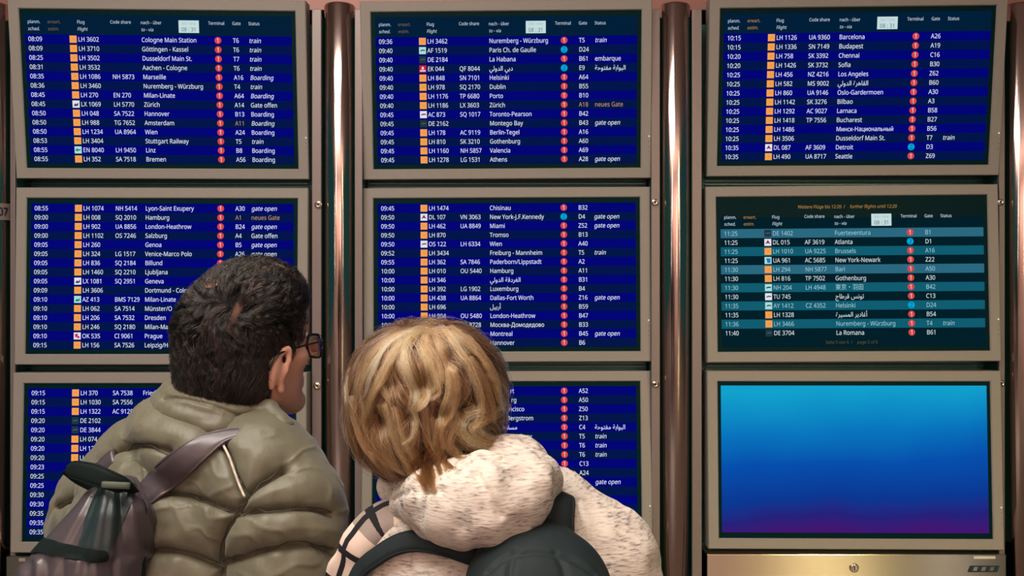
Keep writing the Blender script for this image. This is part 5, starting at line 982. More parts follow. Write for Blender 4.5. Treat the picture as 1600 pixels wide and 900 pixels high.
    def surface(s, smooth=2):
        d, h = s.d, s.h
        neg = d < 0
        n = [k - 1 for k in d.shape]
        cnt = np.zeros(n, dtype=np.int8)
        C = [(i, j, k) for i in (0, 1) for j in (0, 1) for k in (0, 1)]
        for i, j, k in C:
            cnt += neg[i:i + n[0], j:j + n[1], k:k + n[2]]
        act = (cnt > 0) & (cnt < 8)
        I = np.argwhere(act)
        idx = np.full(n, -1, dtype=np.int32)
        idx[act] = np.arange(len(I))
        pos = np.zeros((len(I), 3))
        num = np.zeros(len(I))
        for a in C:
            for ax in range(3):
                if a[ax]:
                    continue
                b = list(a)
                b[ax] = 1
                da = d[I[:, 0] + a[0], I[:, 1] + a[1], I[:, 2] + a[2]]
                db = d[I[:, 0] + b[0], I[:, 1] + b[1], I[:, 2] + b[2]]
                cr = (da < 0) != (db < 0)
                t = np.where(cr, da / np.where(cr, da - db, 1), 0)
                p = np.tile(np.array(a, float), (len(I), 1))
                p[:, ax] = t
                pos += np.where(cr[:, None], p, 0)
                num += cr
        V = s.lo + (I + pos / num[:, None]) * h
        Q = []
        for ax in range(3):
            u, v = (ax + 1) % 3, (ax + 2) % 3
            s0 = [slice(None)] * 3
            s1 = [slice(None)] * 3
            s0[ax], s1[ax] = slice(0, -1), slice(1, None)
            cr = neg[tuple(s0)] != neg[tuple(s1)]
            E = np.argwhere(cr)
            m = (E[:, u] > 0) & (E[:, v] > 0) & (E[:, u] < d.shape[u] - 1) & (E[:, v] < d.shape[v] - 1)
            E = E[m]
            inside = neg[E[:, 0], E[:, 1], E[:, 2]]
            q = []
            for du, dv in ((1, 1), (0, 1), (0, 0), (1, 0)):
                e = E.copy()
                e[:, u] -= du
                e[:, v] -= dv
                q.append(idx[e[:, 0], e[:, 1], e[:, 2]])
            q = np.stack(q, 1)
            q[~inside] = q[~inside][:, ::-1]
            Q.append(q)
        Q = np.concatenate(Q)
        Q = Q[(Q >= 0).all(1)]
        for _ in range(smooth):
            V = relax(V, Q)
        return V, Q


def relax(V, Q, w=0.5):
    acc = np.zeros_like(V)
    c = np.zeros(len(V))
    for a, b in ((0, 1), (1, 2), (2, 3), (3, 0)):
        for p, q in ((Q[:, a], Q[:, b]), (Q[:, b], Q[:, a])):
            for k in range(3):
                acc[:, k] += np.bincount(p, V[q, k], len(V))
            c += np.bincount(p, minlength=len(V))
    return V * (1 - w) + w * acc / np.maximum(c, 1)[:, None]


def normals(V, Q):
    fn = np.cross(V[Q[:, 2]] - V[Q[:, 0]], V[Q[:, 3]] - V[Q[:, 1]])
    n = np.zeros_like(V)
    for j in range(4):
        for k in range(3):
            n[:, k] += np.bincount(Q[:, j], fn[:, k], len(V))
    return n / (np.linalg.norm(n, axis=1)[:, None] + 1e-12)


_G = rng.normal(size=(32, 32, 32)).astype(np.float32)


def noise3(P, scale, seed=0):
    """Smooth value noise, about -1..1, repeating far outside the size of a person."""
    g = P * scale + seed * 7.31
    i = np.floor(g).astype(int)
    f = g - i
    f = f * f * (3 - 2 * f)
    out = 0
    for dx in (0, 1):
        for dy in (0, 1):
            for dz in (0, 1):
                w = (f[:, 0] if dx else 1 - f[:, 0]) * (f[:, 1] if dy else 1 - f[:, 1]) * (f[:, 2] if dz else 1 - f[:, 2])
                out = out + w * _G[(i[:, 0] + dx) % 32, (i[:, 1] + dy) % 32, (i[:, 2] + dz) % 32]
    return out


def resample(pts, step):
    pts = np.array(pts, float)
    # Catmull-Rom through the points
    P = np.vstack([2 * pts[0] - pts[1], pts, 2 * pts[-1] - pts[-2]])
    out = []
    for i in range(1, len(P) - 2):
        m = max(2, int(np.linalg.norm(P[i + 1] - P[i]) / step) + 1)
        t = np.linspace(0, 1, m, endpoint=False)[:, None]
        a, b, c, d = P[i - 1], P[i], P[i + 1], P[i + 2]
        out.append(0.5 * (2 * b + (c - a) * t + (2 * a - 5 * b + 4 * c - d) * t * t + (3 * b - a - 3 * c + d) * t ** 3))
    out.append(P[-2][None])
    return np.vstack(out)


def seam_distance(V, seams3, reach=0.12):
    """Distance from every vertex to the nearest stitched line (3-D polylines)."""
    pts = np.vstack([resample(s, 0.006) for s in seams3])
    best = np.full(len(V), reach)
    for i in range(0, len(pts), 1):
        p = pts[i]
        m = np.nonzero((np.abs(V[:, 0] - p[0]) < reach) & (np.abs(V[:, 2] - p[2]) < reach) & (np.abs(V[:, 1] - p[1]) < reach))[0]
        if len(m):
            d = np.linalg.norm(V[m] - p, axis=1)
            best[m] = np.minimum(best[m], d)
    return best


def tube(path, rad, n=10, flat=1.0, up=None, closed_ends=True):
    """Sweep along a 3-D path; rad may vary; flat squashes the section along its second axis. Returns V, F, u, v."""
    path = np.array(path, float)
    m = len(path)
    rad = np.broadcast_to(np.array(rad, float), (m,))
    T = np.gradient(path, axis=0)
    T /= np.linalg.norm(T, axis=1)[:, None] + 1e-12
    if up is None:
        up = np.tile(np.array([0.0, 0.0, 1.0]), (m, 1))
    else:
        up = np.broadcast_to(np.array(up, float), (m, 3))
    A = np.cross(T, up)
    A /= np.linalg.norm(A, axis=1)[:, None] + 1e-12
    B = np.cross(A, T)
    a = np.linspace(0, 2 * math.pi, n, endpoint=False)
    V = path[:, None, :] + rad[:, None, None] * (np.cos(a)[None, :, None] * A[:, None, :] + flat * np.sin(a)[None, :, None] * B[:, None, :])
    V = V.reshape(-1, 3)
    Fc = []
    for j in range(m - 1):
        for i in range(n):
            k = (i + 1) % n
            Fc.append((j * n + i, j * n + k, (j + 1) * n + k, (j + 1) * n + i))
    if closed_ends:
        Fc.append(tuple(range(n))[::-1])
        Fc.append(tuple((m - 1) * n + i for i in range(n)))
    return V, Fc


def strap_mesh(path, nrm, width, thick):
    """A flat webbing band: path, outward normals, width (may vary) and thickness, with rounded edges."""
    path = np.array(path, float)
    m = len(path)
    T = np.gradient(path, axis=0)
    T /= np.linalg.norm(T, axis=1)[:, None] + 1e-12
    nrm = np.array(nrm, float)
    nrm /= np.linalg.norm(nrm, axis=1)[:, None] + 1e-12
    S = np.cross(T, nrm)
    S /= np.linalg.norm(S, axis=1)[:, None] + 1e-12
    w = np.broadcast_to(np.array(width, float), (m,))[:, None]
    prof = [(-1, 0), (-.97, .7), (-.86, 1), (-.84, .82), (-.8, 1), (-.4, 1.15), (0, 1.2), (.4, 1.15), (.8, 1), (.84, .82), (.86, 1), (.97, .7), (1, 0), (.9, -.4), (-.9, -.4)]
    V = np.stack([path + S * w * 0.5 * a + nrm * thick * c for a, c in prof], 1).reshape(-1, 3)
    n = len(prof)
    Fc = []
    for j in range(m - 1):
        for i in range(n):
            k = (i + 1) % n
            Fc.append((j * n + i, (j + 1) * n + i, (j + 1) * n + k, j * n + k))
    Fc.append(tuple(range(n)))
    Fc.append(tuple((m - 1) * n + i for i in range(n))[::-1])
    return V, Fc


def hair_curves(name, P, radius, material, parent, tone=None):
    """P: (strands, points, 3)."""
    S, K, _ = P.shape
    hc = bpy.data.hair_curves.new(name)
    hc.add_curves([K] * S)
    hc.attributes['position'].data.foreach_set('vector', P.astype(np.float32).ravel())
    ra = hc.attributes.get('radius') or hc.attributes.new('radius', 'FLOAT', 'POINT')
    prof = np.interp(np.linspace(0, 1, K), [0, .15, .7, 1], [.75, 1, .85, .15])
    ra.data.foreach_set('value', np.tile(prof * radius, S).astype(np.float32))
    if tone is not None:
        ta = hc.attributes.new('tone', 'FLOAT', 'CURVE')
        ta.data.foreach_set('value', np.asarray(tone, dtype=np.float32))
    hc.materials.append(material)
    o = bpy.data.objects.new(name, hc)
    COL.objects.link(o)
    o.parent = parent
    return o


def hair_material(name, stops, rough=.32):
    m = bpy.data.materials.new(name)
    m.use_nodes = True
    nt = m.node_tree
    nt.nodes.remove(nt.nodes['Principled BSDF'])
    h = nt.nodes.new('ShaderNodeBsdfHairPrincipled')
    h.parametrization = 'COLOR'
    h.inputs['Roughness'].default_value = rough
    h.inputs['Radial Roughness'].default_value = .45
    at_ = nt.nodes.new('ShaderNodeAttribute')
    at_.attribute_name = 'tone'
    cr = nt.nodes.new('ShaderNodeValToRGB')
    e = cr.color_ramp.elements
    e[0].position, e[0].color = stops[0][0], (*stops[0][1], 1)
    e[1].position, e[1].color = stops[-1][0], (*stops[-1][1], 1)
    for p, c in stops[1:-1]:
        q = e.new(p)
        q.color = (*c, 1)
    L(m, at_.outputs['Fac'], cr.inputs[0])
    L(m, cr.outputs[0], h.inputs['Color'])
    L(m, h.outputs[0], nt.nodes['Material Output'].inputs['Surface'])
    return m


def frame(yaw, pitch=0.0, roll=0.0):
    """right, forward, up of something facing away from the camera and turned by yaw to the right."""
    F0 = np.array([math.sin(yaw), math.cos(yaw), 0.0])
    R0 = np.array([math.cos(yaw), -math.sin(yaw), 0.0])
    U0 = np.array([0, 0, 1.0])
    F1 = F0 * math.cos(pitch) + U0 * math.sin(pitch)
    U1 = U0 * math.cos(pitch) - F0 * math.sin(pitch)
    R2 = R0 * math.cos(roll) - U1 * math.sin(roll)
    U2 = U1 * math.cos(roll) + R0 * math.sin(roll)
    return R2, F1, U2


def build_body(parent, material, C, hf, k, sh, el, wr, hips, yaw, neck_base, h=0.0036, female=False):
    """One continuous body: head with face and ears, neck, trunk, arms, five-fingered hands, legs. C = skull centre, k = scale."""
    Rt, Fw, Up = hf
    Pt = lambda r, f, u: C + k * (r * Rt + f * Fw + u * Up)
    Rm = np.stack([Rt, Fw, Up])
    Rb, Fb, _ = frame(yaw)
    pts = np.array([C, sh[0], sh[1], wr[0], wr[1], hips])
    lo = pts.min(0) - 0.24
    hi = pts.max(0) + 0.24
    lo[2], hi[2] = 0.012, C[2] + 0.15
    fd = Field(lo, hi, h)
    fd.ell(Pt(0, -.004, .012), k * np.array([.075, .095, .098]), Rm, .01)
    fd.ell(Pt(0, .028, -.045), k * np.array([.062, .066, .082]), Rm, .02)
    for s in (-1, 1):
        fd.cap(Pt(.047 * s, .012, -.075), Pt(.010 * s, .076, -.108), k * .022, k * .018, .02)
        fd.ell(Pt(.044 * s, .058, -.032), k * np.array([.022, .022, .018]), Rm, .015)
    fd.cap(Pt(-.034, .084, .014), Pt(.034, .084, .014), k * .012, None, .012)
    for s in (-1, 1):
        fd.ell(Pt(.032 * s, .101, -.006), k * np.array([.017, .014, .011]), Rm, .008, sub=True)
        fd.ell(Pt(.032 * s, .079, -.006), k * np.array([.0125, .0125, .0125]), Rm, .003)
    fd.cap(Pt(0, .094, .002), Pt(0, .112, -.040), k * .007, k * .0115, .008)
    for s in (-1, 1):
        fd.ell(Pt(.010 * s, .102, -.043), k * np.array([.0075, .009, .006]), Rm, .005)
    fd.cap(Pt(-.019, .088, -.071), Pt(.019, .088, -.071), k * .007, None, .005)
    fd.cap(Pt(-.016, .088, -.081), Pt(.016, .088, -.081), k * .0075, None, .005)
    fd.ell(Pt(0, .086, -.108), k * np.array([.018, .016, .014]), Rm, .015)
    # ears
    for s in (-1, 1):
        base = lambda f, u, r=0.0: Pt(s * (.074 + r * .55), f, u)
        arc = []
        for i in range(11):
            a = math.radians(-60 + 290 * i / 10)
            arc.append(base(.002 - .006 * math.sin(a) * .2 - .017 * math.cos(a + 2.6), -.040 + .029 * math.sin(a + .35), .008 + .006 * math.cos(a + 2.6) * -1))
        fd.chain(arc, [k * .0046] * 11, .003)
        fd.ell(base(-.004, -.042, .003), k * np.array([.007, .014, .022]), Rm, .006)
        fd.ell(base(-.010, -.040, .009), k * np.array([.004, .009, .018]), Rm, .006)
        fd.ell(base(.004, -.071, .004), k * np.array([.005, .008, .010]), Rm, .006)
    # neck and trunk
    fd.cap(Pt(0, -.016, -.07), neck_base, k * .050, k * .060, .03)
    mid = (sh[0] + sh[1]) / 2
    Rbm = np.stack([Rb, Fb, [0, 0, 1.0]])
    half = np.linalg.norm(sh[1] - sh[0]) / 2
    fd.cap(neck_base, sh[0], .058, .050, .05)
    fd.cap(neck_base, sh[1], .058, .050, .05)
    fd.ell(mid - np.array([0, 0, .13]), [half * .86, .10, .19], Rbm, .06)
    fd.ell(np.array([hips[0], hips[1], (hips[2] + mid[2]) / 2]), [half * .74, .09, .22], Rbm, .06)
    fd.ell(hips, [.165 if not female else .175, .105, .13], Rbm, .06)
    for i, s in ((0, -1), (1, 1)):
        fd.cap(sh[i], el[i], .050, .040, .03)
        fd.cap(el[i], wr[i], .038, .026, .02)
        d = (wr[i] - el[i]) / np.linalg.norm(wr[i] - el[i])
        d = d * .9 + Fb * .15
        d /= np.linalg.norm(d)
        # palm faces the thigh; fingers side by side from front to back
        w = Fb - d * (Fb @ d)
        w /= np.linalg.norm(w)
        inn = -s * Rb
        pc = wr[i] + d * .055
        fd.rbox(pc, [.013, .040, .050], .012, np.stack([inn, w, d]), .012)
        for q, (off, ln) in enumerate(((.030, .068), (.010, .078), (-.010, .072), (-.030, .056))):
            r0 = wr[i] + d * .098 + w * off
            p1 = r0 + d * ln * .45 + inn * .004
            p2 = p1 + d * ln * .32 + inn * .012
            p3 = p2 + d * ln * .20 + inn * .014
            fd.chain([r0 - d * .02, p1, p2, p3], [.0092, .0086, .0078, .0068], .003)
        t0 = wr[i] + d * .030 + w * .030
        fd.chain([t0, t0 + w * .028 + d * .028 + inn * .006, t0 + w * .036 + d * .058 + inn * .012], [.014, .0105, .0085], .006)
        hip = hips + Rb * s * .092 - np.array([0, 0, .03])
        knee = hip * np.array([1, 1, 0]) + np.array([0, 0, .47]) + Fb * .015
        ank = hip * np.array([1, 1, 0]) + np.array([0, 0, .085]) - Fb * .015
        fd.cap(hip, knee, .088, .056, .04)
        fd.cap(knee, ank, .056, .038, .03)
        fd.cap(knee - Fb * .02 - np.array([0, 0, .10]), knee - Fb * .012 - np.array([0, 0, .22]), .048, .038, .03)
        fd.cap(ank - Fb * .03 + np.array([0, 0, -.035]), ank + Fb * .14 + np.array([0, 0, -.048]), .036, .026, .02)
    V, Q = fd.surface(1)
    ob = mesh_obj('body', V, Q, material, parent, True)
    return fd, Pt, Rm


def build_trousers(parent, material, hips, yaw, h=0.006):
    Rb, Fb, _ = frame(yaw)
    Rbm = np.stack([Rb, Fb, [0, 0, 1.0]])
    lo = hips - np.array([.34, .34, 0])
    hi = hips + np.array([.34, .34, .14])
    lo[2] = 0.03
    fd = Field(lo, hi, h)
    fd.ell(hips + np.array([0, 0, .01]), [.19, .135, .15], Rbm, .05)
    for s in (-1, 1):
        hip = hips + Rb * s * .095 - np.array([0, 0, .03])
        knee = hip * np.array([1, 1, 0]) + np.array([0, 0, .47]) + Fb * .012
        ank = hip * np.array([1, 1, 0]) + np.array([0, 0, .13]) - Fb * .012
        fd.cap(hip, knee, .106, .080, .04)
        fd.cap(knee, ank, .080, .068, .03)
    V, Q = fd.surface(1)
    n = normals(V, Q)
    V = V + n * (0.004 * noise3(V * np.array([1, 1, .5]), 18, 2))[:, None]
    mesh_obj('trousers', V, Q, material, parent, True)
    for s in (-1, 1):
        a = (hips + Rb * s * .095) * np.array([1, 1, 0])
        f2 = Field(a - np.array([.22, .22, 0.0]), a + np.array([.22, .22, .2]), .005)
        f2.cap(a - Fb * .055 + np.array([0, 0, .05]), a + Fb * .05 + np.array([0, 0, .055]), .042, .042, .01)
        f2.cap(a + Fb * .05 + np.array([0, 0, .05]), a + Fb * .15 + np.array([0, 0, .040]), .043, .034, .02)
        f2.cap(a - Fb * .03 + np.array([0, 0, .07]), a - Fb * .03 + np.array([0, 0, .13]), .047, .05, .015)
        f2.rbox(a + Fb * .045 + np.array([0, 0, .014]), [.046, .155, .013], .01, Rbm, .004)
        V, Q = f2.surface(1)
        V[:, 2] = np.maximum(V[:, 2], .001)
        mesh_obj('shoe', V, Q, M_shoe, parent, True)


M_skin = mat('warm_skin', lin((205, 155, 134)), .5)
bsdf(M_skin).inputs['Subsurface Weight'].default_value = .12
bsdf(M_skin).inputs['Subsurface Radius'].default_value = (.012, .004, .002)
add_bump(M_skin, 500, .1, .0006)
M_shoe = mat('black_shoe_leather', lin((34, 34, 36)), .4)
M_trouser = mat('dark_blue_denim', lin((40, 48, 62)), .85)
M_trouser2 = mat('charcoal_cotton', lin((52, 52, 54)), .85)

# ------------------------------------------------------------------ the dark-haired person in the olive jacket
man = empty('person', (-.515, 1.52, 0))
tag(man, 'dark-haired person in olive quilted jacket and glasses, seen from behind', 'person', None)
MP = Vector((-.515, 1.52, 0))


def under(ob, root):
    ob.parent = root
    ob.matrix_parent_inverse = Matrix.Translation(-Vector(root.location))
    return ob


YAW_M = math.radians(35)
RbM, FbM, _ = frame(YAW_M)
hC = at(384, 532, 1.50)
hfM = frame(math.radians(38), math.radians(4))
shM = [at(168, 800, 1.60), at(444, 803, 1.40)]
elM = [at(112, 1080, 1.68), at(438, 1110, 1.37)]
wrM = [at(150, 1330, 1.66), at(440, 1380, 1.42)]
hipM = np.array([-.515, 1.52, .90])
neckM = at(338, 690, 1.485)
fdB, PtM, RmM = build_body(None, M_skin, hC, hfM, 1.0, shM, elM, wrM, hipM, YAW_M, neckM)
under(bpy.data.objects['body'], man)
build_trousers(None, M_trouser, hipM, YAW_M)
for o_ in [x for x in bpy.data.objects if x.name.split('.')[0] in ('trousers', 'shoe') and x.parent is None]:
    under(o_, man)

# quilted jacket
M_olive = mat('olive_nylon', lin((98, 95, 77)), .46, spec=.4)
bsdf(M_olive).inputs['Sheen Weight'].default_value = .15
add_bump(M_olive, 30, .5, .005, (1.2, 1.2, .7), 3)
J = Field([-.92, 1.18, .80], [-.18, 1.86, 1.58], .0026)
RbmM = np.stack([RbM, FbM, [0, 0, 1.0]])
J.ell(at(283, 905, 1.51), [.205, .150, .27], RbmM, .04)
J.ell(at(270, 1050, 1.52), [.20, .155, .26], RbmM, .06)
J.chain([at(330, 700, 1.485), at(400, 742, 1.43), shM[1] + np.array([-.008, 0, -.004])], [.080, .078, .082], .04)
J.chain([at(325, 702, 1.49), at(238, 752, 1.55), shM[0] + np.array([.004, 0, 0])], [.080, .078, .076], .04)
J.cap(shM[1], elM[1], .083, .078, .018)
J.cap(elM[1], wrM[1] * .9 + elM[1] * .1, .078, .056, .02)
J.cap(shM[0], elM[0], .078, .075, .03)
J.cap(elM[0], wrM[0] * .9 + elM[0] * .1, .075, .056, .02)
# padded stand-up collar: two stacked rolls, the front edge falling open on the right
colc = at(346, 640, 1.485)


def collar_ring(c, a, b, tilt_r, tilt_f, a0=0, a1=360, n=30):
    out = []
    for i in range(n + 1):
        q = math.radians(a0 + (a1 - a0) * i / n)
        r, f = math.cos(q) * a, math.sin(q) * b
        out.append(c + RbM * r + FbM * f + np.array([0, 0, r * tilt_r + f * tilt_f]))
    return out


J.chain(collar_ring(at(338, 684, 1.485), .088, .088, -.26, -.06, -250, 62), [.028] * 31, .020)
Vj, Qj = J.surface(2)
nj = normals(Vj, Qj)
S2 = lambda pts: [J.hit(px, py) for px, py in resample(pts, 12)]
seams = [S2(p) for p in (
    [(240, 773), (268, 771), (293, 775), (330, 785), (367, 801)],                     # across the back
    [(231, 860), (279, 863), (315, 874), (343, 888)],
    [(165, 726), (185, 708), (205, 699), (235, 698), (262, 706)],
    [(86, 794), (100, 786), (117, 779)],
    [(384, 776), (378, 788), (368, 801), (358, 820), (351, 840), (346, 862), (344, 900)],   # armhole
    [(370, 803), (392, 800), (420, 797), (440, 795), (475, 795), (500, 798), (516, 803)],   # sleeve
    [(346, 880), (375, 872), (407, 862), (440, 855), (477, 851), (500, 855), (519, 862)],
    [(350, 962), (400, 945), (450, 938), (515, 945)],
    [(231, 950), (290, 955), (343, 975)],
    [(384, 776), (400, 762), (420, 748), (444, 735)],
    [(331, 672), (345, 690), (358, 712), (370, 745), (384, 776)],
)]
ds = seam_distance(Vj, seams, .07)
puff = .016 * (1 - np.exp(-ds / .013)) - .012 * np.exp(-(ds / .0040) ** 2)
# gathered folds running away from the stitching, and slack in the cloth
near = np.exp(-ds / .022)
fold = noise3(Vj * np.array([1, 1, .35]), 60, 1) * near * .0034
slack = noise3(Vj * np.array([.8, .8, 1.5]), 14, 3) * .0030 + noise3(Vj * np.array([1, 1, 1.6]), 38, 5) * .0009
ridge = .0020 * (1 - np.abs(noise3(Vj @ np.array([[.9, .3, -.3], [-.3, 1, .2], [.5, .1, 1.3]]), 26, 11)) * 2.2).clip(0, 1) ** 2
slack = slack + ridge
soft = np.clip((1.50 - Vj[:, 2]) / .05, .7, 1)
Vj = Vj + nj * ((puff - .006 + fold + slack) * soft)[:, None]
Vj = relax(Vj, Qj, .15)
jk = under(mesh_obj('jacket', Vj, Qj, M_olive, None, True), man)
# padded collar standing round the neck
CF = Field([-.62, 1.30, 1.34], [-.28, 1.66, 1.60], .0024)
CF.chain(collar_ring(at(349, 627, 1.485), .0745, .0745, -.22, -.12, -250, 66), [.0175] * 31, .004)
CF.chain(collar_ring(at(344, 645, 1.485), .0825, .082, -.25, -.10, -250, 66), [.0185] * 31, .006)
CF.chain([at(420, 640, 1.44), at(440, 664, 1.425), at(449, 690, 1.425), at(446, 735, 1.45)], [.015, .015, .014, .012], .014)
Vq, Qq = CF.surface(2)
nq = normals(Vq, Qq)
cs = [[CF.hit(a_, b_) for a_, b_ in resample(p_, 8)] for p_ in ([(252, 622), (280, 622), (315, 629), (350, 641), (385, 658), (410, 674)], [(425, 650), (436, 675), (440, 705)])]
dq = seam_distance(Vq, cs, .05)
Vq = Vq + nq * (-.005 * np.exp(-(dq / .0035) ** 2) + .0018 * noise3(Vq * np.array([.6, .6, 2.0]), 46, 3) + .0022 * noise3(Vq, 20, 8))[:, None]
under(mesh_obj('collar', Vq, Qq, M_olive, None, True), man).parent = jk

# stitching sunk into the quilting lines
M_thread = mat('dark_olive_thread', lin((52, 54, 44)), .7)
for sm in seams:
    path = resample(sm, .006)
    kd = [int(np.argmin(((Vj - q_) ** 2).sum(1))) for q_ in path]
    path = Vj[kd]
    for _ in range(4):
        path[1:-1] = .25 * path[:-2] + .5 * path[1:-1] + .25 * path[2:]
    V, Fc = tube(path + np.array([0, .0002, 0]), .0010, 6)
    under(mesh_obj('seam', V, Fc, M_thread, None, True), man).parent = jk
# reflective shoulder piping
M_pipe = mat('pale_piping', lin((196, 184, 166)), .45)
for pts in ([(314, 651), (322, 659), (331, 672)], [(347, 691), (358, 713), (366, 735), (374, 757), (383, 777)]):
    path = np.array([J.hit(px, py, .004) for px, py in resample(pts, 4)])
    V, Fc = tube(path + np.array([0, -.001, 0]), .0019, 8)
    under(mesh_obj('piping', V, Fc, M_pipe, None, True), jk).parent = jk

# short dark hair: a close cap and combed strands
M_cap = mat('dark_hair_cap', lin((12, 10, 10)), .7, spec=.1)
tcn = N(M_cap, 'ShaderNodeAttribute', attribute_name='scalp')
mx = N(M_cap, 'ShaderNodeMix', data_type='RGBA')
mx.inputs[6].default_value = (*lin((12, 10, 10)), 1)
mx.inputs[7].default_value = (*lin((132, 98, 86)), 1)
L(M_cap, tcn.outputs['Fac'], mx.inputs[0])
L(M_cap, mx.outputs[2], bsdf(M_cap).inputs['Base Color'])
capC = PtM(0, -.010, .012)
capR = np.array([.079, .100, .089])
hf_ = Field(capC - .15, capC + .15, .003)
hf_.ell(capC, capR, RmM, .01)
hf_.ell(PtM(0, -.040, -.045), [.074, .072, .085], RmM, .02)
hf_.ell(PtM(0, .02, .06), [.07, .078, .06], RmM, .02)
Vh, Qh = hf_.surface(1)
loc = (Vh - PtM(0, 0, 0)) @ RmM.T      # right, forward, up in head axes


def keep_hair(q):
    r, f, u = q[:, 0], q[:, 1], q[:, 2]
    line = np.interp(f, [-.15, -.06, -.02, .0, .02, .03, .045, .06, .085, .12], [-.125, -.115, -.09, -.03, -.012, -.03, -.03, .03, .055, .07])
    return u > line


kv = keep_hair(loc)
Qk = Qh[kv[Qh].all(1)]
used = np.unique(Qk)
rm = np.full(len(Vh), -1)
rm[used] = np.arange(len(used))
Vc, Qc = Vh[used], rm[Qk]
cap_ob = under(mesh_obj('hair', Vc, Qc, M_cap, None, True), man)
whorl = hf_.hit(366, 487)
part_line = np.array([hf_.hit(px, py) for px, py in resample([(374, 477), (369, 488), (360, 503), (350, 518)], 6)])
dd = np.min(np.linalg.norm(Vc[:, None, :] - part_line[None], axis=2), axis=1)
sa = cap_ob.data.attributes.new('scalp', 'FLOAT', 'POINT')
sa.data.foreach_set('value', np.clip(1.1 - dd / .006, 0, .5).astype(np.float32))

nh = normals(Vh, Qh)
fc = (Vh[Qh[:, 0]] + Vh[Qh[:, 2]]) / 2
fk = kv[Qh].all(1)
cand = Qh[fk]


def grow(cand, Vh, count, steps, step_len, flow, lift, fd, jitter=.25):
    q = cand[rng.integers(0, len(cand), count)]
    w = rng.dirichlet((1, 1, 1, 1), count)
    P = (Vh[q] * w[:, :, None]).sum(1)
    out = [P.copy()]
    D = flow(P)
    eps = .002
    Ls = step_len * rng.uniform(.65, 1.2, count)
    jit = rng.normal(size=(count, 3)) * jitter
    for i in range(1, steps):
        g = np.stack([fd.sample(P + np.eye(3)[a] * eps) - fd.sample(P - np.eye(3)[a] * eps) for a in range(3)], 1)
        g /= np.linalg.norm(g, axis=1)[:, None] + 1e-9
        fl = flow(P) + jit
        fl -= g * (fl * g).sum(1)[:, None]
        fl /= np.linalg.norm(fl, axis=1)[:, None] + 1e-9
        D = .35 * D + .65 * fl
        P = P + D * Ls[:, None]
        tgt = lift(i / (steps - 1), P)
        P = P + g * (tgt - fd.sample(P))[:, None] * .8
        out.append(P.copy())
    return np.stack(out, 1)


RtH, FwH, UpH = hfM


def flow_man(P):
    r = P - whorl
    dist = np.linalg.norm(r, axis=1)[:, None]
    r = r / (dist + 1e-6)
    q = (P - PtM(0, 0, 0)) @ RmM.T
    low = np.clip((.035 - q[:, 2]) / .05, 0, 1)[:, None]
    front = np.clip((q[:, 2] - .03) / .05, 0, 1)[:, None]
    swirl = np.cross(UpH[None] - FwH[None] * .6, r)
    d = r * .8 + swirl * .7 * np.exp(-dist / .05) + (FwH * .5 + RtH * .45)[None] * front * .9
    d = d * (1 - low) + (-UpH - FwH * .10)[None] * low
    return d / (np.linalg.norm(d, axis=1)[:, None] + 1e-9)


def lift_man(t, P):
    q = (P - PtM(0, 0, 0)) @ RmM.T
    top = np.clip((q[:, 2] + .02) / .09, 0, 1)
    return (.002 + .007 * top) * min(1, t * 2.2) + .0012 * rng.normal(size=len(P))


M_hair_m = hair_material('dark_brown_hair', [(0, (.0015, .0016, .0016)), (.5, (.006, .004, .003)), (1, (.055, .026, .017))], .26)
gd = grow(cand, Vh, 1500, 10, .0052, flow_man, lift_man, hf_, .32)
dwh = np.min(np.linalg.norm(gd[:, 0][:, None, :] - part_line[None], axis=2), axis=1)
gd = gd[(dwh > .006) | (rng.random(len(gd)) < .45)]
nst = 22
tk = np.linspace(0, 1, gd.shape[1])
o_g = rng.normal(size=(len(gd), nst, 1, 3)) * .0030 * np.interp(tk, [0, .3, 1], [1.0, .85, .30])[None, None, :, None]
st = (gd[:, None] + o_g + rng.normal(size=(len(gd), nst, 1, 3)) * .0012 * tk[None, None, :, None]).reshape(-1, gd.shape[1], 3)
tone_m = np.repeat(np.clip(.36 + .26 * rng.normal(size=len(gd)), 0, 1), nst) + rng.normal(size=len(st)) * .08
under(hair_curves('hair_strands', st, .00020, M_hair_m, None, np.clip(tone_m, 0, 1)), man).parent = cap_ob

# glasses
M_frame = mat('black_acetate', lin((14, 16, 20)), .25)
M_lens = mat('spectacle_lens', lin((140, 165, 255)), .02, spec=.8)  # blue tint in the colour stands in for the screens' reflection
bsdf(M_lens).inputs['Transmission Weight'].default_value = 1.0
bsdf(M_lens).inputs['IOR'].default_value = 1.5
gl = empty('glasses', tuple(PtM(0, .1, 0)))
gl_v = Vector(gl.location)


def rim_path(cx, n=40):
    out = []
    for i in range(n + 1):
        a = 2 * math.pi * i / n
        c, s_ = math.cos(a), math.sin(a)
        r = .0235 * np.sign(c) * abs(c) ** .6
        u = .0185 * np.sign(s_) * abs(s_) ** .65
        rr = cx + r
        out.append(PtM(rr, - 2.6 * rr * rr + .112, -.020 + u + .05 * r * np.sign(cx)))
    return np.array(out)


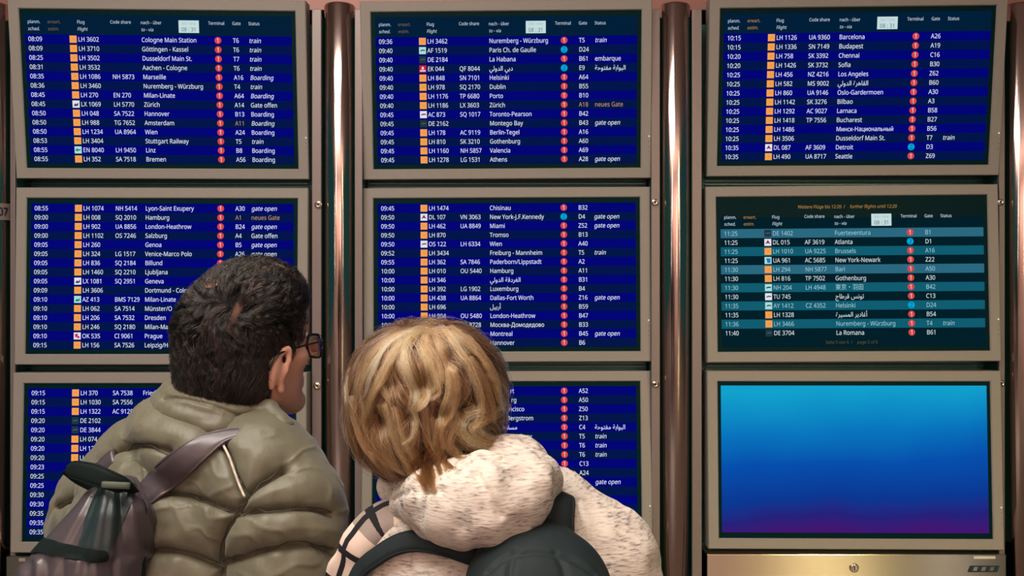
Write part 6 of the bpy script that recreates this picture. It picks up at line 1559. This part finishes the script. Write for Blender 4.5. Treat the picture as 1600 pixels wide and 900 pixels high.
parts_g = []
for cx in (-.034, .034):
    rp = rim_path(cx)
    V, Fc = tube(rp, .0024, 8, up=FwH)
    parts_g.append(mesh_obj('rim', V, Fc, M_frame, None, True))
    c = rp[:-1].mean(0)
    n_ = len(rp) - 1
    rings = []
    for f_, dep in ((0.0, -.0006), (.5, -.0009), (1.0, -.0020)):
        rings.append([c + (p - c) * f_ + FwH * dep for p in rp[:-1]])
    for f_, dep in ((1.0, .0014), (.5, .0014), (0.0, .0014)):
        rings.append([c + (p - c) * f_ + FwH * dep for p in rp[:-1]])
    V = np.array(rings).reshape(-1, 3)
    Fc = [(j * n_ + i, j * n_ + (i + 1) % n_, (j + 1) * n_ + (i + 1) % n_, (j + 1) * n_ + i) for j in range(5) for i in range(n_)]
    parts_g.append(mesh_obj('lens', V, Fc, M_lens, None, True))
    s_ = np.sign(cx)
    V, Fc = tube(resample([PtM(s_ * .0585, .103, -.009), PtM(s_ * .071, .088, -.009), PtM(s_ * .079, .04, -.012), PtM(s_ * .083, -.004, -.018), PtM(s_ * .082, -.022, -.040)], .006), .0026, 8, .6)
    parts_g.append(mesh_obj('temple', V, Fc, M_frame, None, True))
V, Fc = tube(resample([PtM(-.0105, .1115, -.014), PtM(0, .1165, -.010), PtM(.0105, .1115, -.014)], .002), .0024, 8, up=FwH)
parts_g.append(mesh_obj('bridge', V, Fc, M_frame, None, True))
for p_ in parts_g:
    p_.parent = gl
    p_.matrix_parent_inverse = Matrix.Translation(-gl_v)
under(gl, man)

# his rucksack
M_bag = mat('grey_violet_nylon', lin((72, 64, 68)), .32, spec=.6)
add_bump(M_bag, 700, .1, .0004)
M_web = mat('black_webbing', lin((8, 22, 22)), .75, spec=.2)
bagM = empty('backpack', tuple(at(160, 900, 1.34)))
tag(bagM, 'slack grey violet nylon backpack with black carry loop, worn over the olive jacket', 'backpack')
Bk = Field([-.86, 1.10, .84], [-.40, 1.56, 1.46], .003)


def back_pt(px, py, off):
    return J.hit(px, py, off)


YB = float(np.median([J.hit(x_, y_)[1] for x_ in (150, 180, 210) for y_ in (800, 840, 880)])) - .035
secs = np.array([(748, 168, 196, .006), (753, 150, 207, .026), (762, 138, 216, .042), (775, 129, 226, .052), (790, 117, 236, .062), (830, 84, 235, .076), (870, 50, 233, .086), (900, 30, 232, .090),
                 (1000, 20, 230, .094), (1150, 24, 228, .088), (1190, 50, 205, .03)], float)


def bag_form(x, y, z):
    py_ = 450 - (z - CAM_Z) / YB * F_PX
    xa, xb, hd = (np.interp(py_, secs[:, 0], secs[:, i_]) for i_ in (1, 2, 3))
    cx, hw = ((xa + xb) / 2 - 800) / F_PX * YB, np.maximum((xb - xa) / 2 / F_PX * YB, .004)
    e_ = 2.7
    q_ = ((np.abs((x - cx) / hw) ** e_ + np.abs((y - YB) / hd) ** e_) ** (1 / e_) - 1) * np.minimum(hw, hd)
    cut = np.maximum((secs[0, 0] - py_), (py_ - secs[-1, 0])) / F_PX * YB
    return np.maximum(q_, cut + 0 * q_)


ax_ = [(Bk.lo[i_] + np.arange(Bk.n[i_]) * Bk.h) for i_ in range(3)]
Bk.d[:] = bag_form(ax_[0][:, None, None], ax_[1][None, :, None], ax_[2][None, None, :])
Vb, Qb = Bk.surface(2)
nb_ = normals(Vb, Qb)
# slack pleats fanning down from the gathered top
q2 = proj(Vb)
ang = np.arctan2(q2[:, 0] - 185, np.maximum(q2[:, 1] - 690, 10))
pl = noise3(np.stack([ang * 6.5, q2[:, 1] * .003, ang * 0 + 1], 1), 1.0, 2) + .6 * noise3(np.stack([ang * 16, q2[:, 1] * .006, ang * 0], 1), 1.0, 4)
gather = noise3(np.stack([q2[:, 0] * .075, q2[:, 1] * .008, 0 * ang], 1), 1.0, 9) * np.clip((q2[:, 1] - 868) / 10, 0, 1) * np.exp(-np.maximum(q2[:, 1] - 880, 0) / 60)
Vb = Vb + nb_ * (.0045 * pl +   .0038 * gather)[:, None]
bag_main = mesh_obj('main_panel', Vb, Qb, M_bag, None, True)


def on_bag(px, py, off=0.0):
    return Bk.hit(px, py, off)


def band(fd, pts, width, thick, off, name, material, step=6, pre=()):
    px = resample(pts, step)
    offs = np.interp(np.linspace(0, 1, len(px)), np.linspace(0, 1, len(off)), off) if isinstance(off, list) else np.full(len(px), off)
    path = np.array([fd.hit(a, b_, o_) for (a, b_), o_ in zip(px, offs)])
    if len(pre):
        path = np.vstack([path[0] + np.array(pre), path])
    for _ in range(3):
        path[1:-1] = .25 * path[:-2] + .5 * path[1:-1] + .25 * path[2:]
    eps = .004
    g = np.stack([fd.sample(path + np.eye(3)[a] * eps) - fd.sample(path - np.eye(3)[a] * eps) for a in range(3)], 1)
    for _ in range(3):
        g[1:-1] = .25 * g[:-2] + .5 * g[1:-1] + .25 * g[2:]
    w = np.interp(np.linspace(0, 1, len(path)), np.linspace(0, 1, len(width)), width) if isinstance(width, (list, tuple)) else width
    V, Fc = strap_mesh(path, g, w, thick)
    return mesh_obj(name, V, Fc, material, None, True)


bag_parts = [bag_main]


def in_poly(q, pl_):
    ins = np.zeros(len(q), bool)
    for (x0, y0), (x1, y1) in zip(pl_, pl_[1:] + pl_[:1]):
        c_ = ((y0 > q[:, 1]) != (y1 > q[:, 1])) & (q[:, 0] < (x1 - x0) * (q[:, 1] - y0) / (y1 - y0 + 1e-9) + x0)
        ins ^= c_
    return ins


nb2 = normals(Vb, Qb)
fcen = Vb[Qb].mean(1)
sel = in_poly(proj(fcen), [(150, 752), (214, 756), (204, 792), (186, 830), (168, 866), (122, 856), (138, 800)]) & (nb2[Qb[:, 0], 1] < 0)


def bag_patch(name, sel, off, material):
    """A cloth panel sewn onto the bag: follows its surface, edges drawn smooth."""
    Qs = Qb[sel]
    used = np.unique(Qs)
    rm = np.full(len(Vb), -1)
    rm[used] = np.arange(len(used))
    Qs = rm[Qs]
    V = Vb[used] + nb2[used] * off
    ed = np.concatenate([np.sort(Qs[:, [a_, (a_ + 1) % 4]], 1) for a_ in range(4)])
    ue, ct = np.unique(ed, axis=0, return_counts=True)
    be = ue[ct == 1]
    for _ in range(6):      # even out the cut edge
        acc = np.zeros_like(V); c_ = np.zeros(len(V))
        for p_, q_ in ((be[:, 0], be[:, 1]), (be[:, 1], be[:, 0])):
            for k_ in range(3):
                acc[:, k_] += np.bincount(p_, V[q_, k_], len(V))
            c_ += np.bincount(p_, minlength=len(V))
        m_ = c_ > 0
        V[m_] = .5 * V[m_] + .5 * acc[m_] / c_[m_][:, None]
    return mesh_obj(name, V, Qs, material, None, True)


bag_parts.append(bag_patch('centre_panel', sel, .0018, mat('darker_nylon_panel', lin((28, 42, 44)), .45)))
sel = in_poly(proj(fcen), [(10, 846), (40, 846), (62, 840), (110, 851), (140, 858), (169, 861), (172, 874), (150, 880), (110, 873), (62, 863), (40, 868), (10, 872)]) & (nb2[Qb[:, 0], 1] < .35)
bag_parts.append(bag_patch('flap_band', sel, .0030, M_web))
# shoulder strap over the right shoulder
bag_parts.append(band(J, [(222, 778), (245, 756), (275, 730), (305, 706), (335, 688), (362, 679), (385, 677), (404, 683), (416, 690)], [.040, .043, .043, .040, .034, .024, .014, .006], .004, [.008, .008, .008, .008, .006, .000, -.016], 'shoulder_strap', M_bag))
bag_parts.append(band(J, [(148, 748), (155, 735), (166, 724), (180, 712)], .03, .005, .008, 'shoulder_strap', M_bag))
# stiff black carry loop
base = on_bag(190, 770)
lp = [at(x, y, base[1] + dy) for x, y, dy in ((106, 733, .015), (122, 735, .0), (145, 741, -.012), (170, 750, -.018), (195, 760, -.012), (212, 770, .004))]
lp = resample(lp, .006)
wid = np.interp(np.linspace(0, 1, len(lp)), [0, .1, .45, .8, 1], [.012, .024, .030, .024, .012])
V, Fc = strap_mesh(lp, np.tile(np.array([-.25, -1.0, .25]), (len(lp), 1)), wid, .004)
bag_parts.append(mesh_obj('carry_loop', V, Fc, M_web, None, True))
lp2 = resample([at(x, y, base[1] + dy) for x, y, dy in ((106, 733, .018), (125, 745, .03), (150, 758, .02), (165, 768, .0))], .006)
V, Fc = strap_mesh(lp2, np.tile(np.array([-.25, -1.0, .25]), (len(lp2), 1)), .022, .003)
bag_parts.append(mesh_obj('carry_loop', V, Fc, M_web, None, True))
V, Fc = strap_mesh(resample([at(160, 757, base[1] - .022), at(180, 758, base[1] - .026), at(203, 759, base[1] - .022)], .006), np.tile(np.array([0, -1.0, .1]), (len(resample([at(160, 757, base[1] - .022), at(180, 758, base[1] - .026), at(203, 759, base[1] - .022)], .006)), 1)), .009, .003)
bag_parts.append(mesh_obj('top_tab', V, Fc, mat('grey_green_webbing', lin((84, 92, 80)), .7), None, True))
# side seam cord
sp_ = resample([(218, 776), (231, 790), (232, 830), (230, 900), (228, 980)], 6)
V, Fc = tube(np.array([Bk.hit(a - 6, b_, .002) for a, b_ in sp_]), .0028, 8)
bag_parts.append(mesh_obj('edge_binding', V, Fc, M_web, None, True))
for p_ in bag_parts:
    p_.parent = bagM
    p_.matrix_parent_inverse = Matrix.Translation(-Vector(bagM.location))

# ------------------------------------------------------------------ the blond person in the marled hoodie
wom = empty('person', (-.02, 1.34, 0))
tag(wom, 'person with wavy blond bob in pale marled hoodie and scarf, seen from behind', 'person', None)
YAW_W = math.radians(-4)
hairC = at(668, 628, 1.33)
wC = hairC + np.array([.006, .012, -.004])
hfW = frame(math.radians(-6), math.radians(6), math.radians(-7))
shW = [at(612, 948, 1.32), at(940, 882, 1.30)]
elW = [at(612, 1230, 1.30), at(985, 1180, 1.31)]
wrW = [at(625, 1480, 1.38), at(960, 1440, 1.40)]
hipW = np.array([-.02, 1.34, .86])
neckW = at(735, 800, 1.32)
nb0 = set(bpy.data.objects)
fdW, PtW, RmW = build_body(None, M_skin, wC, hfW, .94, shW, elW, wrW, hipW, YAW_W, neckW, female=True)
build_trousers(None, M_trouser2, hipW, YAW_W)
for o_ in set(bpy.data.objects) - nb0:
    under(o_, wom)

# marled knit
M_knit = mat('marled_knit', (.6, .55, .5), .9, spec=.15)
tc = N(M_knit, 'ShaderNodeTexCoord')
mp = N(M_knit, 'ShaderNodeMapping'); mp.inputs['Scale'].default_value = (80, 80, 430); mp.inputs['Rotation'].default_value = (0, .10, 0)
n1 = N(M_knit, 'ShaderNodeTexNoise'); n1.inputs['Scale'].default_value = 1.0; n1.inputs['Detail'].default_value = 3
n2 = N(M_knit, 'ShaderNodeTexNoise'); n2.inputs['Scale'].default_value = 24; n2.inputs['Detail'].default_value = 2
L(M_knit, tc.outputs['Object'], mp.inputs['Vector']); L(M_knit, mp.outputs[0], n1.inputs['Vector']); L(M_knit, tc.outputs['Object'], n2.inputs['Vector'])
ad = N(M_knit, 'ShaderNodeMath', operation='MULTIPLY_ADD'); ad.inputs[1].default_value = .45; L(M_knit, n2.outputs['Fac'], ad.inputs[0]); L(M_knit, n1.outputs['Fac'], ad.inputs[2])
cr = N(M_knit, 'ShaderNodeValToRGB')
e = cr.color_ramp.elements
e[0].position, e[0].color = .66, (*lin((210, 200, 188)), 1)
e[1].position, e[1].color = 1.0, (*lin((98, 92, 95)), 1)
q_ = e.new(.80); q_.color = (*lin((190, 178, 168)), 1)
L(M_knit, ad.outputs[0], cr.inputs[0]); L(M_knit, cr.outputs[0], bsdf(M_knit).inputs['Base Color'])
bp = N(M_knit, 'ShaderNodeBump'); bp.inputs['Strength'].default_value = .5; bp.inputs['Distance'].default_value = .0015
L(M_knit, n1.outputs['Fac'], bp.inputs['Height']); L(M_knit, bp.outputs[0], bsdf(M_knit).inputs['Normal'])

HD = Field([-.42, 1.02, .78], [.36, 1.60, 1.46], .0032)
RW, FW_, _ = frame(YAW_W)
RmB = np.stack([RW, FW_, [0, 0, 1.0]])
HD.ell(at(772, 985, 1.315), [.190, .130, .24], RmB, .04)
HD.ell(np.array([-.02, 1.34, .98]), [.185, .140, .24], RmB, .06)
HD.chain([at(740, 825, 1.31), at(850, 838, 1.30), shW[1]], [.075, .078, .074], .04)
HD.chain([at(735, 835, 1.31), at(670, 900, 1.31), shW[0]], [.075, .080, .076], .04)
for i in (0, 1):
    HD.cap(shW[i], elW[i], .076, .068, .03)
    HD.cap(elW[i], wrW[i] * .9 + elW[i] * .1, .068, .05, .02)
Vw, Qw = HD.surface(2)
nw = normals(Vw, Qw)
sw = seam_distance(Vw, [[HD.hit(a, b_) for a, b_ in resample(p, 10)] for p in ([(905, 782), (912, 815), (925, 850), (930, 880), (930, 930)], [(643, 862), (640, 880), (645, 930)])], .05)
Vw = Vw + nw * (-.004 * np.exp(-(sw / .004) ** 2) + .0035 * noise3(Vw, 20, 6) + .0016 * noise3(Vw, 46, 8))[:, None]
hoodie = under(mesh_obj('hoodie', Vw, Qw, M_knit, None, True), wom)

HF = Field([-.22, 1.0, 1.26], [.12, 1.56, 1.52], .003)
outer = [at(622, 772, 1.33), at(640, 778, 1.28), at(672, 790, 1.22), at(715, 797, 1.175), at(765, 793, 1.16), at(808, 772, 1.185), at(826, 748, 1.23), at(818, 728, 1.29), at(795, 722, 1.35)]
HF.chain(outer, [.023, .030, .037, .042, .046, .044, .036, .031, .028], .018)
inner = [at(650, 772, 1.32), at(700, 772, 1.25), at(750, 762, 1.22), at(790, 740, 1.26), at(790, 722, 1.32)]
HF.chain(inner, [.028, .034, .036, .034, .028], .03)
HF.chain([at(622, 772, 1.33), at(640, 790, 1.40), at(700, 800, 1.44), at(780, 770, 1.43), at(800, 735, 1.38)], [.024, .026, .026, .026, .026], .02)
Vf, Qf = HF.surface(2)
nf = normals(Vf, Qf)
sf = seam_distance(Vf, [[HF.hit(a, b_) for a, b_ in resample(p, 8)] for p in ([(745, 742), (758, 765), (770, 785), (782, 805)], [(603, 785), (612, 778), (628, 772), (655, 768), (690, 768)])], .05)
Vf = Vf + nf * (-.0055 * np.exp(-(sf / .0045) ** 2) + .0045 * noise3(Vf, 22, 9) + .0022 * noise3(Vf, 50, 3))[:, None]
under(mesh_obj('hood', Vf, Qf, M_knit, None, True), wom)

# checked scarf, laid round the neck under the hood and down over the left shoulder
M_scarf = mat('checked_scarf_wool', (.7, .6, .55), .9, spec=.1)
uvn = N(M_scarf, 'ShaderNodeUVMap')
sx = N(M_scarf, 'ShaderNodeSeparateXYZ'); L(M_scarf, uvn.outputs[0], sx.inputs[0])


def stripe(sock, per, duty, ph):
    a = N(M_scarf, 'ShaderNodeMath', operation='MULTIPLY_ADD'); a.inputs[1].default_value = 1.0 / per; a.inputs[2].default_value = ph; L(M_scarf, sock, a.inputs[0])
    f = N(M_scarf, 'ShaderNodeMath', operation='FRACT'); L(M_scarf, a.outputs[0], f.inputs[0])
    l_ = N(M_scarf, 'ShaderNodeMath', operation='LESS_THAN'); l_.inputs[1].default_value = duty; L(M_scarf, f.outputs[0], l_.inputs[0])
    return l_.outputs[0]


s1 = stripe(sx.outputs['X'], .042, .20, .1); s2 = stripe(sx.outputs['Y'], .040, .17, .3); s3 = stripe(sx.outputs['X'], .126, .36, .55); s4 = stripe(sx.outputs['Y'], .12, .30, .1)
a1 = N(M_scarf, 'ShaderNodeMath', operation='ADD'); L(M_scarf, s1, a1.inputs[0]); L(M_scarf, s2, a1.inputs[1])
a2 = N(M_scarf, 'ShaderNodeMath', operation='ADD'); L(M_scarf, s3, a2.inputs[0]); L(M_scarf, s4, a2.inputs[1])
a3 = N(M_scarf, 'ShaderNodeMath', operation='MULTIPLY_ADD'); a3.inputs[1].default_value = .45; L(M_scarf, a2.outputs[0], a3.inputs[0]); L(M_scarf, a1.outputs[0], a3.inputs[2])
cr2 = N(M_scarf, 'ShaderNodeValToRGB'); L(M_scarf, a3.outputs[0], cr2.inputs[0])
e = cr2.color_ramp.elements
e[0].position, e[0].color = 0, (*lin((222, 202, 188)), 1)
e[1].position, e[1].color = 1, (*lin((42, 42, 46)), 1)
q_ = e.new(.7); q_.color = (*lin((92, 86, 88)), 1)
L(M_scarf, cr2.outputs[0], bsdf(M_scarf).inputs['Base Color'])
sp = resample([at(908, 778, 1.37), at(888, 757, 1.34), at(858, 762, 1.30), at(800, 800, 1.27), at(720, 815, 1.27), at(650, 812, 1.27), at(607, 820, 1.28), at(580, 845, 1.28), at(566, 880, 1.29), at(556, 930, 1.30), at(560, 1000, 1.24)], .008)
m_ = len(sp); n_ = 28
rads = np.interp(np.linspace(0, 1, m_), [0, .1, .3, .55, .7, .85, 1], [.016, .022, .026, .030, .036, .040, .036])
V, Fc = tube(sp, rads, n_, .62, up=np.array([0.25, -1, .5]))
cen = np.repeat(sp, n_, axis=0)
dr = V - cen
aa = np.tile(np.arange(n_) / n_ * 2 * math.pi, m_)
sc_ = 1 + .10 * np.sin(aa * 5 + np.repeat(np.arange(m_), n_) * .12) + .08 * noise3(V, 40, 5)
V = cen + dr * sc_[:, None]
scarf = under(mesh_obj('scarf', V, Fc, M_scarf, None, True), wom)
uvl = scarf.data.uv_layers.new(name='UVMap')
arc = np.concatenate([[0], np.cumsum(np.linalg.norm(np.diff(sp, axis=0), axis=1))])
li = np.zeros(len(scarf.data.loops), dtype=np.int32)
scarf.data.loops.foreach_get('vertex_index', li)
ring, seg = li // n_, li % n_
u_ = arc[np.clip(ring, 0, m_ - 1)]
v_ = np.abs(seg - n_ / 2) / n_ * .19
uvl.data.foreach_set('uv', np.stack([u_, v_], 1).astype(np.float32).ravel())

# her black backpack
M_blk = mat('black_nylon', lin((26, 36, 38)), .68, spec=.25)
add_bump(M_blk, 800, .1, .0004)
bagW = empty('backpack', tuple(at(800, 940, 1.14)))
tag(bagW, 'black backpack with wide padded straps, worn over the pale marled hoodie', 'backpack')
BW = Field([-.14, .93, .82], [.22, 1.34, 1.42], .003)
BW.chain([at(790, 905, 1.16), at(815, 890, 1.15), at(850, 888, 1.15), at(885, 900, 1.165)], [.030, .034, .034, .030], .03)
BW.rbox(at(848, 1030, 1.13), [.088, .075, .125], .06, RmB, .05)
BW.rbox(at(845, 1090, 1.09), [.080, .07, .085], .05, RmB, .03)
BW.chain([at(755, 868, 1.205), at(800, 852, 1.195), at(850, 850, 1.195), at(885, 862, 1.21)], [.018, .022, .022, .020], .03)
Vk, Qk2 = BW.surface(2)
nk = normals(Vk, Qk2)
sk = seam_distance(Vk, [[BW.hit(a, b_) for a, b_ in resample(p, 10)] for p in ([(765, 896), (790, 875), (830, 866), (890, 872), (930, 895)], [(806, 862), (798, 890), (794, 960)], [(868, 864), (882, 892), (890, 960)])], .05)
Vk = Vk + nk * (-.004 * np.exp(-(sk / .004) ** 2) + .004 * noise3(Vk * np.array([1, 1, .5]), 20, 2))[:, None]
pw = [mesh_obj('main_panel', Vk, Qk2, M_blk, None, True)]
pw.append(band(HD, [(790, 876), (745, 868), (700, 853), (655, 845), (620, 852), (590, 870), (562, 895), (545, 950)], [.03, .028, .028, .028, .026, .026, .026], .006, .012, 'shoulder_strap', M_blk))
pw.append(band(HD, [(871, 776), (870, 790), (868, 810), (866, 840), (850, 870)], [.046, .048, .048, .05, .05], .006, .010, 'shoulder_strap', M_blk, 6, [(.0, .075, -.030), (0, .055, -.008), (0, .035, .003), (0, .018, .004)]))
hp = resample([at(808, 852, 1.175), at(812, 842, 1.168), at(824, 838, 1.166), at(838, 842, 1.168), at(844, 852, 1.175)], .004)
V, Fc = tube(hp, .0055, 8, .6)
pw.append(mesh_obj('grab_handle', V, Fc, M_blk, None, True))
for p_ in pw:
    p_.parent = bagW
    p_.matrix_parent_inverse = Matrix.Translation(-Vector(bagW.location))

# wavy blond bob: an inner mass and locks of strands over it
HR = np.array([.112, .118, .114])
pole = np.array([-.22, -.42, .88]); pole /= np.linalg.norm(pole)
ex = np.cross(np.array([0, 1.0, 0]), pole); ex /= np.linalg.norm(ex)      # roughly to the right
ey = np.cross(pole, ex)


def shell(al, ph, rho=1.0):
    d = np.cos(al)[..., None] * pole + np.sin(al)[..., None] * (np.cos(ph)[..., None] * ex + np.sin(ph)[..., None] * ey)
    p = 2.35
    s_ = (np.abs(d / HR) ** p).sum(-1) ** (-1 / p)
    return hairC + d * (s_ * rho)[..., None]


M_core = mat('shade_dark_hair_mass', lin((44, 28, 21)), .8, spec=.1)  # dark colour stands in for shade in the gaps between locks
HC = Field(hairC - .16, hairC + .16, .003)
HC.ell(hairC + np.array([0, .004, .004]), HR * .89, None, .01)
Vx, Qx = HC.surface(1)
nx_ = normals(Vx, Qx)
Vx = Vx + nx_ * (.004 * noise3(Vx, 60, 7))[:, None]
fcut = (Vx - hairC) @ hfW[1]
ucut = (Vx - hairC) @ hfW[2]
keep = ~((fcut > .055) & (ucut < .035))
Qx = Qx[keep[Qx].all(1)]
used = np.unique(Qx); rm = np.full(len(Vx), -1); rm[used] = np.arange(len(used))
hairW = under(mesh_obj('hair', Vx[used], rm[Qx], M_core, None, True), wom)

K = 18
tt = np.linspace(0, 1, K)
locks = []


def lock_guide(ph, a0, a1, rho0, rho1, amp, freq, phase, drift):
    al = a0 + (a1 - a0) * tt
    phs = ph + drift * tt + amp * (.25 + .75 * tt) * np.sin(2 * math.pi * (freq * tt) + phase) / np.maximum(np.sin(al), .35)
    rho = rho0 + (rho1 - rho0) * tt + .035 * np.sin(2 * math.pi * freq * .9 * tt + phase + 1.3) * tt
    return shell(al, phs, rho)


def a_end(ph):
    # reach of the cut round the head: long at the back and sides, a short fringe in front
    back = 0.5 - 0.5 * math.sin(ph)          # 1 at the back (towards the viewer), 0 in front
    return math.radians(88 + 52 * back)


for i in range(560):
    ph = rng.uniform(0, 2 * math.pi)
    ae = a_end(ph)
    layer = rng.random()
    if layer < .35:
        a0, a1, r0, r1 = math.radians(rng.uniform(2, 14)), ae * rng.uniform(.45, .8), rng.uniform(.94, .985), rng.uniform(.92, 1.0)
    elif layer < .75:
        a0, a1, r0, r1 = math.radians(rng.uniform(15, 55)), ae * rng.uniform(.75, 1.0), rng.uniform(.89, .96), rng.uniform(.88, 1.0)
    else:
        a0, a1, r0, r1 = math.radians(rng.uniform(50, 85)), ae * rng.uniform(.92, 1.06), rng.uniform(.88, .96), rng.uniform(.86, .99)
    g = lock_guide(ph, a0, a1, r0, r1, rng.uniform(.10, .34), rng.uniform(.6, 1.3), rng.uniform(0, 6.28), rng.normal() * .22)
    locks.append((g, rng.uniform(.004, .009), rng.normal() * .2 - .27, 34))  # under locks toned darker: shade of the hollows put into their colour


def traced(pts, rho0=1.0, rho1=1.02, rad=.008, tone=.15, n=55):
    """A lock that follows a line seen on the back of the head."""
    px = resample(pts, 3)
    Pl = []
    for j, (a, b_) in enumerate(px):
        Ys = np.arange(1.15, 1.40, .001)
        Pq = np.stack([(a - 800.0) / F_PX * Ys, Ys, CAM_Z - (b_ - 450.0) / F_PX * Ys], 1) - hairC
        v = (np.abs(Pq / (HR * (rho0 + (rho1 - rho0) * j / len(px)))) ** 2.35).sum(1)
        w = np.nonzero(v < 1)[0]
        Pl.append(hairC + (Pq[w[0]] if len(w) else Pq[int(np.argmin(v))]))
    Pl = np.array(Pl)
    eye = np.array([0, 0, CAM_Z])
    for j, (a, b_) in enumerate(px):
        if b_ > 715:
            hp_ = HF.hit(a, b_)
            if HF.sample(hp_[None])[0] < .003 and hp_[1] - .007 < Pl[j][1]:
                Pl[j] = eye + (hp_ - eye) * ((hp_[1] - .007) / hp_[1])
    for _ in range(4):
        Pl[1:-1] = .25 * Pl[:-2] + .5 * Pl[1:-1] + .25 * Pl[2:]
    s_ = np.linspace(0, len(Pl) - 1, K)
    g = np.stack([np.interp(s_, np.arange(len(Pl)), Pl[:, c]) for c in range(3)], 1)
    locks.append((g, rad, tone, n))


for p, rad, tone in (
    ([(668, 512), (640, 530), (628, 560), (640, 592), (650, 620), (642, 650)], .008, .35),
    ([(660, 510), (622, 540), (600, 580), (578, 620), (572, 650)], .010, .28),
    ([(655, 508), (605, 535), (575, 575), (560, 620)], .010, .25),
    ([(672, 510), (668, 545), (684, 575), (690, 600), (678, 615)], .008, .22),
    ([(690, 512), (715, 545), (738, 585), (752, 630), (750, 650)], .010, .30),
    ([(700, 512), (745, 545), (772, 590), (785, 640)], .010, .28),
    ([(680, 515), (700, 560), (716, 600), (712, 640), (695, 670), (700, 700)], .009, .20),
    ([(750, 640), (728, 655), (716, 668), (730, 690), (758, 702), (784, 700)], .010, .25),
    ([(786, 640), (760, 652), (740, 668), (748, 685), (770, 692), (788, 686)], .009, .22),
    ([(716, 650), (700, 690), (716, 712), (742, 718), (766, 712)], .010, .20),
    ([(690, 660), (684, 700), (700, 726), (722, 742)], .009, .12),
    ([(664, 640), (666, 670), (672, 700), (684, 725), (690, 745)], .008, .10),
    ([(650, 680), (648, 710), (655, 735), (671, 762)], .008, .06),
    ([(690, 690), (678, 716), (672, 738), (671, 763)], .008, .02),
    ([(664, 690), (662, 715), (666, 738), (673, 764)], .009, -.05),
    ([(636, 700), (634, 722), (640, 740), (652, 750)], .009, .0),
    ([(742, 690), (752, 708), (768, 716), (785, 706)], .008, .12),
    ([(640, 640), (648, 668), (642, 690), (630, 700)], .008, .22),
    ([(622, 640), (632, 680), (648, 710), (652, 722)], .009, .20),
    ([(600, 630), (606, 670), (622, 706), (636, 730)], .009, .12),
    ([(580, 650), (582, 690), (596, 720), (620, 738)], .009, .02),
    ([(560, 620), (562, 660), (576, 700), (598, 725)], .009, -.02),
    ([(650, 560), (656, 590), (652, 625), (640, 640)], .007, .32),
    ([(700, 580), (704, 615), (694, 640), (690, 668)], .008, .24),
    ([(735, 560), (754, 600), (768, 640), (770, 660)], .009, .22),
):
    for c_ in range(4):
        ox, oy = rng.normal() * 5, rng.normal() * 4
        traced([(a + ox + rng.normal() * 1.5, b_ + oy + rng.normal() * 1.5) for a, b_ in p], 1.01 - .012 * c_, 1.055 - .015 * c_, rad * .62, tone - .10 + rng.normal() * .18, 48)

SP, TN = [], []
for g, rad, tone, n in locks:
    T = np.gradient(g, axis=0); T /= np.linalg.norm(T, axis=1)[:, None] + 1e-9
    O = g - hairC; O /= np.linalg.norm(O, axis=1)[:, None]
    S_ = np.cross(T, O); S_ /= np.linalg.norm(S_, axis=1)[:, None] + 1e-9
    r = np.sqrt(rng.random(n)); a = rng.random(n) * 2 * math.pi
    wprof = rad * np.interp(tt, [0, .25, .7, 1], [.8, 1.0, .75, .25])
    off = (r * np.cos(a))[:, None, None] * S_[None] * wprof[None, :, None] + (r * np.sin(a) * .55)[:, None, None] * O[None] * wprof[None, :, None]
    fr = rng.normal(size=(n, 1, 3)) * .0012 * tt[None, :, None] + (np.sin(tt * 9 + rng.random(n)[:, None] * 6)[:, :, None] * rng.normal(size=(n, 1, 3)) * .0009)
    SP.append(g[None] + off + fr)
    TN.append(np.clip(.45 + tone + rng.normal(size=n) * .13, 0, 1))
# loose frizz
n = 520
phf = rng.uniform(0, 2 * math.pi, n)
al0 = np.radians(rng.uniform(5, 100, n))
fz = []
for i in range(n):
    al = al0[i] + np.radians(rng.uniform(12, 35)) * tt
    fz.append(shell(al, phf[i] + rng.normal() * .25 * tt, 1.0 + rng.uniform(.0, .07) * np.sin(tt * 2.6)))
SP.append(np.array(fz)); TN.append(np.clip(rng.normal(size=n) * .1 + .75, 0, 1))
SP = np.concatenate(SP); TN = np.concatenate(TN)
# hollows between the waves
for hx, hy, hr, dp in ((660, 603, 15, .15), (733, 642, 15, .14), (588, 668, 14, .11), (612, 600, 12, .07), (664, 722, 12, .09), (706, 560, 11, .07), (640, 655, 10, .07), (690, 650, 9, .07)):
    fl = SP.reshape(-1, 3)
    q_ = proj(fl)
    g_ = np.exp(-(((q_[:, 0] - hx) ** 2 + ((q_[:, 1] - hy) * .75) ** 2) / hr ** 2)) * (fl[:, 1] < hairC[1])
    fl += (hairC - fl) * (dp * g_)[:, None]
    vx_ = hairW.data.vertices
    co = np.zeros(len(vx_) * 3, np.float32); vx_.foreach_get('co', co); co = co.reshape(-1, 3)
    q_ = proj(co.astype(float))
    g_ = np.exp(-(((q_[:, 0] - hx) ** 2 + ((q_[:, 1] - hy) * .75) ** 2) / (hr * 1.3) ** 2)) * (co[:, 1] < hairC[1])
    co += ((hairC - co) * (dp * .8 * g_)[:, None]).astype(np.float32)
    vx_.foreach_set('co', co.ravel())
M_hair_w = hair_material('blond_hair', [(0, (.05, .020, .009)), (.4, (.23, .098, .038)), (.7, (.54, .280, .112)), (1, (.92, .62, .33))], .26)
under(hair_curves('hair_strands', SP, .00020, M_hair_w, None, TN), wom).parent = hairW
